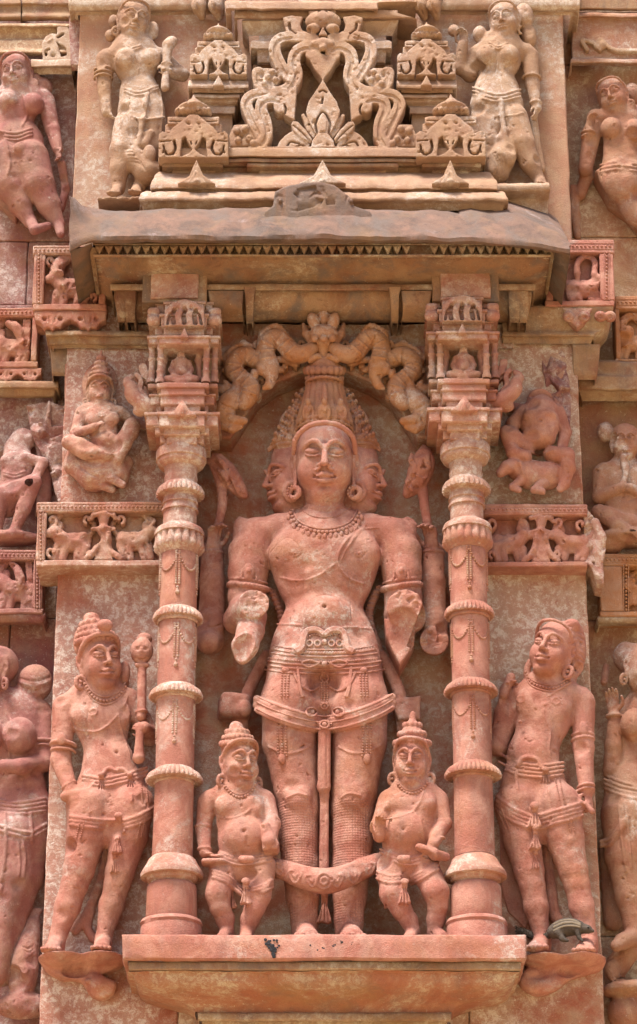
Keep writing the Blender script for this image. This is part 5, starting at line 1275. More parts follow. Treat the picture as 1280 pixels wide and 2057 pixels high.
def build_top_women():
    t = thing('woman_statue', 'standing woman with a fly whisk and a bird at her legs, left of the pediment', 'statue', P(275, 385, 30))
    S = Sculpt(190, -14, 386, 402, -14, 96, 1.9); d = 34
    h = woman(S, (268, 44), 16, 4, 68, (216, 116, 322, 114), [(253, 120, 24), (303, 118, 22)], [(268, 106, 48), (273, 130, 44), (277, 160, 30), (281, 188, 40), (284, 225, 46), (282, 250, 44)],
        [([(212, 120, 28), (210, 176, 30), (214, 226, 40)], 19, 10), ([(326, 118, 26), (366, 150, 28), (338, 146, 52)], 17, 11)],
        [([(258, 250, 36), (246, 300, 42), (241, 340, 38), (238, 378, 34)], 29, 13), ([(306, 250, 30), (302, 300, 30), (290, 350, 26), (280, 378, 28)], 29, 12)], d)
    h.crown(2, h=.34, r0=.34, r1=.2); S.e(228, 44, 30, 10, 12, 14, k=4); S.e(222, 72, 30, 11, 12, 12, k=4); S.e(308, 62, 26, 12, 12, 20, k=4)
    hand(S, (216, 224, 42), (234, 240, 54), nrm=(.6, -.3, .3), curl=.4, thumb=1, L=32); hand(S, (340, 146, 52), (322, 130, 66), nrm=(-.5, -.3, 0), curl=.85, thumb=1, L=32)
    S.t([(334, 136, 62, 8), (336, 108, 62, 9), (338, 92, 62, 12), (345, 84, 56, 12)], k=3); S.t([(333, 150, 60, 7), (332, 176, 58, 9)], k=3)
    for v in (150, 158, 166): ring(S, 208, v-8, 30, 18, 18, 2.0)
    for v in (142, 130): ring(S, 335, v, 60, 10, 10, 1.8)
    foot(S, (238, 376, 34), (230, 388, 60), 13); foot(S, (276, 376, 30), (272, 386, 58), 13)
    swag(S, [(252, 178), (280, 186), (318, 172)], 2.4, 6, 2); S.t([(296, 190, 64, 5), (286, 240, 66, 6), (280, 290, 60, 6)], k=3); swag(S, [(224, 228), (262, 230), (286, 240), (330, 236)], 2.6, 7, 1); S.ln([(245, 240), (240, 260)], 2)
    swag(S, [(248, 86), (264, 96), (284, 90)], 1.8, 5, 2); S.ln([(262, 94), (278, 130), (276, 150)], 1.4); S.ln([(320, 180), (326, 220), (322, 280)], 2.2)
    # plump bird beside the legs
    S.t([(262, 290, 40, 20), (270, 320, 44, 24), (296, 345, 44, 26), (330, 345, 40, 16)], k=6); S.t([(292, 290, 56, 10), (302, 268, 56, 8), (280, 272, 58, 5)], k=4); S.e(300, 310, 64, 14, 10, 20, k=4)
    for i in range(5): S.ln([(250+i*3, 300+i*6), (264+i*5, 298+i*8), (276+i*4, 310+i*8)], 1.5, cut=True)
    S.chips(50, dents=10)
    S.mesh('body', 'tan', t)
    t2 = thing('ledge', 'scalloped stone ledge under the woman with the fly whisk', 'ledge', P(250, 420, 10))
    S = Sculpt(184, 368, 322, 428, -12, 90, 2.0); S.b(196, 384, 318, 400, -12, 74, rnd=5); S.e(226, 400, 20, 34, 58, 22, k=4); S.e(284, 398, 20, 40, 58, 22, k=4); S.e(222, 414, 76, 26, 40, 18, cut=True, k=3); S.e(280, 414, 76, 26, 40, 18, cut=True, k=3); S.box(P(640, 386, 90)+(0, -60, 50), (700, 200, 50), None, 1, 2, cut=True); S.chips(30, (1, 2.5)); S.mesh('scallop', 'tan', t2)
    t = thing('woman_statue', 'standing woman with one arm raised beside her head, right of the pediment', 'statue', P(1020, 375, 30))
    S = Sculpt(886, 0, 1108, 392, -14, 96, 1.9)
    h = woman(S, (1014, 44), -18, -4, 64, (962, 106, 1056, 104), [(978, 112, 23), (1022, 112, 23)], [(1006, 98, 46), (1002, 124, 42), (998, 152, 31), (998, 180, 44), (998, 212, 52), (1000, 240, 48)],
        [([(1064, 112, 26), (1070, 170, 28), (1078, 218, 34)], 18, 10), ([(956, 112, 26), (944, 150, 20), (924, 138, 24), (930, 92, 40)], 17, 11)],
        [([(974, 240, 34), (980, 284, 34), (984, 324, 30), (988, 366, 30)], 29, 12), ([(1030, 240, 36), (1048, 290, 42), (1066, 330, 38), (1083, 362, 34)], 32, 12)], d)
    hand(S, (930, 94, 40), (934, 50, 54), nrm=(-.4, .6, 0), curl=.6, thumb=-1, L=44); S.e(912, 62, 40, 12, 12, 12, k=5); S.e(964, 70, 36, 14, 16, 18, k=6); hand(S, (1078, 216, 34), (1074, 254, 44), nrm=(-.6, -.3, 0), curl=.35, thumb=-1, L=36)
    S.e(1062, 74, 20, 16, 18, 26, k=4); S.e(1052, 36, 24, 20, 24, 30, k=6)
    S.t([(1072, 240, 10, 8), (1080, 300, 8, 8), (1088, 340, 10, 9)], k=4); ring(S, 1068, 158, 28, 18, 18, 2.2); ring(S, 1076, 208, 33, 11, 11, 2.2)
    foot(S, (990, 362, 30), (978, 374, 58), 13); foot(S, (1082, 360, 34), (1090, 370, 60), 13)
    swag(S, [(950, 176), (998, 190), (1046, 180)], 2.6, 7, 3); S.ln([(998, 84), (1000, 120), (998, 150)], 1.6); swag(S, [(984, 86), (1000, 94), (1020, 86)], 1.8, 5, 2); S.t([(1006, 204, 66, 6), (1012, 260, 64, 5), (1016, 300, 60, 6)], k=3)
    swag(S, [(1000, 232), (1032, 232), (1052, 226)], 1.6, 6, 1)
    S.t([(1016, 290, 44, 20), (1008, 320, 46, 26), (1000, 346, 40, 24)], k=6); S.t([(1008, 280, 56, 11), (1014, 264, 58, 9)], k=4); S.e(1022, 312, 60, 16, 14, 24, k=5)
    for i in range(4): S.ln([(990+i*6, 310), (1000+i*5, 330), (994+i*6, 352)], 1.6, cut=True)
    S.chips(50, dents=10)
    S.mesh('body', 'tan', t)
    t2 = thing('ledge', 'plain broken stone ledge under the woman with a raised arm', 'ledge', P(1050, 440, 10))
    m = MB(); m.mld([(368, 66, 988, 1102), (372, 80, 990, 1103), (382, 78, 992, 1104), (402, 40, 1008, 1102), (440, 30, 1012, 1100), (456, 10, 1016, 1098)], -4, amp=3, seg=9); m.build('block', 'tanw', t2)
def build_side_women():
    t = thing('woman_statue', 'leaning wine red woman with a side hair bun, cut off by the upper left edge', 'statue', P(50, 460, -80))
    S = Sculpt(-30, 100, 146, 484, -126, -8, 2.0); d = -70
    h = woman(S, (34, 150), -14, -6, 68, (-16, 196, 86, 196), [(18, 204, 23), (66, 210, 24)], [(40, 196, 46), (34, 224, 40), (28, 250, 34), (34, 286, 52), (40, 320, 54)],
        [([(92, 204, -76), (106, 262, -72), (116, 300, -62)], 19, 11)], [([(14, 320, -70), (20, 370, -68), (40, 410, -70), (60, 446, -72)], 40, 13), ([(60, 320, -66), (78, 370, -60), (98, 412, -66), (118, 450, -70)], 40, 13)], d)
    hand(S, (116, 300, -60), (122, 334, -50), nrm=(-.5, .4, 0), curl=.6, thumb=-1, L=40); S.t([(124, 330, -70, 9), (132, 380, -84, 8), (122, 420, -90, 8)], k=4); S.e(84, 178, -84, 22, 20, 22, k=4); S.e(72, 160, -70, 10, 10, 14, k=3)
    S.t([(118, 450, -68, 11), (122, 470, -50, 8)], k=4); S.t([(62, 444, -70, 12), (70, 462, -50, 10), (96, 454, -60, 8)], k=4)
    swag(S, [(-10, 262), (30, 268), (64, 258)], 2.8, 7, 3); S.ln([(46, 190), (54, 230), (40, 262)], 2.2); S.ln([(10, 282), (20, 320), (16, 350)], 3); S.e(42, 296, -30, 14, 8, 12, k=3)
    S.poly([(-20, 340), (6, 350), (44, 420), (30, 440), (-10, 400)], -126, -90, rnd=6, k=6)
    S.chips(50, dents=10)
    S.mesh('body', 'bayf', t)
    t = thing('woman_statue', 'damaged woman raising her hand to her chin, cut off by the upper right edge', 'statue', P(1230, 460, -80))
    S = Sculpt(1136, 140, 1300, 496, -126, -8, 2.0)
    h = woman(S, (1232, 196), -24, -10, 64, (1196, 236, 1300, 250), [(1228, 258, 23), (1276, 262, 23)], [(1256, 240, 40), (1250, 268, 38), (1246, 300, 32), (1250, 340, 44)],
        [([(1200, 240, -78), (1176, 340, -74), (1182, 262, -58)], 17, 11)], [], d)
    hand(S, (1182, 264, -58), (1190, 214, -44), nrm=(.5, .5, 0), curl=.5, thumb=1, L=46); S.e(1270, 190, -84, 18, 20, 24, k=5)
    S.poly([(1196, 340), (1230, 320), (1300, 330), (1300, 460), (1262, 420), (1226, 392)], -120, -52, rnd=10, k=8); S.e(1246, 362, -50, 40, 26, 44, rot=-20, k=10); S.e(1276, 420, -70, 30, 24, 40, rot=-25, k=8)
    S.t([(1152, 380, -108, 10), (1156, 430, -110, 10), (1160, 474, -112, 8)], k=4); S.t([(1180, 350, -92, 14), (1166, 390, -104, 12)], k=5)
    for v in (268, 276): ring(S, 1182, v, -58, 13, 13, 2.4)
    swag(S, [(1206, 332), (1240, 326), (1280, 330)], 2.6, 7, 3)
    S.chips(50, dents=10)
    S.mesh('body', 'bayrf', t)
    t = thing('woman_statue', 'woman with a ribbed hair bun and bent arm, cut off by the lower left edge', 'statue', P(40, 1900, -80))
    S = Sculpt(-40, 1318, 112, 1990, -128, 0, 2.0); d = -66
    h = Head(S, -12, 1352, -52, 84, yaw=-52, pitch=6, ears=(0, 1), ring=(0, 1)); h.hair()
    S.e(70, 1372, -70, 36, 34, 36, k=4)
    for i in range(4): S.ln([(38+i*2, 1362+i*9), (70, 1368+i*10), (104-i*2, 1358+i*9)], 1.5, cut=(i % 2 == 0))
    S.t([(0, 1396, -66, 22), (10, 1424, -68, 24)], k=6); S.t([(-20, 1440, -70, 30), (40, 1426, -72, 28), (82, 1430, -74, 23)], k=10)
    S.t([(26, 1440, -70, 62), (30, 1490, -66, 56), (34, 1540, -66, 44), (40, 1580, -66, 50), (44, 1630, -66, 60), (40, 1680, -66, 58)], q=.6, k=10)
    S.e(40, 1478, -34, 34, 32, 36, k=6); S.e(-22, 1478, -34, 30, 30, 34, k=6)
    limb(S, [(88, 1440, -74), (90, 1530, -62)], 22, 18); S.t([(90, 1532, -62, 19), (40, 1540, -20, 16), (-20, 1542, -14, 13)], k=5)
    ring(S, 88, 1492, -66, 22, 22, 3.0); ring(S, 88, 1502, -66, 22, 22, 2.2)
    for u in (14, 6, -2): S.t([(u, 1527, -14, 3), (u, 1556, -14, 3)], k=2)
    S.t([(24, 1680, -66, 56), (26, 1760, -62, 44), (6, 1850, -62, 30), (-10, 1960, -62, 24)], k=8); S.t([(66, 1680, -80, 40), (56, 1760, -80, 32), (24, 1860, -80, 26), (4, 1960, -80, 22)], k=8)
    swag(S, [(-30, 1600), (30, 1612), (92, 1604)], 2.6, 8, 4); swag(S, [(-30, 1650), (20, 1664), (60, 1672), (94, 1654)], 3, 10, 2)
    S.ln([(10, 1632), (12, 1700), (0, 1800)], 3.2); S.ln([(62, 1634), (64, 1690)], 3); S.ln([(44, 1690), (50, 1720), (46, 1766)], 3); S.ln([(36, 1690), (40, 1730), (36, 1764)], 2); S.ln([(16, 1432), (22, 1450), (16, 1480), (20, 1520)], 2.4)
    S.chips(50, dents=10)
    S.mesh('body', 'bayf', t)
    t = thing('small_figure', 'little scaly creature standing on its head beside the legs of the lower left woman', 'statue', P(52, 2000, -80))
    S = Sculpt(14, 1820, 112, 2040, -128, -40, 2.0)
    S.t([(70, 1832, -88, 9), (64, 1870, -80, 16), (52, 1920, -72, 26), (46, 1965, -74, 28), (42, 1995, -78, 20)], k=5, smooth=3); S.t([(46, 1832, -92, 6), (66, 1838, -86, 7), (80, 1830, -90, 6)], k=4); S.e(46, 2020, -84, 60, 30, 26, k=8)
    S.ln([(48, 1938), (56, 1946), (50, 1956), (42, 1950)], 2); S.ln([(36, 1980), (50, 1986), (62, 1978)], 2, cut=True)
    for i in range(4): S.ln([(44+i*3, 1900+i*8), (56+i*2, 1906+i*8), (68, 1898+i*8)], 1.3, cut=True)
    S.chips(50, dents=10)
    S.mesh('body', 'bayf', t)
    t = thing('woman_statue', 'woman with raised bent arm and beaded skirt, cut off by the lower right edge', 'statue', P(1250, 1930, -80))
    S = Sculpt(1196, 1294, 1310, 1950, -128, -2, 2.0)
    h = Head(S, 1290, 1346, -54, 84, yaw=34, pitch=4, roll=10, ears=(1, 0), ring=(1, 0)); h.hair(); S.e(1258, 1320, -70, 26, 26, 30, k=8)
    S.t([(1284, 1396, -68, 20), (1286, 1420, -70, 24)], k=6); S.t([(1290, 1440, -70, 50), (1286, 1490, -66, 44), (1284, 1540, -66, 44), (1276, 1590, -64, 60), (1274, 1640, -64, 62)], q=.6, k=10); S.e(1276, 1456, -36, 30, 28, 32, k=6)
    limb(S, [(1258, 1470, -84), (1232, 1546, -66)], 18, 17); S.t([(1230, 1548, -60, 19), (1232, 1500, -50, 17), (1234, 1438, -44, 13)], k=5); hand(S, (1234, 1434, -44), (1226, 1376, -32), nrm=(-.2, .9, 0), curl=.45, thumb=1, L=58, r=1.1)
    ring(S, 1234, 1440, -44, 15, 15, 3); S.t([(1214, 1370, -60, 8), (1218, 1340, -74, 7)], k=4)
    S.t([(1262, 1640, -64, 56), (1258, 1720, -60, 42), (1266, 1800, -60, 30), (1276, 1860, -62, 22), (1280, 1890, -62, 20)], k=8)
    swag(S, [(1214, 1556), (1250, 1572), (1300, 1580)], 2.8, 9, 4); swag(S, [(1208, 1690), (1228, 1686), (1246, 1660), (1262, 1640)], 4, 9, 2); S.ln([(1244, 1620), (1250, 1690), (1258, 1750)], 3); S.ln([(1256, 1610), (1264, 1690), (1268, 1745)], 2.4)
    S.t([(1216, 1700, -108, 14), (1222, 1780, -108, 14), (1232, 1850, -106, 20)], k=6); S.t([(1276, 1880, -60, 20), (1250, 1892, -34, 16), (1238, 1900, -20, 12)], k=5)
    S.chips(50, dents=10)
    S.mesh('body', 'bayrf', t)
    t = thing('ledge', 'worn round stone footing with a curled leaf under the lower right woman', 'ledge', P(1255, 2040, -80))
    S = Sculpt(1210, 1900, 1310, 2064, -128, -10, 2.2); S.t([(1240, 1940, -80, 24), (1262, 1910, -70, 24)], k=6); S.e(1270, 1990, -70, 62, 50, 18, k=4); S.e(1270, 2034, -80, 50, 40, 40, k=6); S.e(1230, 1950, -60, 16, 14, 20, k=5); swag(S, [(1222, 1946), (1236, 1960), (1256, 1962)], 1.8, 7, 3); S.mesh('footing', 'bayrf', t)
build_small_attendants()
build_mace_bearer()
build_scarf_bearer()
build_ledges()
build_goose_rider()
build_bull_rider()
build_bearded_man()
build_left_croucher()
build_top_women()
build_side_women()

# ------------------------------------------------------------------ pediment above the eave
def build_pediment():
    t = thing('pediment', 'tan openwork pediment of scrolls, palmette and four small turrets on top of the eave', 'pediment', P(648, 415, 60))
    # mouldings at the foot
    MB().mld([(384, 120, 290, 1010), (387, 158, 282, 1018), (398, 170, 279, 1022), (403, 168, 279, 1022), (407, 156, 284, 1016), (412, 150, 286, 1012), (424, 140, 288, 1010)], -4, seg=8, amp=2.4, ch=1.5, f=.03).build('moulding', 'tan', t)
    MB().mld([(346, 96, 318, 984), (352, 116, 312, 990), (362, 138, 305, 998), (372, 148, 303, 1000), (379, 148, 303, 1000), (382, 136, 308, 995), (390, 130, 310, 992)], -4, seg=8, amp=1.8, ch=1.5, f=.03).build('moulding', 'tan', t)
    m = MB(); m.mld([(316, 110, 318, 976), (319, 126, 318, 976), (325, 126, 318, 976), (328, 112, 324, 970), (333, 108, 326, 968), (337, 92, 334, 962), (352, 90, 334, 962)], -4, seg=10, amp=1, ch=1)
    for u0, u1 in ((345, 433), (520, 776), (868, 945)): m.pbox(u0, 336, u1, 350, 60, 104, amp=.8)
    for u0, u1 in ((326, 448), (496, 800), (848, 966)): m.pbox(u0, 327, u1, 334, 60, 122, amp=.8)
    m.build('moulding', 'ochre', t)
    MB().mld([(296, 60, 320, 974), (297, 132, 319, 975), (314, 133, 318, 976), (317, 120, 320, 974)], -4, seg=10, amp=1, ch=1.5).build('base_plate', 'tan', t)
    for u, v, s_ in ((395, 368, 1), (648, 368, 1.25), (905, 368, 1)):
        S = Sculpt(u-50, v-60, u+50, v+6, 120, 186, 1.7); q = s_
        S.poly([(u-38*q, v), (u-14*q, v-16), (u, v-48), (u+14*q, v-16), (u+38*q, v)], 130, 164); S.poly([(u-20*q, v), (u-9*q, v-16), (u, v-30), (u+9*q, v-16), (u+20*q, v)], 150, 172); S.e(u, v-2, 168, 8, 9, 7, k=2); S.ln([(u, v-40), (u, v-14)], 1.5, cut=True)
        S.mesh('leaf', 'tanw', t)
    # stepped tower core behind the openwork
    m = MB(); m.mld([(130, 60, 508, 790), (132, 62, 508, 790), (300, 50, 500, 798)], -4, amp=1.2); m.build('core', 'ochre', t)
    m = MB(); m.mld([(2, 80, 452, 838), (4, 116, 452, 760), (18, 118, 453, 758), (21, 106, 464, 752)], -4, seg=9, amp=2, f=.03); m.mld([(20, 96, 470, 800), (26, 98, 470, 800), (36, 96, 471, 838), (40, 84, 476, 830)], -4, seg=9, amp=2.2, f=.03); m.build('cornice', 'tan', t)
    MB().mld([(38, 78, 486, 800), (42, 84, 486, 800), (66, 64, 498, 790), (72, 62, 500, 788)], -4, seg=9, amp=1.4).build('cove', 'tanw', t)
    MB().mld([(72, 74, 520, 776), (74, 78, 520, 776), (80, 78, 520, 776), (82, 90, 505, 786), (84, 94, 504, 787), (98, 94, 504, 787), (101, 84, 516, 776), (126, 78, 518, 774), (130, 66, 520, 772)], -4, seg=9, amp=1.1).build('moulding', 'tan', t)
    # side towers that carry the turrets
    for q, uc, mir in ((-1, 439, 0), (1, 857, 0)):
        m = MB(); m.mld([(160, 86, uc-50, uc+50), (162, 100, uc-60, uc+60), (172, 112, uc-61, uc+61), (177, 110, uc-60, uc+60), (179, 96, uc-52, uc+52), (186, 94, uc-52, uc+52), (188, 84, uc-46, uc+46)], -4, seg=9, amp=1, ch=1).build('moulding', 'tan', t)
        MB().mld([(188, 84, uc-48, uc+44), (191, 98, uc-50, uc+42), (196, 98, uc-50, uc+42), (198, 88, uc-44, uc+38), (204, 88, uc-44, uc+38), (212, 76, uc-38, uc+32), (216, 84, uc-34, uc+34), (228, 84, uc-34, uc+32), (230, 70, uc-30, uc+28), (300, 68, uc-30, uc+28)], -4, seg=9, amp=1, ch=1).build('moulding', 'tanw', t)
        MB().mld([(112, 60, uc-50, uc+50), (150, 60, uc-50, uc+50), (162, 60, uc-50, uc+50)], -4, seg=12, amp=1).build('core', 'ochre', t)
    def turret(uc, vb, s_, d):
        f = s_/4.923; X = lambda a: [(uc+x*f, vb+y*f) for x, y in a]; mx = lambda a: [(-x, y) for x, y in a]
        S = Sculpt(uc-360*f, vb-640*f, uc+360*f, vb+10, d-80, d+16, 1.7)
        S.poly(X([(-345, 0), (345, 0), (345, -225), (310, -262), (240, -240), (225, -270), (200, -300), (110, -370), (45, -425), (-45, -425), (-110, -370), (-200, -300), (-225, -270), (-240, -240), (-310, -262), (-345, -225)]), d-34, d, rnd=1.2)
        for g in (lambda a: a, mx):
            S.poly(X(g([(-118, -215), (-80, -242), (-66, -195), (-12, -112), (-55, -70), (-135, -38)])), d-24, d+12, cut=True)
            S.stroke(X(g([(-196, -196), (-180, -130), (-205, -72), (-262, -62), (-280, -92)])), 13*f, d-16, d+12, cut=True)
            S.stroke(X(g([(-300, -150), (-292, -110), (-305, -80)])), 9*f, d-12, d+12, cut=True)
            S.stroke(X(g([(-330, -190), (-230, -196)])), 7*f, d-10, d+12, cut=True)
            S.e(*X(g([(-52, -345)]))[0], d+2, 20*f, 10, 10*f, rot=30, cut=True)
            S.stroke(X(g([(-30, -190), (-22, -160)])), 6*f, d-8, d+12, cut=True)
        a = X([(-255, -405), (255, -330)]); S.b(a[0][0], a[0][1], a[1][0], a[1][1], d-80, d-16, rnd=1.5); a = X([(-240, -375), (240, -365)]); S.b(a[0][0], a[0][1], a[1][0], a[1][1], d-30, d-12, cut=True)
        a = X([(-280, -330), (280, -240)]); S.b(a[0][0], a[0][1], a[1][0], a[1][1], d-80, d-22, rnd=1.5)
        for i in range(7): S.e(*X([(-150+50*i, -440)])[0], d-24, 34*f, 18, 34*f, k=3)
        S.e(*X([(0, -445)])[0], d-40, 170*f, 40, 55*f, k=4); S.e(*X([(0, -500)])[0], d-34, 80*f, 24, 62*f, k=4); S.t([(*X([(0, -540)])[0], d-34, 40*f), (*X([(0, -615)])[0], d-34, 6*f)], k=4)
        S.chips(50, (1, 3))
        S.mesh('turret', 'tan', t)
    turret(439, 150, .82, 118); turret(857, 150, .84, 118); turret(389, 316, 1.0, 146); turret(906, 315, 1.0, 146)
    for u in (439, 857):
        S = Sculpt(u-30, 146, u+30, 178, 100, 130, 1.7); S.poly([(u-12, 172), (u, 150), (u+12, 172)], 100, 122); S.mesh('leaf', 'tan', t)
    # the openwork screen
    z = lambda a: [(440+x/3.048, y/3.048, *r) for x, y, *r in a]; mz = lambda a: [(1274-x, y, *r) for x, y, *r in a]
    S = Sculpt(462, 8, 836, 304, 56, 148, 1.6); d = 122
    for g in (lambda a: a, mz):
        for pts, w_ in (([(575, 232), (440, 218), (362, 240), (342, 305), (372, 385), (425, 465), (455, 480)], 12),
                        ([(570, 330), (585, 300), (540, 283), (482, 305), (458, 370), (474, 450), (445, 515), (380, 556), (300, 552), (252, 508), (240, 440)], 13),
                        ([(390, 560), (300, 566), (205, 578), (168, 625), (188, 690), (228, 780), (262, 850), (240, 892)], 12),
                        ([(372, 655), (365, 612), (320, 600), (270, 618), (258, 665), (286, 740), (292, 815), (262, 880)], 12)):
            S.stroke(z(g(pts)), w_, d-36, d, rnd=2.5); S.stroke(z(g(pts[1:])), w_*.30, d-3, d+8, cut=True, k=1)
        S.poly(z(g([(478, 520), (462, 735), (402, 700), (385, 660), (400, 590), (440, 550)])), d-34, d); S.stroke(z(g([(400, 625), (410, 650), (405, 680)])), 2, d-12, d+8, cut=True)
        S.poly(z(g([(228, 420), (330, 412), (372, 440), (384, 480), (350, 520), (300, 548), (250, 520)])), d-30, d-2, rnd=3); 
        for a, b in ((300, 470), (345, 485), (280, 510), (325, 440)): S.e(*z(g([(a, b)]))[0], d, 6, 6, 6, k=2)
        S.e(*z(g([(352, 455)]))[0], d, 3, 10, 5, cut=True); S.e(*z(g([(265, 450)]))[0], d+2, 4, 10, 8, cut=True)
        S.poly(z(g([(90, 760), (200, 755), (225, 800), (250, 890), (70, 900), (62, 830)])), d-30, d-4, rnd=4)
        for a, b in ((110, 800), (160, 790), (120, 860), (185, 850), (210, 880)): S.e(*z(g([(a, b)]))[0], d-2, 7, 8, 8, k=2)
        S.e(*z(g([(140, 830)]))[0], d, 4, 12, 5, cut=True)
        S.poly(z(g([(440, 760), (452, 740), (480, 742), (535, 795), (572, 850), (560, 868), (500, 840), (455, 800)])), d-30, d, rnd=2.5); S.poly(z(g([(500, 700), (520, 690), (560, 760), (592, 830), (580, 845), (540, 800)])), d-34, d-6, rnd=2.5)
        S.poly(z(g([(432, 808), (450, 800), (520, 848), (556, 882), (548, 900), (352, 904), (372, 862), (400, 830)])), d-34, d-4, rnd=3); S.stroke(z(g([(455, 760), (510, 805), (560, 858)])), 1.6, d-6, d+4, cut=True)
        S.stroke(z(g([(420, 880), (440, 855), (490, 862)])), 2.2, d-14, d+4, cut=True); S.stroke(z(g([(470, 890), (500, 872), (530, 885)])), 2.2, d-14, d+4, cut=True)
        S.poly(z(g([(392, 105), (440, 92), (515, 100), (500, 150), (510, 185), (580, 200), (575, 216), (420, 205)])), d-40, d-6, rnd=3); S.stroke(z(g([(432, 120), (438, 160), (470, 190)])), 2.6, d-16, d+6, cut=True); S.e(*z(g([(545, 180)]))[0], d-4, 4, 10, 4, cut=True)
        S.stroke(z(g([(612, 345), (622, 370), (600, 388)])), 2.2, d-14, d+6, cut=True)
        S.e(*z(g([(592, 610)]))[0], d, 4, 8, 6, rot=25, cut=True); S.stroke(z(g([(585, 655), (610, 655)])), 2, d-8, d+4, cut=True); S.stroke(z(g([(585, 690), (580, 740), (600, 800)])), 2.4, d-10, d+4, cut=True); S.stroke(z(g([(585, 690), (610, 695), (622, 740)])), 1.8, d-10, d+4, cut=True)
    S.poly(z([(637, 490), (585, 420), (545, 345), (580, 300), (637, 330), (694, 300), (729, 345), (690, 420)]), d-36, d, rnd=1.5)
    S.poly(z([(636, 484), (680, 560), (722, 620), (742, 680), (730, 725), (684, 815), (660, 822), (636, 806), (612, 822), (590, 815), (544, 725), (532, 680), (550, 620), (590, 560)]), d-36, d, rnd=1.5)
    S.stroke(z([(615, 556), (636, 545), (658, 556)]), 2, d-10, d+4, cut=True); S.stroke(z([(636, 590), (632, 625)]), 2, d-10, d+4, cut=True); S.poly(z([(565, 902), (572, 860), (600, 822), (637, 810), (674, 822), (702, 860), (709, 902)]), d-36, d+3, rnd=2); S.poly(z([(618, 800), (610, 740), (637, 690), (664, 740), (656, 800)]), d-10, d+3, rnd=1.5); S.stroke(z([(602, 800), (594, 740), (637, 672), (680, 740), (672, 800)]), 2.2, d-12, d+6, cut=True, smooth=4)
    S.e(*z([(637, 275)])[0], d-6, 20, 14, 14, k=3); S.e(*z([(637, 290)])[0], d+4, 8, 8, 8, k=2)
    for a in (590, 684): S.e(*z([(a, 270)])[0], d-2, 8, 8, 8, k=2)
    # lion mask on top
    S.e(*z([(637, 135)])[0], d-14, 36, 22, 22, k=5); S.poly(z([(545, 60), (720, 55), (712, 110), (560, 115)]), d-40, d-8, rnd=5); 
    for q in (-1, 1):
        S.e(*z([(637+q*60, 178)])[0], d-2, 14, 12, 10, k=4); S.e(*z([(637+q*36, 108)])[0], d+2, 7, 7, 7, k=2); S.e(*z([(637+q*85, 180)])[0], d+6, 4, 10, 4, cut=True); S.stroke(z([(637+q*20, 60), (637+q*30, 85), (637+q*12, 100)]), 2.2, d-16, d+4, cut=True)
    S.poly(z([(610, 215), (637, 160), (664, 215)]), d-20, d+4, rnd=1.5)
    S.b(*z([(180, 895)])[0], *z([(1100, 915)])[0], 60, d, rnd=1)
    S.chips(160, (1, 3))
    S.mesh('openwork', 'tan', t)
    # broken gable fragment in front, resting on the eave
    t2 = thing('gable_fragment', 'broken mauve gable fragment with two curls, in the middle of the eave top', 'gable', P(640, 425, 190))
    S = Sculpt(526, 350, 762, 446, 150, 222, 1.9)
    S.poly([(532, 424), (548, 412), (552, 384), (575, 372), (606, 366), (642, 364), (672, 370), (690, 384), (704, 394), (712, 412), (744, 424), (752, 442), (530, 442)], 160, 204, rnd=5)
    for i in range(18):
        a, b = rng.uniform(584, 688), rng.uniform(376, 416); S.box(P(a, b, 214+rng.uniform(-3, 5)), (rng.uniform(8, 20), 10, rng.uniform(6, 14)), rot3(rng.uniform(-25, 25), rng.uniform(-25, 25), rng.uniform(-60, 60)), 1, 1.5, cut=True)
    for q in (563, 706): S.ln([(q-10, 404), (q-7, 394), (q+4, 394), (q+7, 404), (q, 412), (q-4, 404)], 2.4, cut=True); S.e(q, 404, 206, 4, 5, 4, k=1)
    S.mesh('fragment', 'mauve', t2)

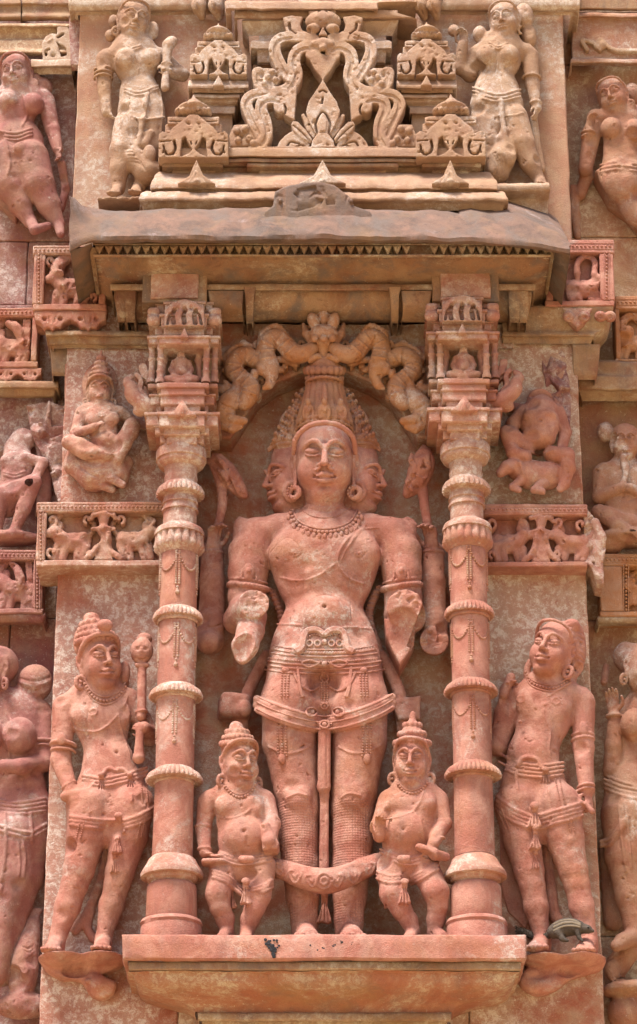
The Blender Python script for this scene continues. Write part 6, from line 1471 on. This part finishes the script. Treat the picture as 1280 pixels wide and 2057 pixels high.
# ------------------------------------------------------------------ arch of two sea serpents over the heads
def build_arch():
    S = Sculpt(420, 690, 882, 900, -48, 34, 2.2)
    S.poly([(424, 694), (878, 694), (878, 880), (840, 880), (812, 836), (786, 796), (748, 768), (700, 748), (652, 738), (604, 748), (556, 768), (518, 796), (492, 836), (464, 880), (424, 880)], -48, 22, rnd=4)
    S.mesh('arch_plate', 'niche', NICHE[0])
    t = thing('serpent_arch', 'orange scroll arch of coiled sea serpents meeting at a lotus pot above the high crown', 'arch', P(650, 860, 20))
    for q in (-1, 1):
        X = lambda a: [((650+(650-p[0]) if q > 0 else p[0]), *p[1:]) for p in a]
        u0, u1 = (424, 640) if q < 0 else (660, 876)
        S = Sculpt(u0, 648, u1, 872, -20, 110, 1.7)
        S.t(X([(628, 700, 70, 13), (610, 711, 70, 17), (589, 710, 66, 19), (572, 692, 62, 18), (556, 680, 58, 19), (538, 690, 54, 19), (534, 710, 56, 18), (540, 736, 62, 20), (545, 756, 66, 13)]), smooth=4, k=3)
        S.t(X([(538, 728, 52, 16), (514, 724, 52, 16), (495, 715, 48, 18), (474, 725, 46, 19), (471, 746, 48, 18), (486, 760, 54, 17), (503, 776, 60, 18), (500, 796, 64, 18), (490, 812, 64, 14)]), smooth=4, k=3)
        for pts in ([(589, 709), (572, 690), (556, 676), (538, 690), (537, 710), (541, 736)], [(514, 724), (495, 713), (474, 726), (474, 744), (489, 759), (503, 776), (499, 796)]):
            p = cr(X(pts), 3)
            for i in range(1, len(p)-1):
                tn = p[i+1]-p[i-1]; tn = tn/np.linalg.norm(tn); nn = np.array((-tn[1], tn[0]))
                if i % 2: S.ln([tuple(p[i]+nn*13), tuple(p[i]), tuple(p[i]-nn*13)], 2.4, k=1.5)
        for a, b, c in ((544, 764, 9), (524, 742, 9), (512, 752, 7)): S.e(*X([(a, b)])[0], 66, c, 12, c*1.5, rot=20*q, k=3)
        S.t(X([(546, 756, 70, 8), (540, 774, 70, 9), (530, 780, 70, 4)]), k=3); S.t(X([(552, 722, 48, 6), (576, 724, 50, 7), (594, 730, 52, 8)]), k=3, smooth=3); S.t(X([(556, 740, 46, 8), (566, 744, 46, 6)]), k=3)
        S.t(X([(436, 752, 30, 7), (432, 776, 36, 9), (446, 784, 46, 11), (458, 780, 50, 9), (452, 766, 50, 4)]), smooth=3, k=3)
        S.t(X([(474, 768, 58, 6), (474, 786, 60, 10), (462, 806, 60, 19), (452, 824, 56, 21), (452, 838, 54, 17)]), k=5, smooth=3)
        S.t(X([(450, 840, 58, 14), (470, 844, 66, 11), (490, 846, 70, 8)]), k=4); S.t(X([(448, 852, 56, 11), (466, 862, 62, 9), (484, 858, 64, 5)]), k=4); S.e(*X([(462, 836)])[0], 72, 7, 6, 6, k=2); S.e(*X([(492, 810)])[0], 66, 12, 12, 10, k=4)
        for i in range(5): S.ln(X([(446+i*5, 812+i*2), (456+i*5, 820+i*2)]), 1.4, cut=True)
        p = cr(X([(582, 688), (556, 662), (528, 676), (524, 700)]), 4)
        for i, c in enumerate(p[1:-1]): S.e(c[0], c[1]-4, 46, 7, 12, 8, k=2)
        p = cr(X([(512, 704), (492, 698), (464, 712), (458, 738), (468, 756)]), 4)
        for i, c in enumerate(p[1:-1]): S.e(c[0]-q*-3, c[1]-3, 36, 7, 12, 8, k=2)
        for c in ((604, 690, 9, 1), (598, 728, 9, -1), (574, 714, 8, 1), (556, 660, 9, -1), (526, 668, 9, 1), (518, 690, 8, -1), (512, 744, 9, 1), (524, 762, 8, -1), (488, 690, 9, 1), (456, 716, 9, -1), (452, 744, 8, 1), (482, 786, 8, -1), (516, 792, 8, 1), (446, 800, 9, -1), (574, 736, 7, -1)):
            cu, cv = X([(c[0], c[1])])[0]; curl(S, cu, cv, c[2], c[3]*(-q), 44, 3.4)
        S.chips(60, (1, 2.2))
        S.mesh('serpent', 'orange', t)
    S = Sculpt(592, 618, 708, 752, -10, 122, 1.6)
    S.e(650, 676, 66, 31, 30, 22, k=4); S.t([(650, 692, 66, 16), (650, 712, 62, 10), (650, 734, 54, 12)], k=3)
    for c in (-20, 0, 20): S.e(650+c, 646-(8 if c == 0 else 0), 76 if c else 66, 12, 12, 19, rot=c*.7, k=2)
    for c in (-11, 11): S.e(650+c, 638, 60, 8, 9, 15, k=2)
    S.e(650, 632, 56, 9, 9, 12, k=2)
    for q in (-1, 1): S.t([(650+q*22, 690, 66, 9), (650+q*34, 672, 60, 9), (650+q*40, 652, 50, 4)], k=4); S.t([(650+q*12, 716, 72, 7), (650+q*26, 722, 70, 7), (650+q*32, 712, 68, 6), (650+q*26, 706, 68, 4)], k=3); S.ln([(650+q*30, 668), (650+q*16, 680), (650+q*10, 692)], 2)
    for c in (-18, 0, 18): S.e(650+c, 680, 96-abs(c)*.4, 8, 6, 8, k=2)
    S.ln([(634, 714), (650, 720), (666, 714)], 2); S.ln([(636, 702), (650, 706), (664, 702)], 1.6)
    S.mesh('lotus_pot', 'orange', t)

# ------------------------------------------------------------------ friezes, ledges and mouldings beside the niche
def creature(S, u, v, s_, q, d, kind=0):
    """little carved beast facing q (-1 left, 1 right), body centre (u, v)"""
    S.e(u, v, d, 24*s_, 16, 16*s_, k=4); S.e(u-q*18*s_, v-2*s_, d, 13*s_, 14, 15*s_, k=5)
    S.t([(u+q*14*s_, v-4*s_, d+4, 13*s_), (u+q*26*s_, v-16*s_, d+6, 10*s_), (u+q*36*s_, v-14*s_, d+8, 7*s_)], k=4)
    if kind == 0: S.t([(u+q*30*s_, v-18*s_, d+4, 6*s_), (u+q*24*s_, v-36*s_, d+2, 6*s_), (u+q*8*s_, v-48*s_, d-2, 4*s_)], smooth=3, k=3)
    else: S.t([(u+q*36*s_, v-14*s_, d+6, 6*s_), (u+q*44*s_, v+2*s_, d+4, 5*s_), (u+q*38*s_, v+16*s_, d+2, 4*s_)], smooth=3, k=3)
    S.e(u+q*18*s_, v-24*s_, d+4, 6*s_, 7, 9*s_, k=2); S.e(u+q*28*s_, v-18*s_, d+16, 3*s_, 4, 3*s_, k=1)
    for a, b in ((-22, 10), (-10, 12), (12, 12), (22, 6)): S.t([(u+a*s_, v+8*s_, d+2, 8*s_), (u+(a+4*q)*s_, v+26*s_, d+2, 6*s_)], k=3)
    S.t([(u-q*26*s_, v-8*s_, d, 4*s_), (u-q*36*s_, v-24*s_, d-2, 4*s_), (u-q*26*s_, v-40*s_, d-4, 5*s_)], smooth=3, k=3)
def curl(S, u, v, r, q, d, w_=3.2):
    a = np.linspace(0, 4.6, 12); S.stroke([(u+q*r*(1-.16*x)*cos(x-1.2), v-r*(1-.16*x)*sin(x-1.2)) for x in a], w_, d-20, d, smooth=0)
def frieze(t, u0, v0, u1, v1, ou0, ov0, ou1, ov1, d, dback, mat, beasts, beadside=None, extra=None):
    m = MB(); m.pbox(u0, v0, u1, ov0, dback, d, amp=.9); m.pbox(u0, ov1, u1, v1, dback, d, amp=.9)
    if ou0 > u0: m.pbox(u0+.5, ov0+.5, ou0, ov1-.5, dback, d-1, amp=.9)
    if ou1 < u1: m.pbox(ou1, ov0+.5, u1-.5, ov1-.5, dback, d-1, amp=.9)
    fr = m.build('frame', mat, t)
    pb = MB().pbox(ou0-4, ov0-3, ou1+4, ov1+3, dback, d-30, amp=1).build('panel_back', mat, t)
    S = Sculpt(ou0-4, ov0-4, ou1+4, ov1+4, d-36, d+10, 1.8)
    for b in beasts: creature(S, b[0], b[1], b[2], b[3], d-22, b[4] if len(b) > 4 else 0)
    if extra: extra(S, d)
    S.chips(50, (1, 3), 8)
    S.mesh('relief', mat, pb)
    m = MB(); vb = (v0+ov0)/2; pts = P(np.arange(u0+6, u1-4, 8.2), vb, d+.5); m.balls(pts, 2.6)
    m.tube(P(np.linspace(u0+2, u1-2, 20), vb-5.5, d), 1.2, 5); m.tube(P(np.linspace(u0+2, u1-2, 20), vb+5.5, d), 1.2, 5)
    if beadside is not None:
        ub = beadside; m.balls(P(ub, np.arange(ov0, ov1, 7.4), d+.5), 2.4)
        for o in (-5, 5): m.tube(P(ub+o, np.linspace(ov0, ov1, 16), d), 1.1, 5)
    m.build('bead_border', mat, fr)
def lambrequin(t, u0, u1, v0, v1, d, mat, n=3):
    """scalloped hanging border"""
    S = Sculpt(u0-4, v0-4, u1+4, v1+6, d-30, d+6, 1.8); st = (u1-u0)/n; p = [(u0, v0)]
    low = []
    for i in range(n):
        a = u0+st*i; low += [(a+st*.02, v0+(v1-v0)*.45), (a+st*.18, v0+(v1-v0)*.6), (a+st*.28, v0+(v1-v0)*.85), (a+st*.42, v0+(v1-v0)*.82), (a+st*.5, v1), (a+st*.58, v0+(v1-v0)*.82), (a+st*.72, v0+(v1-v0)*.85), (a+st*.82, v0+(v1-v0)*.6), (a+st*.98, v0+(v1-v0)*.45)]
    S.poly([(u0, v0)]+low+[(u1, v0)], d-24, d, rnd=2)
    for i in range(n):
        a = u0+st*(i+.5)
        for q in (-1, 1): S.e(a+q*st*.22, v0+(v1-v0)*.4, d, st*.07, 8, st*.07, cut=True, k=1); S.ln([(a+q*st*.1, v0+(v1-v0)*.3), (a+q*st*.06, v0+(v1-v0)*.6)], 1.6, cut=True)
    S.mesh('scalloped_border', mat, t)
def baluster(S, u, v0, v1, d):
    h = v1-v0
    S.t([(u, v0+4, d-8, 14), (u, v0+h*.16, d-8, 11)], q=.6, k=3); S.t([(u, v0+h*.2, d-8, 8), (u, v0+h*.3, d-8, 9)], q=.6, k=3)
    for q in (-1, 1):
        S.t([(u+q*6, v0+4, d-4, 5), (u+q*20, v0+6, d-6, 5), (u+q*24, v0+14, d-8, 4)], k=3); S.t([(u, v0+h*.34, d-6, 6), (u+q*22, v0+h*.36, d-10, 4)], k=3)
        S.t([(u+q*9, v0+h*.4, d-8, 5), (u+q*11, v0+h*.62, d-8, 6), (u+q*18, v0+h*.82, d-8, 6), (u+q*34, v0+h*.97, d-8, 6)], k=3, smooth=3)
    S.poly([(u-6, v0+h*.4), (u+6, v0+h*.4), (u+8, v0+h*.7), (u+20, v1), (u-20, v1), (u-8, v0+h*.7)], d-26, d-6, rnd=2)
    for q in (-1, 1):
        for i in range(8): a = i/7; S.e(u+q*(10+2*a+14*a**3), v0+h*(.42+.5*a), d-3, 3, 3, 3, k=1)
def build_friezes():
    t = thing('frieze', 'beaded frieze with two beasts and a flared baluster, left of the left column', 'frieze', P(200, 1140, 0), 'beast friezes on the pilaster')
    frieze(t, 73, 1008, 330, 1137, 92, 1028, 330, 1125, 46, -60, 'pinkw', [(144, 1090, 1.3, -1), (270, 1088, 1.25, 1)], 82, lambda S, d: (baluster(S, 208, 1028, 1125, d), [curl(S, *c, d-6) for c in ((104, 1044, 12, 1), (104, 1108, 11, -1), (176, 1042, 9, -1), (242, 1042, 10, 1), (300, 1042, 12, 1), (316, 1100, 10, 1), (180, 1112, 8, 1))]))
    t = thing('frieze', 'beaded frieze with a baluster and a broken corner, right of the right column', 'frieze', P(1090, 1140, 0), 'beast friezes on the pilaster')
    frieze(t, 972, 1012, 1180, 1138, 972, 1034, 1186, 1128, 46, -60, 'pink', [(1022, 1094, 1.25, 1), (1150, 1094, 1.2, -1)], None, lambda S, d: (baluster(S, 1087, 1034, 1130, d), [curl(S, *c, d-6) for c in ((986, 1050, 12, 1), (1052, 1048, 10, -1), (1120, 1048, 10, 1), (1168, 1052, 11, -1), (990, 1112, 9, -1), (1118, 1112, 8, 1))]))
    S = Sculpt(1168, 1012, 1230, 1180, -40, 60, 1.9)
    S.poly([(1172, 1012), (1192, 1034), (1200, 1052), (1214, 1066), (1218, 1100), (1212, 1130), (1214, 1172), (1200, 1168), (1188, 1140), (1176, 1130)], -40, 36, rnd=4)
    for i in range(34): S.box(P(rng.uniform(1180, 1222), rng.uniform(1020, 1170), 40+rng.uniform(-2, 8)), (rng.uniform(6, 16), 12, rng.uniform(8, 20)), rot3(rng.uniform(-40, 40), rng.uniform(-30, 30), rng.uniform(-60, 60)), 1, 2, cut=True)
    S.t([(1196, 1050, 30, 9), (1208, 1080, 30, 10), (1200, 1110, 28, 9), (1204, 1150, 24, 8)], k=4); S.mesh('broken_corner', 'pinkw', t)
    t = thing('frieze', 'square frieze panel with a rearing horned beast above a scalloped border, left of the eave', 'frieze', P(140, 665, 0), 'beast friezes on the pilaster')
    frieze(t, 66, 493, 214, 622, 89, 511, 200, 610, 44, -70, 'pinkw', [(144, 580, 1.3, -1)], 78, lambda S, d: (S.t([(112, 556, d-12, 12), (120, 530, d-14, 13), (146, 512, d-18, 10)], smooth=3, k=3), S.e(118, 550, d-4, 11, 9, 9, k=3), curl(S, 176, 532, 13, 1, d-6), curl(S, 102, 522, 9, -1, d-6), curl(S, 190, 560, 9, -1, d-6), curl(S, 186, 594, 9, 1, d-6)))
    lambrequin(t, 69, 214, 624, 664, 40, 'pinkw', 2)
    MB().mld([(664, 28, 92, 330), (667, 34, 92, 330), (674, 34, 92, 330), (678, 22, 98, 330), (692, 18, 100, 330), (694, 8, 104, 330), (700, 6, 108, 330)], -70, seg=10, amp=1.2).build('moulding', 'ochre', t)
    MB().mld([(676, -12, 100, 150), (680, -8, 100, 150), (748, -14, 103, 148), (756, -24, 106, 146)], -118, seg=10, amp=1.6).build('corbel', 'ochre', t)
    t = thing('frieze', 'square frieze panel with a coiled beast above two pendant rosettes, right of the eave', 'frieze', P(1190, 700, 0), 'beast friezes on the pilaster')
    frieze(t, 1096, 481, 1234, 614, 1110, 508, 1206, 603, 44, -70, 'pink', [(1172, 582, 1.2, 1, 1)], 1219, lambda S, d: (S.ln([(1160, 560), (1160, 530), (1176, 514), (1194, 524), (1194, 556)], 6, k=3),))
    MB().mld([(614, 40, 1010, 1232), (618, 42, 1010, 1232), (640, 30, 1010, 1226), (664, 20, 1010, 1210), (668, 26, 1010, 1196), (674, 26, 1010, 1196), (678, 14, 1010, 1190), (690, 10, 1010, 1186)], -70, seg=10, amp=1.6).build('moulding', 'ochre', t)
    MB().mld([(690, 8, 1148, 1206), (694, 10, 1150, 1206), (752, 0, 1152, 1200), (762, -10, 1154, 1196)], -70, seg=10, amp=2).build('corbel', 'ochre', t)
    S = Sculpt(1124, 616, 1240, 672, 10, 66, 1.8)
    for u in (1142, 1174, 1206, 1226): S.e(u, 636, 44, 12, 10, 11, k=3); S.e(u, 636, 55, 5, 6, 5, cut=True, k=1)
    S.poly([(1130, 618), (1192, 618), (1176, 646), (1160, 658), (1146, 646)], 16, 42, rnd=3); S.mesh('pendants', 'pinkw', t)
    # bays
    t = thing('frieze', 'elephant frieze with a pierced scalloped border in the left bay', 'frieze', P(40, 765, -80), 'friezes in the side bays')
    frieze(t, -60, 618, 76, 738, -60, 636, 64, 726, -56, -118, 'pinkw', [(26, 700, 1.2, -1)], None, lambda S, d: (S.t([(18, 650, d-10, 8), (34, 660, d-8, 10), (42, 684, d-4, 8)], smooth=3, k=3), S.b(46, 640, 60, 690, d-36, d-6)))
    lambrequin(t, -60, 84, 739, 768, -58, 'pinkw', 3)
    MB().mld([(766, -58, -70, 118), (769, -50, -70, 118), (780, -52, -70, 118), (783, -66, -70, 112), (796, -72, -70, 110), (800, -88, -70, 106)], -118, seg=10, amp=1.6).build('moulding', 'ochre', t)
    t = thing('frieze', 'orange frieze with a coiled beast at the right edge, below the eave', 'frieze', P(1260, 725, -80), 'friezes in the side bays')
    frieze(t, 1236, 594, 1340, 724, 1246, 620, 1340, 720, -56, -118, 'orange', [(1272, 692, 1.1, -1)], None, lambda S, d: (S.ln([(1256, 690), (1250, 650), (1270, 634), (1288, 650)], 8, k=3), S.e(1262, 668, d-8, 12, 12, 14, k=3)))
    MB().mld([(724, -60, 1150, 1340), (728, -46, 1152, 1340), (752, -50, 1154, 1340), (756, -40, 1160, 1340), (782, -44, 1164, 1340), (786, -60, 1166, 1340), (806, -84, 1170, 1340)], -118, seg=10, amp=2).build('moulding', 'ochre', t)
    t = thing('frieze', 'wine red beaded frieze with one beast, at the left edge below the croucher', 'frieze', P(40, 1232, -80), 'friezes in the side bays')
    frieze(t, -60, 1104, 86, 1232, -60, 1124, 66, 1222, -52, -118, 'bayf', [(38, 1188, 1.35, -1)], 75, lambda S, d: (S.t([(22, 1130, d-12, 5), (36, 1146, d-10, 8), (42, 1170, d-6, 10)], smooth=3, k=3), S.poly([(50, 1124), (66, 1124), (66, 1222), (58, 1222)], d-36, d-8)))
    MB().mld([(1232, -60, -70, 92), (1236, -56, -70, 92), (1250, -64, -70, 88), (1256, -90, -70, 84)], -118, seg=10, amp=1.6).build('moulding', 'bay', t)
    t = thing('frieze', 'orange frieze with a small worn figure in the right bay, below the bearded ascetic', 'frieze', P(1250, 1240, -80), 'friezes in the side bays')
    frieze(t, 1205, 1112, 1340, 1238, 1252, 1136, 1340, 1228, -52, -118, 'orange', [(1288, 1190, .9, -1)], 1258)
    MB().mld([(1238, -58, 1200, 1340), (1242, -54, 1200, 1340), (1252, -60, 1204, 1340), (1258, -86, 1206, 1340)], -118, seg=10, amp=1.6).build('moulding', 'ochre', t)
    # upper corners
    t = thing('cornice', 'stacked weathered cornice bands in the upper left corner with a whitened scroll fragment', 'cornice', P(60, 140, -80))
    for pr, mt, sp in (([(-12, -70, -80, 148), (2, -60, -80, 148), (7, -58, -80, 148), (12, -66, -80, 147), (26, -66, -80, 147), (29, -56, -80, 148), (34, -56, -80, 148), (42, -72, -80, 148)], 'ochre', 42),
                       ([(46, -70, -80, 150), (48, -50, -80, 150), (53, -50, -80, 150), (56, -66, -80, 149), (78, -74, -80, 149), (81, -62, -80, 149), (99, -62, -80, 149), (102, -56, -80, 149), (106, -56, -80, 149), (112, -76, -80, 148)], 'bayr', None)):
        if sp:
            a = MB().mld([(v, d, l, sp-1) for v, d, l, r in pr], -118, seg=9, amp=1.6); a.build('cornice_stone', mt, t); a = MB().mld([(v, d-3, sp+1, r) for v, d, l, r in pr], -118, seg=9, amp=1.6); a.build('cornice_stone', mt, t)
        else: MB().mld(pr, -118, seg=9, amp=1.6).build('cornice_stone', mt, t)
    MB().mld([(118, -70, 62, 149), (121, -44, 62, 149), (134, -44, 62, 149), (137, -62, 62, 149), (150, -70, 64, 148)], -118, seg=9, amp=1.6).build('ledge_stone', 'tanw', t)
    S = Sculpt(80, 48, 154, 126, -90, -40, 1.8)
    S.poly([(86, 122), (84, 86), (92, 72), (104, 66), (114, 68), (114, 52), (138, 50), (144, 80), (148, 122)], -84, -52, rnd=3); S.stroke([(92, 106), (92, 98), (98, 94)], 2.6, -70, -44, cut=True); S.poly([(114, 80), (132, 92), (134, 106), (122, 110), (118, 94)], -76, -44, cut=True); S.e(107, 110, -52, 4, 8, 4, cut=True); S.stroke([(116, 70), (126, 64)], 3, -70, -44, cut=True); S.ln([(96, 84), (108, 78), (116, 100)], 1.8)
    S.mesh('scroll_fragment', 'tanw', t)
    t = thing('cornice', 'tan cornice running across the top of the pilaster above the two standing women', 'cornice', P(640, 30, 0))
    for x0, x1 in ((137, 452), (842, 1166)):
        MB().mld([(-60, 30, x0, x1), (-8, 34, x0, x1), (10, 34, x0, x1), (20, 26, x0+2, x1-2), (24, 6, x0+14, x1-14), (30, 3, x0+20, x1-20)], -118, seg=10, amp=1.4).build('cornice_stone', 'tanw', t)
    for u in (400, 434, 846, 872):
        S = Sculpt(u-26, -16, u+26, 52, -8, 90, 2.0); S.t([(u, -10, 40, 16), (u, 14, 44, 14), (u+6, 34, 24, 8)], k=4); S.e(u-8, 10, 58, 8, 8, 12, k=3); S.ln([(u-10, 0), (u, 20), (u+6, 34)], 2, cut=True); S.mesh('bracket', 'tan', t)
    MB().mld([(30, -4, 139, 165), (34, -20, 139, 165), (130, -22, 142, 166), (142, -40, 144, 166)], -118, seg=10, amp=1.2).build('return_stone', 'bay', t)
    t = thing('cornice', 'red cornice with a small leaf scroll in the upper right corner', 'cornice', P(1220, 130, -80))
    MB().mld([(-30, -60, 1150, 1350), (0, -54, 1150, 1350), (18, -56, 1150, 1350), (22, -70, 1150, 1350)], -118, seg=9, amp=1.6).build('cornice_stone', 'ochre', t)
    MB().mld([(24, -70, 1148, 1350), (28, -50, 1148, 1350), (34, -50, 1148, 1350), (37, -62, 1150, 1350), (116, -66, 1150, 1350), (119, -52, 1146, 1350), (126, -52, 1146, 1350), (132, -78, 1150, 1350)], -118, seg=9, amp=1.8).build('cornice_stone', 'bayrf', t)
    S = Sculpt(1152, 60, 1290, 110, -80, -40, 1.8); S.ln([(1240, 98), (1200, 96), (1180, 84), (1164, 78)], 3); S.stroke([(1280, 100), (1232, 98), (1206, 78), (1198, 94)], 4, -68, -54); S.stroke([(1206, 98), (1190, 84), (1170, 80), (1180, 98)], 4, -68, -52); S.e(1210, 92, -58, 8, 8, 10, k=3); S.mesh('leaf_scroll', 'tanw', t)
    # broken masonry
    def rubble(name, label, pts, dback, d, n, box, mat, base):
        tt = thing(name, label, 'rubble', P(*base)); S = Sculpt(box[0], box[1], box[2], box[3], dback, d+24, 2.2); S.poly(pts, dback, d, rnd=4)
        for i in range(n): S.box(P(rng.uniform(box[0], box[2]), rng.uniform(box[1], box[3]), d+rng.uniform(0, 12)), (rng.uniform(12, 34), rng.uniform(8, 16), rng.uniform(12, 40)), rot3(rng.uniform(-30, 30), rng.uniform(-30, 30), rng.uniform(-60, 60)), 1, 1.5, cut=True)
        S.mesh('broken_stone', mat, tt, amp=1.2)
    rubble('rubble', 'jagged dark red broken stone left of the goose rider', [(52, 812), (84, 800), (140, 812), (138, 1004), (116, 1004), (96, 930), (64, 870)], -122, -58, 60, (46, 794, 148, 1010), 'bay', (100, 1000, -80))
    rubble('rubble', 'dark red broken stone behind the headless bull rider', [(1088, 712), (1134, 700), (1150, 800), (1146, 850), (1126, 810), (1100, 790)], -20, 14, 36, (1080, 694, 1156, 860), 'bay', (1120, 850, 0))

# ------------------------------------------------------------------ squirrel on the right ledge
def build_squirrel():
    t = thing('squirrel', 'small striped grey squirrel crouching at the feet of the sash grasping man', 'squirrel', P(1140, 1896, 70))
    S = Sculpt(1096, 1836, 1204, 1906, 28, 104, 1.4)
    S.t([(1112, 1872, 62, 13), (1132, 1864, 66, 17), (1152, 1862, 70, 15), (1166, 1864, 74, 11)], k=5, smooth=3); S.e(1177, 1866, 77, 12, 9.5, 9, rot=12, k=4); S.t([(1184, 1868, 79, 6), (1191, 1870, 80, 3.5)], k=4)
    for q in (0, 1):
        S.e(1170-q*3, 1856, 70+q*10, 3, 2.5, 4.5, k=2); S.t([(1160, 1872, 66+q*14, 5.5), (1164, 1884, 68+q*14, 3.6), (1170, 1890, 72+q*14, 3)], k=3); S.t([(1122, 1874, 62+q*12, 9), (1130, 1886, 66+q*12, 5), (1140, 1890, 70+q*12, 3)], k=4)
    S.e(1181, 1863, 85, 2.4, 2, 2.2, k=1)
    S.mesh('body', 'fur', t, amp=.25)
    m = Orn(S)
    for o, r in ((-9, 2.0), (-3, 2.4), (4, 2.0)): m.line([(1112, 1866+o), (1132, 1857+o*.9), (1152, 1856+o*.8), (1166, 1860+o*.5)], r, -.4, flat=.6)
    m.build('stripes', 'fur_pale', t)
    m = MB(); g = P([1112, 1094, 1072, 1050, 1036], [1874, 1882, 1880, 1872, 1870], [58, 46, 34, 26, 22]); c = cr(g, 5)
    m.tube(c, np.interp(np.arange(len(c)), [0, 6, 16, 20], [5, 8, 7, 2]), 9)
    for i in range(260):
        k_ = rng.integers(1, len(c)-1); a = rng.uniform(0, 6.28); q = np.array((0, cos(a), sin(a))); p = c[k_]+q*6; m.tube([p, p+q*5+(-4, 0, 0)], [.8, .2], 3)
    m.build('tail', 'fur', t)
    m = MB(); m.balls([P(1182, 1863, 86.5)], 1.9); m.build('eye', 'eye', t)
build_pediment()
build_arch()
build_friezes()
build_squirrel()
